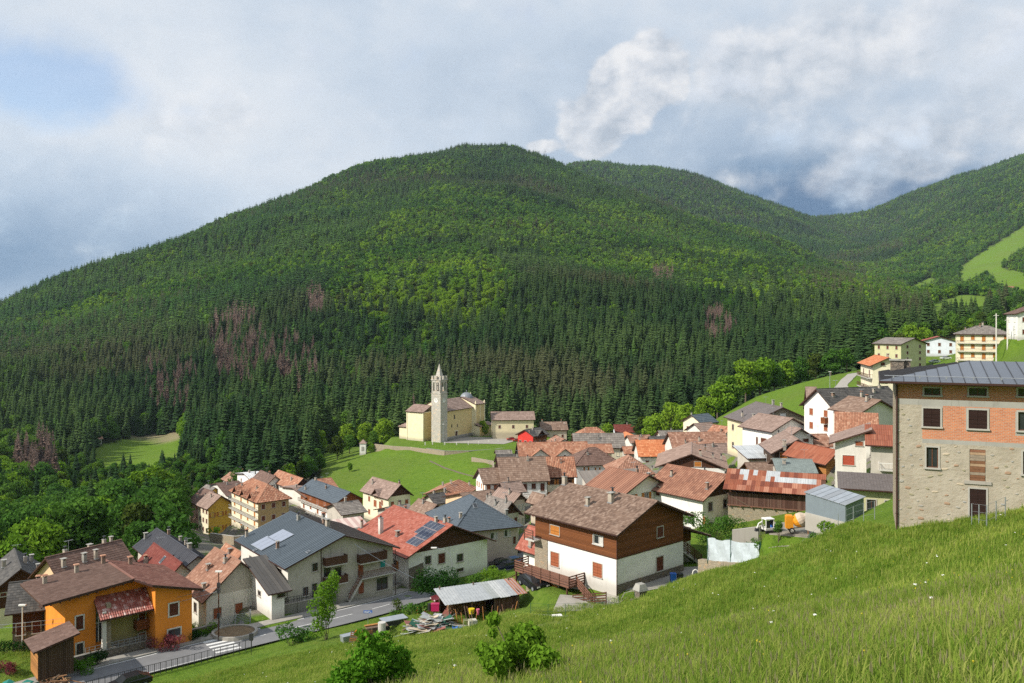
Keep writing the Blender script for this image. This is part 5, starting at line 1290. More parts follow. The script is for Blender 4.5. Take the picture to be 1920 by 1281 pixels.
        for sg in (-1, 1):
            e0 = pt(a+sg*(hw+.3), -out, z0-.2); rf = pt(a, -out, z0+r+.12); rb = pt(a, back+.4, z0+r+.12); eb = pt(a+sg*(hw+.3), back0+.6, z0-.2)
            poly = [e0, eb, rb, rf]; prism(mb, [p+t for p in poly], .14, M_soffit); cover_plane(tb, [p+t for p in poly], s.k['kind'], s.k['roof'], s.Y)
        wy = s.o
        mb.quad([pt(a-hw, wy, z0-1.0), pt(a+hw, wy, z0-1.0), pt(a+hw, wy, z0), pt(a, wy, z0+r), pt(a-hw, wy, z0)], wallm)
        for sg in (-1, 1): mb.quad([pt(a+sg*hw, wy, z0-.6), pt(a+sg*hw, back, z0-.6), pt(a+sg*hw, back, z0), pt(a+sg*hw, wy, z0)], wallm)
        o = mb.build('dormer', s.root)
        if f == 'R': mb2 = MB(); mb2.box((a, wy-.02, z0+r*.2), (.8, .06, 1.0), M_sh_brown); mb2.build('shutter', o)
        else: mb2 = MB(); mb2.box((wy-.02, a, z0+r*.1), (.06, .8, 1.1), M_sh_orange); mb2.build('shutter', o)
    def chimney(s, x, y, rng, mat=None, hh=None):
        z = s.zr(x, y); mb = MB(); hh = hh or rng.uniform(0.6, 1.1); m = mat or rng.choice([M_chim, M_chim, M_conc, M_chim2, M_chim]); w = rng.uniform(.36, .52)
        mb.box((0, 0, hh/2-.3), (w, w*rng.uniform(.8, 1.3), hh+.6), m)
        st = rng.random()
        if st < .4:
            for sx in (-1, 1): mb.box((sx*w*.38, 0, hh+.14), (.1, w*.9, .28), m)
            mb.box((0, 0, hh+.31), (w*1.5, w*1.5, .07), M_conc)
        elif st < .75:
            mb.box((0, 0, hh+.04), (w*1.25, w*1.25, .08), M_conc); mb.tube([(0, 0, hh+.05), (0, 0, hh+.45)], .12, M_metal_dk, 8); mb.box((0, 0, hh+.5), (.42, .42, .05), M_metal_dk)
        else:
            mb.box((0, 0, hh+.16), (w*.8, w*.8, .24), M_metal_dk); mb.box((0, 0, hh+.33), (w*1.35, w*1.35, .1), R_terra, taper=.6)
        mb.box((0, 0, .12), (w+.16, w+.2, .12), M_metal_gy)
        return mb.build('chimney', s.roofo, loc=(x, y, z+.1))
    def slope_frame(s, x, y):
        e = 0.05; zx = (s.zr(x+e, y)-s.zr(x-e, y))/(2*e); zy = (s.zr(x, y+e)-s.zr(x, y-e))/(2*e)
        n_ = Vector((-zx, -zy, 1)).normalized(); up_ = Vector((zx, zy, zx*zx+zy*zy))
        up_ = up_.normalized() if up_.length > 1e-3 else Vector((0, 1, 0)); sd_ = up_.cross(n_).normalized()
        M = Matrix((sd_, up_, n_)).transposed().to_4x4(); M.translation = Vector((x, y, s.zr(x, y)+.2)); return M
    def skylight(s, x, y, w=0.8, l=1.2):
        M = s.slope_frame(x, y); mb = MB()
        mb.box((0, 0, .05), (w, l, .12), M_metal_gy, M=M); mb.box((0, 0, .115), (w-.14, l-.14, .02), M_galv if w > 2 else M_glass, M=M)
        mb.build('skylight' if w < 2 else 'collector', s.roofo)
    def windows(s):
        for f in 'LR':
            fn, rz, (s0, s1) = s.face(f)
            for (a, z, w, hh, st) in s.wins[f]: s.window(f, a, z, w, hh, st)
    def window(s, f, a, z, w, hh, st, label=None, name='window'):
        fn, rz, _ = s.face(f)
        wm, pm, lm, lo = win_meshes(w, hh, st, s.far)
        o = new_obj(name, wm, s.root, fn(a, 0.012, z)); o.rotation_euler = (0, 0, rz)
        if label: o['label'] = label
        if pm: new_obj('pane', pm, o)
        if lm:
            for (lx, ly) in lo: new_obj('shutter', lm, o, (lx, ly, 0))
        return o
    def balcony(s, f, z, a0=None, a1=None, depth=1.0, solid=None, rail=None, style='bars', hgt=0.95):
        fn, rz, (s0, s1) = s.face(f); a0 = s0+0.1 if a0 is None else a0; a1 = s1-0.1 if a1 is None else a1
        mb = MB(); c = (fn(a0, 0, z)+fn(a1, depth, z))/2
        d = fn(a1, depth, z)-fn(a0, 0, z); mb.box((c.x, c.y, z), (abs(d.x), abs(d.y), .14), M_conc_lt)
        o = mb.build('balcony', s.root)
        rb = MB(); m = rail or (M_timber if s.k['key'] != 'ochrehip' else M_metal_gy)
        path = [fn(a0, 0, z), fn(a0, depth-.05, z), fn(a1, depth-.05, z), fn(a1, 0, z)]
        for p, q in zip(path[:-1], path[1:]):
            if style == 'bars':
                rb.bar(p+Vector((0, 0, hgt)), q+Vector((0, 0, hgt)), .07, .07, m)
                L = (q-p).length; n_ = max(1, int(L/(.16 if s.Y < 160 else .35))); 
                for i in range(n_+1): r_ = p.lerp(q, i/n_); rb.bar(r_+Vector((0, 0, .05)), r_+Vector((0, 0, hgt)), .035, .035, m)
            else:
                n_ = 5
                for i in range(n_): zz = .15+(hgt-.15)*i/(n_-1); rb.bar(p+Vector((0, 0, zz)), q+Vector((0, 0, zz)), .04, .13, m)
                L = (q-p).length; n2 = max(1, int(L/1.4))
                for i in range(n2+1): r_ = p.lerp(q, i/n2); rb.bar(r_, r_+Vector((0, 0, hgt)), .08, .08, m)
        rb.build('railing', o, kind='stuff' if False else None)
        return o

    def slope_hit(s, i, px, py):
        pl = [Vector(p)+Vector((0, 0, .16)) for p in s.planes()[i]]; n_ = (pl[1]-pl[0]).cross(pl[2]-pl[0]).normalized()
        o0 = s.Mi @ Vector((0, 0, 0)); r = (s.Mi @ P(px, py, 1.0))-o0
        return o0+r*((pl[0]-o0).dot(n_)/r.dot(n_))
HS = {}
for k in H:
    if not k.get('special'): HS[k['key']] = House(k).build()
# ================================================================== road house details
def roof_panel(hs_, M, w, l, name='solar_collector', cells=(3, 1), glass_=None):
    mb = MB(); mb.box((0, 0, .08), (w, l, .06), M_galv, M=M)
    cw, cl_ = (w-.08)/cells[0], (l-.08)/cells[1]
    for i in range(cells[0]):
        for j in range(cells[1]): mb.box((-w/2+.04+cw*(i+.5), -l/2+.04+cl_*(j+.5), .12), (cw-.04, cl_-.04, .02), glass_ or M_solar, M=M)
    return mb.build(name, hs_.roofo)
M_coll = plain('collector_glass', (0.30, 0.33, 0.40), 0.25, 0.2, var=0.1, spec=0.7)
rh = HS['roadhouse']
for (px, py) in ((496, 1020), (526, 1007)):
    p = rh.slope_hit(0, px, py); roof_panel(rh, rh.slope_frame(p.x, p.y), 4.0, 2.6, 'solar_collector', (3, 1), M_coll)
for (px, py, w) in ((478, 1033, .5), (578, 1036, .5)):
    p = rh.slope_hit(0, px, py); rh.skylight(p.x, p.y, .7, .5)
def span(h_, f, x0, x1, y):
    a0, z = h_.px(f, x0, y); a1, _ = h_.px(f, x1, y); return a0, a1, z
def boxbalcony(h_, f, x0, x1, ytop, ybot, mat, depth=1.1):
    """timber-fronted balcony"""
    a0, z0 = h_.px(f, x0, ybot); a1, _ = h_.px(f, x1, ybot); _, z1 = h_.px(f, (x0+x1)/2, ytop); _, z0 = h_.px(f, (x0+x1)/2, ybot)
    fn, rz, _ = h_.face(f); mb = MB(); mid = (a0+a1)/2
    def bx(a, out, z, sa, so, sz, m):
        c = fn(a, out, z); mb.box(c, (sa, so, sz) if f == 'R' else (so, sa, sz), m)
    z1 = max(z1, z0+.95)
    bx(mid, depth/2, z0+.02, a1-a0, depth, .14, M_conc_lt); o = mb.build('balcony', h_.root)
    mb = MB(); n_ = max(3, int((a1-a0)/.16))
    for i in range(n_): bx(a0+(a1-a0)*(i+.5)/n_, depth-.03, (z0+z1)/2+.06, (a1-a0)/n_*.88, .035, z1-z0-.12, mat)
    for e in (a0, a1):
        for i in range(5): bx(e, depth*(i+.5)/5, (z0+z1)/2+.06, .035, depth/5*.88, z1-z0-.12, mat)
    bx(mid, depth, z1+.02, a1-a0+.1, .09, .07, mat); mb.build('railing', o)
    return o
boxbalcony(rh, 'R', 605, 645, 1041, 1057, M_timber); boxbalcony(rh, 'R', 605, 646, 1078, 1093, M_timber); boxbalcony(rh, 'R', 669, 719, 1034, 1051, M_timber)
a0, a1, z = span(rh, 'R', 671, 735, 1083)
rh.balcony('R', z, a0, a1, 1.2, rail=M_timber_r, style='bars')
# outside stairs from the walkway down to the left
fn = rh.face('R')[0]; b0, zb = rh.px('R', 640, 1112); mb = MB(); ns = 14
st0 = fn(a0, .6, z); st1 = fn(b0+.6, .6, z-2.7)
for i in range(ns):
    p = st0.lerp(st1, (i+.5)/ns); mb.box(p, (abs(st1.x-st0.x)/ns*1.05, 1.1, .12), M_conc_lt)
mb.bar(st0+Vector((0, .5, -.2)), st1+Vector((0, .5, -.2)), .1, .25, M_conc_lt); mb.bar(st0+Vector((0, -.5, -.2)), st1+Vector((0, -.5, -.2)), .1, .25, M_conc_lt)
sto = mb.build('stairs', rh.root); mb = MB()
for zz in (.5, .95): mb.bar(st0+Vector((0, -.5, zz)), st1+Vector((0, -.5, zz)), .05, .09, M_timber_r)
for i in range(9): p = st0.lerp(st1, i/8)+Vector((0, -.5, 0)); mb.bar(p, p+Vector((0, 0, .98)), .05, .05, M_timber_r)
mb.build('railing', sto)
for x in (602, 741):   # rain pipes
    a, _ = rh.px('R', x, 1060); mb = MB(); mb.tube([fn(a, .08, -.3), fn(a, .08, rh.zr(a, 1)-.3)], .05, M_metal_br, 6); mb.build('rain_pipe', rh.root)
# solar modules on the red roof
rr_ = HS['redroof']
for (cx_, cy_, nu_, nv_) in ((806, 993, 4, 2), (787, 1011, 3, 2)):
    c = rr_.slope_hit(0, cx_, cy_)
    for i in range(nu_):
        for j in range(nv_):
            y = c.y+(i-(nu_-1)/2)*1.06; xx = c.x+(j-(nv_-1)/2)*1.02*1.55
            M = rr_.slope_frame(xx, y); roof_panel(rr_, M, 1.0, 1.62, 'solar_module', (4, 6))
mb = MB(); p = rr_.slope_hit(0, 714, 1000); mb.box((0, 0, 1.1), (.62, .62, 2.6), M_white2); mb.box((0, 0, 2.45), (.7, .7, .1), M_conc); mb.tube([(0, 0, 2.5), (0, 0, 2.8)], .16, M_metal_dk, 8); mb.build('chimney', rr_.roofo, loc=p)
# stone lower left wall of that house
a, _ = rr_.px('R', 762, 1070); fnr = rr_.face('R')[0]; mb = MB(); b_, _ = rr_.px('R', 794, 1070)
mb.quad([fnr(rr_.o, .03, -3), fnr(b_, .03, -3), fnr(b_, .03, 3.4), fnr(rr_.o, .03, 2.9)], M_rubble_d); mb.build('stone_facing', rr_.root)
# ribbed roof house: flower balcony
rb = HS['ribbig']; a1, _ = rb.px('L', 1236, 930); a0, z = rb.px('L', 1300, 941); z = rb.h-3.1
ob = rb.balcony('L', z, min(a0, a1), max(a0, a1), 1.2, rail=M_timber)
mb = MB(); q = random.Random(3)
for i in range(40):
    t = q.random(); c = rb.face('L')[0](min(a0, a1)+t*abs(a1-a0), 1.25, z+.95+q.random()*.2); mb.box(c, (.16, .16, .16), q.choice([L_bush, L_bush, M_redpaint, L_br]), rz=q.random()*3)
mb.build('flower_box', ob)
# arched windows house: wooden balcony and black loft door
ah = HS['archhouse']; boxbalcony(ah, 'L', 1545, 1553, 783, 795, M_wood_h2, .9)
# grey wall house: white striped balcony
gw = HS['greywall']; a0, a1, z = span(gw, 'R', 1648, 1680, 880); gw.balcony('R', z, a0, a1, .9, rail=M_white, style='bars')
a0, a1, z = span(gw, 'R', 1648, 1680, 818)

# ================================================================== chalet
ch = HS['chalet']; fnL = ch.face('L')[0]; fnR = ch.face('R')[0]
# stone plinth and quoin
mb = MB(); s0, s1 = ch.o, ch.W-ch.o
mb.box(((s0+s1)/2, ch.o-.03, -.35), (s1-s0+.1, .08, 2.0), M_rubble_d); mb.build('stone_plinth', ch.root)
aq0, _ = ch.px('L', 1027, 1050); mb = MB(); mb.box((ch.o-.04, (aq0+ch.D-ch.o)/2, .9), (.1, ch.D-ch.o-aq0, 5.2), M_rubble); mb.build('stone_facing', ch.root)
# basement of stone under the deck
mb = MB(); mb.box((ch.o-.7, 11.4, -2.6), (1.5, 5.6, 4.9), M_rubble); mb.build('stone_basement', ch.root)
mb = MB(); mb.box((ch.o-1.5, 9.4, -2.0), (.06, 1.3, 2.1), M_sh_orange); mb.build('door', ch.root)
# beams under the eaves
for i in range(12):
    y = ch.D*(i+.5)/12; mb = MB(); mb.bar((.12, y, ch.h-.12+.02), (ch.o+.2, y, ch.zr(ch.o+.2, 1)-.12), .12, .16, M_soffit); mb.build('rafter', ch.roofo)
# deck with plank rails
def plank_rail(root, pts_, z, n_=4, mat=M_timber_r, post=1.5, hgt=1.05, w=.14):
    pts_ = [Vector(p) for p in pts_]
    for a, b_ in zip(pts_[:-1], pts_[1:]):
        for i in range(n_):
            mb = MB(); zz = Vector((0, 0, .2+(hgt-.2)*i/(n_-1))); mb.bar(a+zz, b_+zz, .045, w, mat); mb.build('rail_plank', root)
        L = (b_-a).length; k = max(1, round(L/post))
        for i in range(k+1):
            p = a.lerp(b_, i/k); mb = MB(); mb.bar(p-Vector((0, 0, .25)), p+Vector((0, 0, hgt+.08)), .09, .09, M_timber); mb.build('rail_post', root)
dz = -.1; dk = MB(); dx0 = ch.o-2.6
dk.box(((dx0+ch.o)/2-.05, 10.4, dz-.12), (2.5, 9.2, .2), M_timber_r); deck = dk.build('deck', ch.root)
plank_rail(ch.root, [(ch.o-.1, 5.8, dz), (dx0, 5.8, dz)], 0); plank_rail(ch.root, [(dx0, 5.8, dz), (dx0, 15.0, dz), (ch.o-.1, 15.2, dz)], 0)
for y in (6.2, 10.5, 14.8): mb = MB(); mb.bar((dx0+.1, y, dz-.2), (dx0+.1, y, -4.6), .16, .16, M_timber); mb.build('deck_post', ch.root)
# stairs from the deck down in front
st = MB(); sa = Vector((ch.o-1.0, 5.7, dz-.1)); sb = Vector((ch.o-1.6, 2.6, -1.6))
for i in range(9): p = sa.lerp(sb, (i+.5)/9); st.box(p, (1.0, .36, .08), M_timber_r)
st.build('stairs', ch.root)
plank_rail(ch.root, [(sa.x-.55, sa.y, sa.z), (sb.x-.55, sb.y, sb.z)], 0, 4, M_timber_r)
plank_rail(ch.root, [(ch.o-2.8, 5.0, -1.9), (ch.o-2.6, .2, -.5)], 0, 4, M_timber)
# upper balcony at the rear left corner
mb = MB(); mb.box((ch.o-.5, ch.D-ch.o-.3, 3.4), (1.5, 1.6, .16), M_conc_lt); mb.build('balcony', ch.root)
plank_rail(ch.root, [(ch.o-1.1, ch.D-1.7, 3.5), (ch.o-1.1, ch.D-.2, 3.5)], 0, 4, M_timber_r)
# side wing with lower roof and outside stairs
wx = ch.W-ch.o; mb = MB()
mb.box((wx+2.2, 6.6, -.4), (4.4, 7.0, 6.6), M_white); mb.box((wx+2.2, 6.55, 3.2), (4.44, 7.04, 1.6), M_wood); mb.build('side_wing', ch.root)
mb = MB(); tbw = MB(); pl = [Vector((wx+6.3, 1.3, 2.95)), Vector((wx+6.3, 11, 2.95)), Vector((wx-.1, 11, 5.2)), Vector((wx-.1, 1.3, 5.2))]
prism(mb, pl, .16, M_soffit); ow = mb.build('wing_roof', ch.root); cover_plane(tbw, pl, 'coppi', R_chalet, 94); tbw.build('roof_tiles', ow, kind='stuff')
st = MB(); sa = Vector((wx+.5, 2.3, 2.5)); sb = Vector((wx+4.8, 2.3, -.3))
for i in range(14): p = sa.lerp(sb, (i+.5)/14); st.box(p, (.34, 1.1, .08), M_conc_lt)
st.bar(sa+Vector((0, 0, -.25)), sb+Vector((0, 0, -.25)), 1.0, .18, M_conc_lt)
st.box((wx+.3, 2.3, 2.55), (1.0, 1.2, .14), M_conc_lt); st.build('stairs', ch.root)
plank_rail(ch.root, [(sa.x, 1.7, sa.z), (sb.x, 1.7, sb.z)], 0, 4, M_timber); plank_rail(ch.root, [(wx+.1, 1.7, 2.6), (sa.x, 1.7, 2.6)], 0, 4, M_timber_r)
for (x, z0, z1) in ((ch.o-.1, -.4, 6.4),): mb = MB(); mb.tube([(x, ch.o-.1, z0), (x, ch.o-.1, z1)], .05, M_metal_br, 6); mb.build('rain_pipe', ch.root)

# ================================================================== unfinished brick and stone house
k = HK['brickhouse']; bh = House(k); Y_ = lambda py, px=1800: bh.px('R', px, py)[1]; S_ = lambda px, py=800: bh.px('R', px, py)[0]
k['Rw'] = [(1733,728,1763,741,'g'),(1817,728,1850,742,'g'),(1909,729,1940,743,'g'),(1731,766,1763,800,'d'),(1816,769,1851,804,'d'),(1909,773,1943,808,'g'),(1737,839,1759,877,'g'),(1818,843,1848,902,'P'),(1918,847,1946,890,'g'),(1818,917,1849,975,'d')]
zb1, zb2, zb3, zb4 = Y_(751), Y_(762), Y_(826), Y_(834); sl = S_(1729)
frames = []
for w_ in k['Rw'][3:6]: frames.append((S_(w_[0]-5), S_(w_[2]+5), Y_(w_[3]+4), Y_(w_[1]-5)))
def bmat(f, a, z):
    if f != 'R': return M_rubble if z < zb1 else M_brick
    if z > zb1: return M_brick
    if z > zb2: return M_conc
    if a < sl: return M_rubble_new
    if z > zb3:
        return M_conc if any(q[0] < a < q[1] and q[2] < z < q[3] for q in frames) else M_brick
    if z > zb4: return M_conc
    return M_rubble_new
def mortared():
    m, T, bs = base_mat('mortared_rubble'); O = T.node('ShaderNodeTexCoord').outputs['Object']
    n1 = T.noise(O, 0.8, 5, 0.6); n2 = T.noise(T.v('MULTIPLY', O, (1, 1, 1.8)), 2.6, 5, 0.65); n3 = T.noise(O, 14, 4, 0.65); n4 = T.noise(T.v('MULTIPLY', O, (1, 1, 2.2)), 4.0, 3, 0.5)
    col = T.mix(T.sstep(n1, .35, .65), (0.39, 0.345, 0.275), (0.475, 0.425, 0.345))
    col = T.mix(T.m('MULTIPLY', T.sstep(n2, .54, .68), .6), col, (0.33, 0.30, 0.25)); col = T.mix(T.m('MULTIPLY', T.sstep(n4, .60, .66), .55), col, (0.37, 0.27, 0.18))
    col = T.mix(T.m('MULTIPLY', n3, .35), col, (0.30, 0.25, 0.19))
    T.put(bs.inputs['Base Color'], col); bs.inputs['Roughness'].default_value = .95; bs.inputs['Specular IOR Level'].default_value = .1
    bump(T, bs, T.m('ADD', n2, T.m('MULTIPLY', n3, .6)), .8, .06); return m
M_rubble_new = mortared()
k['matfn'] = bmat; k['cuts'] = {'R': ([sl]+[q for fr_ in frames for q in fr_[:2]], [zb1, zb2, zb3, zb4]+[q for fr_ in frames for q in fr_[2:]])}
_wm = win_meshes
def _win2(w, h, style, far):
    if style == 'P':
        mb = MB(); mb.box((0, -.02, -.12), (w+.7, .12, .22), M_conc_lt); return (mb.mesh('window'), None, None, [])
    return _wm(w, h, style, far)
win_meshes = _win2
k['kind'] = 'seam'; bh.build()
# roof sheets one by one (each panel is wide enough to be picked out)
bh_sheets = [c for c in bh.roofo.children if c.name.startswith('roof_sheets')]
for c in bh_sheets: bpy.data.objects.remove(c)
M_panel = tiles_mat('slate_blue_panel', (0.085, 0.095, 0.115), (0.10, 0.112, 0.135), (0.115, 0.13, 0.155), 0.03, 0.35, streak=0.1, spec=0.6)
m_ = min(bh.W, bh.D)/2; z1 = bh.h+bh.rise; np_ = 22
for pi, pl in enumerate(bh.planes()):
    p0, p1 = Vector(pl[0]), Vector(pl[1]); Ld = (p1-p0).length; U_ = (p1-p0)/Ld; n_ = max(6, round(Ld/.78)); cen = [Vector(q) for q in pl[2:]]
    inward = Vector((-U_.y, U_.x, 0)); run = (Vector(pl[2])-p0).dot(inward)
    for i in range(n_):
        u0, u1 = Ld*i/n_, Ld*(i+1)/n_-.015; uu = (u0+u1)/2
        def lim(u_):
            if len(pl) == 4:
                a = (Vector(pl[3])-p0).dot(U_); b2 = (Vector(pl[2])-p0).dot(U_); return run*min(1, u_/a, (Ld-u_)/(Ld-b2))
            a = (Vector(pl[2])-p0).dot(U_); return run*min(u_/a, (Ld-u_)/(Ld-a))
        v0_, v1_ = max(0.02, lim(u0+.001)), max(.02, lim(u1))
        up_ = lambda u_, v_, l: p0+U_*u_+inward*v_+Vector((0, 0, v_/run*bh.rise+.16+l))
        mb = MB(); r_ = random.random()
        lo4 = [up_(u0, 0, .0), up_(u1, 0, .0), up_(u1, v1_, .0), up_(u0, v0_, .0)]; hi4 = [up_(u0, 0, .03), up_(u1, 0, .03), up_(u1, v1_, .03), up_(u0, v0_, .03)]
        mb.hexa(lo4+hi4, M_panel, r_); mb.bar(up_(u0, 0, .05), up_(u0, v0_, .05), .035, .06, M_metal_dk)
        mb.build('roof_panel', bh.roofo)
for v_ in (.9,):    # snow guard
    mb = MB(); mb.tube([(.3, v_, bh.zr(3, v_)+.34), (bh.W-.5, v_, bh.zr(3, v_)+.34)], .03, M_metal_gy, 5)
    for i in range(10): x = .9+i*1.7; mb.bar((x, v_, bh.zr(3, v_)+.16), (x, v_, bh.zr(3, v_)+.38), .03, .1, M_metal_gy)
    mb.build('snow_guard', bh.roofo)
# chimney pair at the rear left
for (px_, py_, w_) in ((1682, 705, 1.0), (1697, 706, .8)):
    mb = MB(); mb.box((0, 0, .8), (w_, .7, 1.9), M_rubble_d); mb.box((0, 0, 1.8), (w_+.2, .9, .1), M_conc)
    c = P(px_, 716, 70); mb.build('chimney', bh.roofo, loc=bh.Mi @ c)
fnB = bh.face('R')[0]
a, _ = bh.px('R', 1681.5, 800); mb = MB(); mb.tube([fnB(a, .1, -1.5), fnB(a, .1, bh.h-.1)], .065, M_metal_br, 8)
for z in (1.5, 4, 6.5, 9): mb.box(fnB(a, .06, z), (.2, .1, .05), M_metal_dk)
mb.build('rain_pipe', bh.root)
# board door: each plank
a0, z0 = bh.px('R', 1818, 902); a1, _ = bh.px('R', 1848, 902); _, zt_ = bh.px('R', 1833, 843); _, z0 = bh.px('R', 1833, 902)
mdoor = [plain('plank_%s' % n_, c, 0.8, var=.3, scale=6) for n_, c in (('pale', (.40, .27, .17)), ('brown', (.20, .095, .05)), ('russet', (.26, .12, .07)), ('grey', (.30, .24, .18)))]
dr = new_obj('board_door', None, bh.root); n_ = 11; zz = z0
q = random.Random(4)
for i in range(n_):
    hh = (zt_-z0)/n_; mb = MB(); mb.box(fnB((a0+a1)/2+q.uniform(-.02, .02), -.05+q.uniform(-.01, .01), z0+hh*(i+.5)), (a1-a0-.04, .04, hh*q.uniform(.88, .97)), mdoor[q.choice([0, 1, 1, 2, 3, 0])]); mb.build('plank', dr)
# stones that stand out of the mortar
mst = [plain('fieldstone_%s' % n_, c, 0.85, var=.25, scale=9) for n_, c in (('grey', (.36, .34, .30)), ('rust', (.36, .24, .16)), ('olive', (.33, .30, .20)), ('buff', (.50, .42, .31)), ('slate', (.33, .33, .32)))]
def pebble(w, h, d, m, seed):
    r_ = random.Random(seed); mb = MB(); n_ = 8; ring = [(math.cos(6.283*i/n_)*w/2*r_.uniform(.8, 1.1), math.sin(6.283*i/n_)*h/2*r_.uniform(.8, 1.1)) for i in range(n_)]
    f = [(x, -d*.35, z) for x, z in ring]; f2 = [(x*.62, -d, z*.62) for x, z in ring]; b2 = [(x*1.02, .02, z*1.02) for x, z in ring]
    for i in range(n_):
        j = (i+1) % n_; mb.quad([b2[i], b2[j], f[j], f[i]], m); mb.quad([f[i], f[j], f2[j], f2[i]], m)
    mb.quad(f2, m); return mb.mesh('stone')
PEB = [pebble(r_[0], r_[1], .035, mst[i % 5], i) for i, r_ in enumerate([(.42, .2), (.5, .26), (.34, .22), (.6, .2), (.3, .16), (.45, .3), (.36, .14), (.55, .17)])]
q = random.Random(8); placed = []
holes = [(a-w/2-.3, a+w/2+.3, z-.3, z+h_+.3) for (a, z, w, h_, st_) in bh.wins['R']]
tries = 0
while len(placed) < 130 and tries < 6000:
    tries += 1; a = q.uniform(bh.o+.1, bh.W*.72); z = q.uniform(-.4, zb2-.1)
    if z > zb4-.1 and a > sl-.2: continue
    if any(h_[0] < a < h_[1] and h_[2] < z < h_[3] for h_ in holes) or any(abs(a-b_[0]) < .5 and abs(z-b_[1]) < .28 for b_ in placed): continue
    placed.append((a, z)); o = new_obj('stone', q.choice(PEB), bh.root, fnB(a, .004, z)); o.rotation_euler = (0, q.uniform(-.3, .3), 0); s_ = q.uniform(.4, .95); o.scale = (s_, 1, s_)

# ================================================================== orange house by the road
oth = 42; oO = P(122, 1236, 95.6); ou = thing('house', 'bright orange house with porch roof of glazed red tiles, standing by the road', 'house', oO, math.radians(oth))
oMi = (Matrix.Translation(oO) @ Matrix.Rotation(math.radians(oth), 4, 'Z')).inverted()
def opx(yv, px, py):
    o0 = oMi @ Vector((0, 0, 0)); r = (oMi @ P(px, py, 1.0))-o0; p = o0+r*((yv-o0.y)/r.y); return p.x, p.z
PK, PE = 7.7, 5.7
def zo(x): return 6.75+(x+3.2)/(10.3)*(PK-6.75) if x < 7.1 else PK-(x-7.1)/7.1*(PK-PE)
mb = MB(); e_ = -.1
def block(mb, x0, x1, y0, y1, m, zf=zo, zb=-3.0):
    for (xa, ya, xb, yb) in ((x0, y0, x1, y0), (x1, y0, x1, y1), (x1, y1, x0, y1), (x0, y1, x0, y0)):
        n_ = 6
        for i in range(n_):
            a = xa+(xb-xa)*i/n_, ya+(yb-ya)*i/n_; b_ = xa+(xb-xa)*(i+1)/n_, ya+(yb-ya)*(i+1)/n_
            mb.quad([(a[0], a[1], zb), (b_[0], b_[1], zb), (b_[0], b_[1], zf(b_[0])+e_), (a[0], a[1], zf(a[0])+e_)], m)
block(mb, 0, 3.2, 0, 8.8, M_orange); block(mb, 3.2, 8.9, .35, 8.8, M_orange); block(mb, 8.9, 13.2, -2.8, 8.8, M_orange)
mb.build('wall', ou)
mb = MB(); mb.box((6.4, .3, 2.2), (4.9, .06, 6.4), M_khaki); mb.build('khaki_wall_panel', ou)
mb = MB(); mb.box((6.5, .24, -.1), (4.8, .1, 1.4), M_rubble); mb.box((9.05, -1.6, -.2), (.1, 2.6, 1.2), M_rubble) if False else None; mb.build('stone_plinth', ou)
mb = MB(); mb.box((4.25, -.5, 1.9), (.45, 1.7, 7.4), M_rubble); mb.build('stone_pier', ou)
mb = MB(); mb.box((3.6, -1.7, 1.6), (.42, .42, 6.6), M_white2); mb.build('column', ou)
mb = MB(); mb.quad([(3.2, .2, 1), (3.9, .2, 1), (3.9, .2, 5), (3.2, .2, 5)], M_glass); mb.box((3.55, .17, 3), (.08, .06, 4), M_white); mb.box((3.55, .17, 3.2), (.7, .06, .1), M_white); mb.build('stair_window', ou)
rf = MB(); rt = MB()
Lp = [Vector((-2.5, 9.2, zo(-2.5))), Vector((-2.5, -1, zo(-2.5))), Vector((7.1, -1, PK)), Vector((7.1, 9.6, PK))]
Rp = [Vector((14.2, -3.7, PE)), Vector((14.2, 9.6, PE)), Vector((7.1, 9.6, PK)), Vector((7.1, -1, PK)), Vector((8.3, -3.7, zo(8.3)))]
prism(rf, Lp, .22, M_soffit); prism(rf, Rp, .22, M_soffit); R_or = tiles_mat('brownish_red_tiles', (0.15, .065, .048), (.21, .095, .072), (.28, .15, .115), .12)
cover_plane(rt, Lp, 'coppi', R_brown2, 95); cover_plane(rt, Rp, 'coppi', R_or, 95); rt.bar(Lp[2]+Vector((0, 0, .08)), Lp[3]+Vector((0, 0, .08)), .28, .12, R_or)
for a, b_ in ((Lp[1], Lp[2]), (Rp[3], Rp[4]), (Rp[4], Rp[0])): rf.bar(a-Vector((0, 0, .06)), b_-Vector((0, 0, .06)), .08, .26, M_metal_br)
ro = rf.build('roof', ou); rt.build('roof_tiles', ro, kind='stuff')
for i in range(11): x = -2.6+i*.95; mb = MB(); mb.bar((x, -.98, zo(x)-.3), (x, .1, zo(x)-.3), .1, .14, M_soffit); mb.build('rafter', ro)
def chim_at(root, p, seed, mat=M_chim, hh=1.1, w=.5):
    mb = MB(); mb.box((0, 0, hh/2-.2), (w, w, hh+.4), mat)
    for sx in (-1, 1): mb.box((sx*w*.36, 0, hh+.14), (.1, w*.9, .28), mat)
    mb.box((0, 0, hh+.32), (w*1.6, w*1.5, .09), R_terra, taper=.8); return mb.build('chimney', root, loc=p)
for (x, y) in ((-.5, 6.5), (3.2, 7.5), (6.5, 8.4), (9.6, 8.0)): chim_at(ro, (x, y, zo(x)), 1, M_chim2 if x > 4 else M_chim, .75, .42)
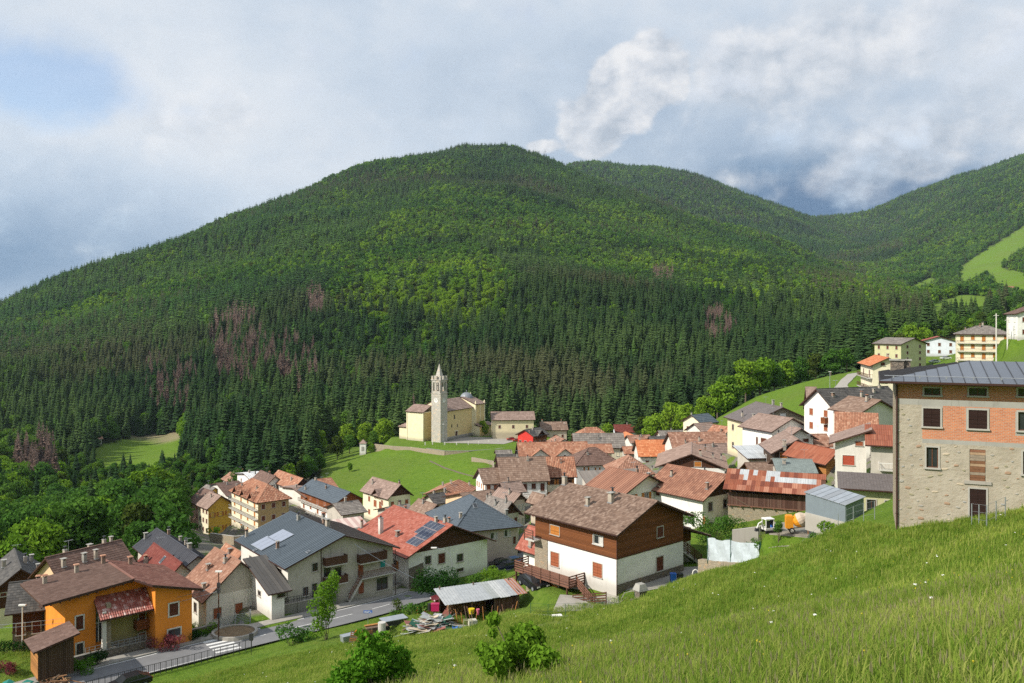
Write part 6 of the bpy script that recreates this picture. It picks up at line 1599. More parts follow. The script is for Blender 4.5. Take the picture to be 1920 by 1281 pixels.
# porch roof
pr = [Vector((3.0, -2.5, 4.25)), Vector((8.85, -2.5, 4.25)), Vector((8.85, .35, 6.15)), Vector((3.0, .35, 6.15))]
mb = MB(); rt = MB(); prism(mb, pr, .18, M_soffit); po = mb.build('porch_roof', ou)
R_gl = tiles_mat('glazed_red_tiles', (0.22, 0.06, 0.045), (0.33, 0.10, 0.075), (0.60, 0.42, 0.38), .05, .4, streak=.1, spec=.6)
cover_plane(rt, pr, 'coppi', R_gl, 95); rt.build('roof_tiles', po, kind='stuff')
mb = MB(); prl = [Vector((2.2, -2.9, 4.0)), Vector((2.95, -2.5, 4.25)), Vector((2.95, .1, 6.0)), Vector((1.9, -.2, 5.4))]
# openings
def owin(yv, x0, y0, x1, y1, st, name='window'):
    xa, zt = opx(yv, x0, (y0+y1)/2); xb, _ = opx(yv, x1, (y0+y1)/2); xm = (xa+xb)/2; _, zt = opx(yv, (x0+x1)/2, y0); _, zb = opx(yv, (x0+x1)/2, y1)
    mb = MB(); w, h_ = xb-xa, zt-zb
    for (cx, cz, sx, sz) in ((xa, (zt+zb)/2, .14, h_+.28), (xb, (zt+zb)/2, .14, h_+.28), (xm, zt+.07, w, .14), (xm, zb-.07, w+.2, .14)): mb.box((cx, yv-.05, cz), (sx, .1, sz), M_white2)
    o = mb.build(name, ou); mb = MB(); mb.box((xm, yv-.012, (zt+zb)/2), (w-.14, .02, h_-.02), {'g': M_glass, 'b': M_sh_brown, 'r': M_sh_rust}[st]); mb.build('pane' if st == 'g' else 'shutter', o)
    if st == 'g': mb = MB(); mb.box((xm, yv-.035, (zt+zb)/2), (.06, .03, h_), M_frame_w); mb.build('glazing_bar', o)
owin(0, 141, 1155, 157, 1180, 'b'); owin(0, 142, 1206, 157, 1229, 'g'); owin(-2.8, 316, 1131, 335, 1154, 'b'); owin(-2.8, 314, 1179, 339, 1193, 'g')
owin(.24, 259, 1140, 273, 1163, 'r'); owin(.24, 259, 1187, 273, 1216, 'r', 'door')
xa, z = opx(-.4, 254, 1180); xb, _ = opx(-.4, 283, 1180); mb = MB(); mb.box(((xa+8.85)/2, -.35, z), (8.85-xa, 1.2, .12), M_wood_h2)
nb = 14
for i in range(nb): mb.box((xa+(8.85-xa)*(i+.5)/nb, -.93, z+.55), ((8.85-xa)/nb*.85, .04, 1.0), M_wood_h2)
for i in range(6): mb.box((xa, -.93+1.2*(i+.5)/6, z+.55), (.04, .17, 1.0), M_wood_h2)
mb.box(((xa+8.85)/2, -.93, z+1.08), (8.85-xa, .1, .07), M_wood_h2); mb.build('balcony', ou)
# timber shed leaning against it
sO = P(71, 1250, 88.5); shd = thing('garden_shed', 'small brown boarded shed with mono-pitch roof against the orange house', 'shed', sO, math.radians(40))
mb = MB(); 
mb.quad([(0, 0, -1.5), (3.4, 0, -1.5), (3.4, 0, 2.4), (0, 0, 1.7)], M_wood_v); mb.quad([(0, 0, -1.5), (0, 3.6, -1.5), (0, 3.6, 1.7), (0, 0, 1.7)], M_wood_lt)
mb.quad([(3.4, 0, -1.5), (3.4, 3.6, -1.5), (3.4, 3.6, 2.4), (3.4, 0, 2.4)], M_wood_v); mb.quad([(0, 3.6, -1.5), (3.4, 3.6, -1.5), (3.4, 3.6, 2.4), (0, 3.6, 1.7)], M_wood_v); mb.build('wall', shd)
mb = MB(); rt = MB(); pl = [Vector((-.5, 4.2, 1.65)), Vector((-.5, -.5, 1.65)), Vector((3.9, -.5, 2.7)), Vector((3.9, 4.2, 2.7))]; prism(mb, pl, .14, M_soffit); o = mb.build('roof', shd); cover_plane(rt, pl, 'flat', R_brown2, 90); rt.build('roof_tiles', o, kind='stuff')
mb = MB(); mb.box((-.02, 1.9, .95), (.05, .5, .6), M_glass); mb.build('window', shd)

# ================================================================== church
CH = P(826, 829, 381); cth = 58
cr = thing('church', 'yellow parish church with tall grey stone bell tower on its walled terrace', 'church', CH, math.radians(cth))
def ywall(mb, x0, x1, y0, y1, h_, mats, zb=-4):
    for (p, q, m) in (((x0, y0), (x1, y0), mats[0]), ((x1, y0), (x1, y1), mats[1]), ((x1, y1), (x0, y1), mats[1]), ((x0, y1), (x0, y0), mats[1])):
        mb.quad([(p[0], p[1], zb), (q[0], q[1], zb), (q[0], q[1], h_), (p[0], p[1], h_)], m)
M_chy = plaster('church_yellow', (0.66, 0.52, 0.26), 0.3); M_chc = plaster('church_cream', (0.80, 0.72, 0.50), 0.22)
mb = MB()
ywall(mb, 5, 26.5, 1, 16, 13.2, (M_chy, M_chc)); ywall(mb, -1, 9, 9, 18.5, 12.8, (M_chy, M_chc)); ywall(mb, 26.5, 34.5, -.6, 15, 14.6, (M_chy, M_chc)); mb.build('nave_wall', cr)
mb = MB(); ywall(mb, 26, 37, -3.5, -.6, 4.4, (M_chy, M_chc)); ywall(mb, 1, 7, 18.5, 24.5, 5.2, (M_chc, M_chc)); mb.build('sacristy_wall', cr)
# raised corner pilasters and cornices
mb = MB()
for (x, y, w, d, h_) in ((5.2, .95, .5, .2, 13), (26.2, .95, .6, .2, 13), (26.8, -.68, .5, .2, 14.5), (34.2, -.68, .6, .2, 14.5), (-1.05, 9.2, .2, .6, 12.6), (-1.05, 18.3, .2, .5, 12.6), (-.8, 8.95, .5, .2, 12.6), (8.6, 8.95, .3, .2, 12.6), (30.5, -.68, .4, .15, 14.5)): mb.box((x, y, h_/2-1), (w, d, h_+2), M_chc)
for (x0, x1, y, z) in ((5, 26.5, .9, 13.0), (26.5, 34.5, -.7, 14.4), (-1.1, 9, 8.9, 12.6)): mb.box(((x0+x1)/2, y, z), (x1-x0, .35, .4), M_chc)
mb.box((15.7, .9, .2), (21.5, .2, 2.2), M_conc); mb.build('pilaster', cr, kind=None)
def roofpoly(name, polys, mat=R_pinkbr, Yd=300):
    mb = MB(); rt = MB()
    for pl in polys: prism(mb, [Vector(p) for p in pl], .25, M_soffit); cover_plane(rt, pl, 'flat', mat, Yd)
    o = mb.build(name, cr); rt.build('roof_tiles', o, kind='stuff'); return o
roofpoly('nave_roof', [[(4.6, .4, 13.2), (26.9, .4, 13.2), (26.9, 8.5, 17.6), (4.6, 8.5, 17.6)], [(26.9, 16.6, 13.2), (4.6, 16.6, 13.2), (4.6, 8.5, 17.6), (26.9, 8.5, 17.6)]])
roofpoly('choir_roof', [[(-1.5, 19, 12.8), (-1.5, 8.5, 12.8), (5, 8.5, 15.6), (5, 19, 15.6)], [(9.5, 8.5, 13.8), (9.5, 19, 13.8), (5, 19, 15.6), (5, 8.5, 15.6)]])
roofpoly('transept_roof', [[(26.2, -1.1, 14.6), (35, -1.1, 14.6), (35, 7.5, 17.8), (26.2, 7.5, 17.8)], [(35, 15.5, 14.6), (26.2, 15.5, 14.6), (26.2, 7.5, 17.8), (35, 7.5, 17.8)]])
roofpoly('sacristy_roof', [[(25.6, -4, 4.4), (37.4, -4, 4.4), (37.4, -.5, 5.6), (25.6, -.5, 5.6)], [(.6, 25, 5.2), (.6, 18.4, 5.2), (4.6, 18.4, 7.2), (4.6, 22, 7.2)], [(.6, 18.4, 5.2), (7.2, 18.4, 5.2), (4.6, 18.5, 7.2), (4.6, 18.4, 7.2)]])
mb = MB(); mb.quad([(4.9, 1, 13.2), (4.9, 16, 13.2), (4.9, 8.5, 17.5)], M_chc); mb.quad([(26.6, -.6, 14.6), (26.6, 15, 14.6), (26.6, 7.5, 17.7)], M_chc); mb.quad([(34.4, -.6, 14.6), (34.4, 15, 14.6), (34.4, 7.5, 17.7)], M_chc); mb.build('gable_wall', cr)
# lead dome
mb = MB(); n_ = 16; prev = None
for i in range(7):
    t = i/6; R_ = 3.2*math.cos(t*math.pi/2*.96); z = 16.4+3.2*math.sin(t*math.pi/2); ring = [(31.5+R_*math.cos(6.283*j/n_), 8+R_*math.sin(6.283*j/n_), z) for j in range(n_)]
    if prev:
        for j in range(n_): mb.quad([prev[j], prev[(j+1) % n_], ring[(j+1) % n_], ring[j]], M_lead)
    prev = ring
mb.tube([(31.5, 8, 19.4), (31.5, 8, 20.6)], .15, M_lead, 6); mb.build('dome', cr, smooth=True)
for (x, y, z) in ((26.8, -.6, 14.8), (34.2, -.6, 14.8), (34.2, 7.5, 17.9)):
    mb = MB(); mb.box((x, y, z+.5), (.5, .5, 1.0), M_chc); mb.box((x, y, z+1.25), (.35, .35, .5), M_chc, taper=.1); mb.build('pinnacle', cr)
for (px_, py_, w_, h_) in ((852, 782, .9, 2.0), (847, 799, .7, 1.5), (857.5, 798, .7, 1.5)):
    o0 = Matrix.Translation(CH) @ Matrix.Rotation(math.radians(cth), 4, 'Z'); Mi = o0.inverted(); c0 = Mi @ Vector((0, 0, 0)); r = Mi @ P(px_, py_, 1.0)-c0; p = c0+r*((1-c0.y)/r.y)
    mb = MB(); mb.box((p.x, .98, p.z), (w_, .1, h_), M_glass); mb.box((p.x, .96, p.z-h_/2), (w_+.3, .16, .15), M_chc); mb.build('window', cr)
mb = MB(); mb.box((13.3, .93, 1.5), (1.6, .16, 3.6), M_timber); mb.box((13.3, .9, 3.6), (2.6, .3, .5), M_chc); mb.box((12.2, .92, 1.6), (.35, .2, 3.6), M_chc); mb.box((14.4, .92, 1.6), (.35, .2, 3.6), M_chc); mb.build('door', cr)
# tower
tw = MB(); T_ = 5.1; Hb = 21.6; Ht = 27.6
ywall(tw, 0, T_, 0, T_, Hb, (M_tower, M_tower)); 
for (a, b_) in ((0, .95), (2.25, 2.85), (4.15, T_)):       # belfry piers between paired arches
    for sd_ in range(4):
        c = (a+b_)/2; w_ = b_-a
        pos = [(c, .3), (T_-.3, c), (c, T_-.3), (.3, c)][sd_]; sz = (w_, .6) if sd_ in (0, 2) else (.6, w_)
        tw.box((pos[0], pos[1], (Hb+Ht)/2-.01), (sz[0], sz[1], Ht-Hb), M_tower)
for z, e in ((Hb, .18), (Ht, .25), (Hb-1.2, .06)): tw.box((T_/2, T_/2, z), (T_+2*e, T_+2*e, .35), M_tower)
for c in (1.6, 3.5):
    for sd_ in range(4):
        pos = [(c, .3), (T_-.3, c), (c, T_-.3), (.3, c)][sd_]; sz = (1.32, .6) if sd_ in (0, 2) else (.6, 1.32)
        tw.box((pos[0], pos[1], Ht-.55), (sz[0], sz[1], 1.1), M_tower); tw.box((pos[0], pos[1], Hb+.6), (sz[0], sz[1], .9), M_tower)
to = tw.build('bell_tower', cr)
mb = MB()
for (x, y) in ((.4, .4), (T_-.4, .4), (.4, T_-.4), (T_-.4, T_-.4), (T_/2, .3), (.3, T_/2), (T_-.3, T_/2), (T_/2, T_-.3)): mb.box((x, y, Ht+.8), (.8, .8, 1.3), M_tower); mb.box((x, y, Ht+1.6), (.9, .9, .3), M_tower)
mb.build('battlement', to)
mb = MB(); mb.quad([(1, 1, Ht+.2), (T_-1, 1, Ht+.2), (T_/2, T_/2, Ht+7.4)], M_tower); mb.quad([(T_-1, 1, Ht+.2), (T_-1, T_-1, Ht+.2), (T_/2, T_/2, Ht+7.4)], M_tower); mb.quad([(T_-1, T_-1, Ht+.2), (1, T_-1, Ht+.2), (T_/2, T_/2, Ht+7.4)], M_tower); mb.quad([(1, T_-1, Ht+.2), (1, 1, Ht+.2), (T_/2, T_/2, Ht+7.4)], M_tower); mb.build('spire', to)
mb = MB(); mb.tube([(T_/2, T_/2, Ht+7.2), (T_/2, T_/2, Ht+9.6)], .07, M_metal_dk, 6); mb.box((T_/2, T_/2, Ht+8.9), (1.0, .1, .1), M_metal_dk, rz=-.9); mb.box((T_/2, T_/2, Ht+7.5), (.4, .4, .4), M_metal_dk); mb.build('cross', to)
for (x, y) in ((1.7, 1.9), (3.4, 3.2), (3.3, 1.6)):
    mb = MB(); prof = [(0, .45), (.5, .5), (.62, .9), (.66, 0)]; zz = Hb+2.0
    rings = [(.18, zz+1.3), (.35, zz+1.2), (.42, zz+.6), (.68, zz)]; pv = None
    for R_, z in rings:
        ring = [(x+R_*math.cos(6.283*j/10), y+R_*math.sin(6.283*j/10), z) for j in range(10)]
        if pv: [mb.quad([pv[j], pv[(j+1) % 10], ring[(j+1) % 10], ring[j]], M_metal_dk) for j in range(10)]
        pv = ring
    mb.box((x, y, zz+1.4), (T_-1.4, .15, .15), M_metal_dk); mb.build('bell', to)
for (c, ax) in (((2.55, -.03, Hb-3.2), 0), ((-.03, 2.55, Hb-3.2), 1)):
    mb = MB(); n_ = 20; ring = [(c[0]+(1.15*math.cos(6.283*j/n_) if ax == 0 else 0), c[1]+(1.15*math.cos(6.283*j/n_) if ax else 0), c[2]+1.15*math.sin(6.283*j/n_)) for j in range(n_)]
    mb.quad(ring, M_white)
    e = .03
    for ang, L, w_ in ((1.1, .8, .12), (2.6, 1.0, .09)):
        d = (math.cos(ang)*L, math.sin(ang)*L); a = (c[0]-(e if ax else 0), c[1]-(0 if ax else e), c[2]); b_ = (a[0]+(d[0] if ax == 0 else 0), a[1]+(d[0] if ax else 0), a[2]+d[1]); mb.bar(a, b_, .05, w_, M_black)
    for j in range(12):
        d = (math.cos(j*.5236)*1.0, math.sin(j*.5236)*1.0); mb.box((c[0]+(d[0] if ax == 0 else -e), c[1]+(d[0] if ax else -e), c[2]+d[1]), (.1, .1, .1) , M_black)
    mb.build('clock_face', to)
print('specials ok')
# ================================================================== road and pavements
ribbon('road', ROAD, -ROAD_W/2, ROAD_W/2, 0.0, M_asph, 'structure')
ribbon('pavement', ROAD, -ROAD_W/2-1.7, -ROAD_W/2, 0.13, M_pave, 'structure', thick=.2)
def marks(name, off, w, t0=0, t1=1e9, dash=None):
    pts_ = []
    for a, b_ in zip(ROAD[:-1], ROAD[1:]):
        k = max(1, int((b_-a).length/1.5)); pts_ += [a.lerp(b_, i/k) for i in range(k)]
    for _ in range(6): pts_ = [pts_[0]]+[(pts_[i-1]+pts_[i]*2+pts_[i+1])/4 for i in range(1, len(pts_)-1)]+[pts_[-1]]
    mb = MB(); acc = 0
    for a, b_ in zip(pts_[:-1], pts_[1:]):
        d = b_-a; L = d.length; d.z = 0; d.normalize(); n_ = Vector((d.y, -d.x, 0)); on = t0 <= acc <= t1 and (dash is None or (acc % (dash*2)) < dash); acc += L
        if on: u_ = Vector((0, 0, .006)); mb.quad([a+n_*(off-w/2)+u_, a+n_*(off+w/2)+u_, b_+n_*(off+w/2)+u_, b_+n_*(off-w/2)+u_], M_paint)
    o = mb.build(name); o['kind'] = 'structure'
marks('road_edge_line', -2.45, .13); marks('road_edge_line', 2.5, .12, 0, 24)
marks('road_centre_line', 0.0, .12, 30, 200, 3)
# zebra crossing
zc = ROAD[3].lerp(ROAD[4], .6); dr_ = (ROAD[5]-ROAD[3]); dr_.z = 0; dr_.normalize(); nr_ = Vector((dr_.y, -dr_.x, 0))
zr0 = lambda p: seg_dist(np.array([p.x]), np.array([p.y]), ROAD)[1][0]
mb = MB()
for i in range(5):
    c = zc+nr_*(-2.0+i*1.0); q_ = [c-dr_*1.5-nr_*.24, c-dr_*1.5+nr_*.24, c+dr_*1.5+nr_*.24, c+dr_*1.5-nr_*.24]
    mb.quad([Vector((p.x, p.y, zr0(p)+.03)) for p in q_], M_paint)
o = mb.build('zebra_crossing'); o['kind'] = 'structure'
def offs(px0, px1, off, n_=12):
    """points beside the road centre line between two photo columns"""
    out = []; pts_ = []
    for a, b_ in zip(ROAD[:-1], ROAD[1:]): pts_ += [(a.lerp(b_, i/12), (b_-a)) for i in range(12)]
    for p, d in pts_:
        d = Vector((d.x, d.y, 0)).normalized(); q_ = p+Vector((d.y, -d.x, 0))*off; c = HX+F*q_.x/q_.y
        if px0 <= c <= px1: out.append(q_)
    return out
def wall_line(name, pts_, h_, w, mat, label, cat='wall', base=-1.5, cap=None, follow=False):
    mb = MB()
    for a, b_ in zip(pts_[:-1], pts_[1:]):
        a = Vector(a); b_ = Vector(b_)
        d = (b_-a); d.z = 0; L = d.length
        if L < .01: continue
        d.normalize(); n_ = Vector((-d.y, d.x, 0))*w/2
        q_ = [a-n_+Vector((0, 0, base)), a+n_+Vector((0, 0, base)), b_+n_+Vector((0, 0, base)), b_-n_+Vector((0, 0, base)), a-n_+Vector((0, 0, h_)), a+n_+Vector((0, 0, h_)), b_+n_+Vector((0, 0, h_)), b_-n_+Vector((0, 0, h_))]
        mb.hexa(q_, mat)
        if cap: mb.bar(a+Vector((0, 0, h_+.04)), b_+Vector((0, 0, h_+.04)), w+.1, .08, cap)
    return tag(mb.build(name), label, cat)
def fence_line(name, pts_, h_, post, label, cat='fence', mat=M_metal_dk, rails=(.1, .55, 1.0), bars=0, pw=.06, rw=.04, net=None, ground_=True):
    root = thing(name, label, cat, (0, 0, 0)); dense = []
    for a, b_ in zip(pts_[:-1], pts_[1:]):
        k = max(1, round((Vector(b_)-Vector(a)).length/post)); dense += [Vector(a).lerp(Vector(b_), i/k) for i in range(k)]
    dense.append(Vector(pts_[-1]))
    if ground_:
        for p in dense: p.z = g1(p.x, p.y)
    o0 = dense[0].copy(); root.location = o0
    pm = MB(); pm.box((0, 0, h_/2-.2), (pw, pw, h_+.4), mat); pm = pm.mesh('post')
    for p in dense: new_obj('post', pm, root, p-o0)
    for r_ in rails:
        mb = MB()
        for a, b_ in zip(dense[:-1], dense[1:]): mb.bar(a-o0+Vector((0, 0, h_*r_)), b_-o0+Vector((0, 0, h_*r_)), rw, rw, mat)
        mb.build('rail', root)
    if bars:
        mb = MB()
        for a, b_ in zip(dense[:-1], dense[1:]):
            k = int((b_-a).length/bars)
            for i in range(1, k): p = a.lerp(b_, i/k)-o0; mb.bar(p+Vector((0, 0, h_*rails[0])), p+Vector((0, 0, h_*rails[-1])), .018, .018, mat)
        mb.build('infill_bars', root, kind='stuff')
    return root
rl = offs(90, 482, 3.15); fence_line('railing', rl, 1.05, 2.2, 'dark metal railing along the meadow side of the road', 'railing', bars=.16, rails=(.12, .98), ground_=False)
w1 = offs(60, 300, -5.0); wall_line('garden_wall', w1, .85, .35, M_rubble_d, 'low stone wall with coping in front of the orange house', cap=M_conc)
w1 = offs(308, 412, -5.2); wall_line('garden_wall', w1, .8, .35, M_rubble_d, 'low stone wall beside the red leaved shrub', cap=M_conc)
fence_line('wall_railing', [p+Vector((0, 0, .85)) for p in offs(150, 300, -5.0)], .7, 2.0, 'thin railing on the stone wall of the orange house', 'railing', mat=M_metal_gy, rails=(.5, .98), ground_=False)
w1 = offs(512, 640, -5.4); wall_line('garden_wall', w1, 1.25, .4, M_conc, 'grey retaining wall with railing before the off-white road house', cap=M_conc_lt)
fence_line('wall_railing', [p+Vector((0, 0, 1.3)) for p in w1], .8, 1.8, 'dark railing on the grey retaining wall', 'railing', rails=(.5, .98), ground_=False)
w1 = offs(655, 760, -5.0); wall_line('garden_wall', w1, .5, .35, M_conc_lt, 'pale kerb wall below the outside stairs'); fence_line('wall_railing', [p+Vector((0, 0, .5)) for p in w1], .9, 1.6, 'pale metal railing at the foot of the outside stairs', 'railing', mat=M_galv, rails=(.5, .98), ground_=False)
# drive with oval planter and gate
dp = P(436, 1172, 104)
mb = MB(); 
def flat_poly(name, px_pts, mat, kind='structure', dz=.05, follow=True, n_=8):
    """paved area draped on the ground, corners given as surveyed points"""
    c = [P(*q_) for q_ in px_pts]; mb = MB()
    if len(c) == 4:
        for i in range(n_):
            for j in range(n_):
                q_ = []
                for (a, b_) in ((i, j), (i+1, j), (i+1, j+1), (i, j+1)):
                    u_, v_ = a/n_, b_/n_; p = (c[0]*(1-u_)+c[1]*u_)*(1-v_)+(c[3]*(1-u_)+c[2]*u_)*v_; q_.append(Vector((p.x, p.y, g1(p.x, p.y)+dz)))
                mb.quad(q_, mat)
    o = mb.build(name); o['kind'] = kind; return o
pl_ = thing('planter', 'round concrete planter ring filled with bare soil, beside the steel gate', 'planter', (0, 0, 0)); c = drop(440, 1168, 105); n_ = 28; mb = MB(); ms = MB(); zt = c.z+.7
for i in range(n_):
    a, b_ = 6.283*i/n_, 6.283*(i+1)/n_
    e = lambda t, r_: Vector((c.x+math.cos(t)*2.7*r_, c.y+math.sin(t)*2.3*r_, 0))
    q_ = [e(a, .9), e(a, 1.02), e(b_, 1.02), e(b_, .9)]; mb.hexa([p+Vector((0, 0, c.z-.8)) for p in q_]+[p+Vector((0, 0, zt)) for p in q_], M_conc_lt)
ms.quad([e(6.283*i/n_, .9)+Vector((0, 0, zt-.15)) for i in range(n_)], plain('dry_soil', (.20, .14, .08), .95, var=.35, scale=2)); mb.build('ring', pl_); ms.build('soil', pl_)
gp = offs(412, 478, -4.9); 
if len(gp) > 1:
    g0, g1_ = gp[0], gp[-1]; gr = thing('gate', 'wide grey steel bar gate on the pavement by the lamp pole', 'gate', g0); d = g1_-g0
    for r_ in range(7): mb = MB(); mb.bar(Vector((0, 0, .25+r_*.2)), d+Vector((0, 0, .25+r_*.2)), .05, .06, M_metal_gy); mb.build('rail', gr)
    for t_ in (0, .5, 1): mb = MB(); mb.box(d*t_+Vector((0, 0, .8)), (.14, .14, 1.9), M_galv); mb.build('post', gr)
flat_poly('driveway', [(375,1178,101),(470,1160,104),(452,1140,112),(370,1160,108)], M_asph)
flat_poly('parking_area', [(880,1082,136),(975,1078,140),(1000,1050,162),(905,1048,160)], M_asph)
flat_poly('yard_paving', [(1160,1112,93.5),(1270,1083,97.5),(1330,1062,105),(1225,1085,104)], M_pave)
flat_poly('yard_paving', [(1035,1145,91),(1160,1118,92.5),(1160,1108,95.5),(1050,1120,97)], M_pave)
flat_poly('concrete_pad', [(1440,1012,88.5),(1545,1003,86.5),(1535,978,97),(1455,985,97)], M_grav)
flat_poly('village_square', [(395,1012,232),(545,1012,222),(530,990,240),(420,990,250)], M_pinkpave)
flat_poly('church_square', [(830,832,380),(945,830,376),(985,824,395),(870,824,400)], M_pave, dz=.1)
LANE = [P(*q_) for q_ in [(1598,752,215),(1580,735,235),(1574,720,265),(1590,706,310),(1604,700,340)]]; ribbon('lane', LANE, -2.2, 2.2, .15, M_pave, 'structure', follow=True)
LANE2 = [P(*q_) for q_ in [(215,1075,165),(250,1048,178),(300,1035,190),(345,1012,215),(330,998,232)]]; ribbon('lane', LANE2, -1.8, 1.8, .15, M_pave, 'structure', follow=True)
wall_line('lane_wall', [Vector((p.x, p.y, g1(p.x, p.y))) for p in [P(*q_) for q_ in [(275,1030,190),(300,1016,205),(322,1004,222)]]], 1.2, .4, M_rubble, 'stone parapet of the lane at the left edge of the village')
# terrace walls near the ochre house
for pts_, h_, lb in (([(395,1018,222),(440,1026,214),(520,1018,216)], 2.2, 'curved stone terrace wall below the tall yellow stone house'), ([(440,1036,205),(520,1030,206)], 1.8, 'lower stone terrace wall behind the grey and brown sheet roof')):
    wall_line('terrace_wall', [Vector((p.x, p.y, g1(p.x, p.y))) for p in [P(*q_) for q_ in pts_]], h_, .5, M_rubble, lb, cap=M_conc_lt)
fence_line('fence', [P(*q_) for q_ in [(395,1012,224),(440,1018,216),(520,1011,218)]], 1.1, 2.5, 'light railing on the curved terrace wall', mat=M_galv, rails=(.5, 1.0))
# ------------------------------------------------------------------ church terrace
def draped(pp): return [Vector((p.x, p.y, g1(p.x, p.y))) for p in [P(*q_) for q_ in pp]]
cw_ = [P(*q_) for q_ in [(800,843,352),(835,848,343),(880,848,343),(925,845,350),(962,840,362)]]
wall_line('retaining_wall', cw_, .5, .8, M_rubble, 'long curved stone retaining wall below the church square', base=-5, cap=M_conc)
wall_line('retaining_wall', [P(*q_) for q_ in [(703,836,372),(735,840,366),(770,842,360),(800,846,352)]], .8, .8, M_rubble, 'pinkish stone terrace wall below the left end of the church', base=-5)
wall_line('path_wall', draped([(806,850,338),(835,862,322),(870,874,306),(905,882,296),(925,889,290)]), .3, .4, M_rubble_d, 'low stone wall of the path winding down from the church', base=-1)
wall_line('garden_wall', draped([(885,862,322),(925,868,312),(925,882,298)]), 1.6, .6, M_rubble, 'crumbling stone garden wall beside the small white house with dark grey roof')
bm = MB(); bm.box((0, 0, .5), (.35, .35, 1.3), M_white); bm = bm.mesh('bollard')
for i, c in enumerate([(797,838),(811,837),(834,837.5),(856,837.5),(878,837),(897,836),(916,835),(934,834)]):
    p = P(c[0], c[1]-3.5, 356+abs(i-3)*1.5); b_ = new_obj('bollard', bm, None, (p.x, p.y, p.z)); tag(b_, 'short white bollard along the edge of the church square', 'bollard', 'white bollards along the church square')
sh = thing('shrine', 'small white wayside shrine tower at the edge of the green mound', 'shrine', drop(681, 843, 372)); mb = MB(); mb.box((0, 0, 2.2), (2.6, 2.6, 5.4), M_white); mb.box((0, -1.35, 2.6), (1.1, .1, 1.8), M_conc); mb.build('wall', sh); mb = MB(); mb.box((0, 0, 5.6), (3.2, 3.2, 1.5), R_pinkbr, taper=.15); mb.build('roof', sh)
def lamp(px, py, Y, h_, label, arm=0.0, mat=M_metal_gy, base=None):
    b_ = base or drop(px, py, Y); t = thing('street_lamp', label, 'street lamp', b_); mb = MB()
    if arm:
        mb.tube([(0, 0, -.5), (0, 0, h_*.72), (-arm*.12, 0, h_*.88), (-arm*.45, 0, h_*.98), (-arm, 0, h_*1.02)], [.08, .065, .05, .045, .04], mat, 7)
    else: mb.tube([(0, 0, -.5), (0, 0, h_)], [.09, .06], mat, 7)
    mb.build('pole', t); mb = MB(); mb.box((-arm-.25 if arm else 0, 0, h_*1.02 if arm else h_+.12), (.8, .3, .14), M_white); mb.build('lamp_head', t); return t
lamp(848, 1110, 123, 7.2, 'tall curved-arm street lamp in front of the white wall with red roof', 2.4, M_galv)
lp = lamp(410, 1190, 103, 8.4, 'dark wooden utility pole with lamp beside the steel gate', 0, M_timber)
mb = MB()
for z in (6.2, 6.9, 3.2): mb.box((0, 0, z), (.34, .34, .5), M_metal_dk)
mb.build('cable_bracket', lp)
lamp(831, 826, 374, 9, 'slim lamp post in front of the church tower', 0, M_galv); lamp(42, 1222, 98, 5.2, 'pale concrete pole beside the slate roofed cottage', 0, M_white2)
for (x, y1, y2, Y, lb) in ((1868, 640, 588, 262, 'taller white pole beside the apartment house on the hill'), (1889, 640, 597, 262, 'shorter white pole with crossbar right of the apartment house')): 
    b_ = drop(x, y1, Y); z1 = P(x, y2, Y).z; t = thing('utility_pole', lb, 'pole', b_); mb = MB(); mb.tube([(0, 0, -1), (0, 0, z1-b_.z)], [.22, .15], M_white2, 7); mb.build('pole', t); mb = MB(); mb.box((0, 0, z1-b_.z-.6), (1.6, .15, .15), M_white2); mb.build('crossbar', t)
for (x, y, Y, h_) in ((1556, 720, 268, 6), (1058, 806, 404, 9)): lamp(x, y, Y, h_, 'slim lamp post beside the upper lane' if x > 1500 else 'thin pole at the forest edge behind the brown roof', 0, M_galv)
def wire(a, b_, sag, label, r_=.018):
    a = Vector(a); b_ = Vector(b_); mb = MB(); n_ = 14; mb.tube([a.lerp(b_, i/n_)-Vector((0, 0, sag*4*(i/n_)*(1-i/n_))) for i in range(n_+1)], r_, M_galv, 4); tag(mb.build('cable'), label, 'cable')
wire(P(-60, 1176, 93), P(411, 1100, 103), .8, 'thin overhead cable passing in front of the orange house'); wire(P(-60, 1180, 93), P(411, 1108, 103), 1.0, 'lower overhead cable passing in front of the orange house')
wire(P(664, 1020, 118), P(800, 1095, 122), .3, 'cable running down from the road house towards the dark bush', .03)
# road sign
t = thing('road_sign', 'small blue rectangular road sign at the meadow edge of the road', 'sign', drop(690, 1160, 108)); zs = P(690, 1147, 108).z-t.location.z
mb = MB(); mb.tube([(0, 0, -.3), (0, 0, zs)], .03, M_galv, 6); mb.build('post', t); mb = MB(); mb.box((0, -.05, zs), (1.1, .03, .34), M_bluepaint)
for (x, z, w_) in ((-.3, .06, .3), (.1, .07, .35), (-.15, -.07, .6), (.35, -.05, .2)): mb.box((x, -.072, zs+z), (w_, .01, .06), M_paint)
mb.build('sign_plate', t)
t = thing('sign_post', 'thin post with dark box at the end of the roadside railing', 'post', drop(471, 1232, 98)); mb = MB(); mb.tube([(0, 0, -.3), (0, 0, 2.7)], .035, M_metal_dk, 6); mb.build('post', t); mb = MB(); mb.box((0, 0, 2.2), (.4, .3, .8), M_metal_dk); mb.build('box', t)

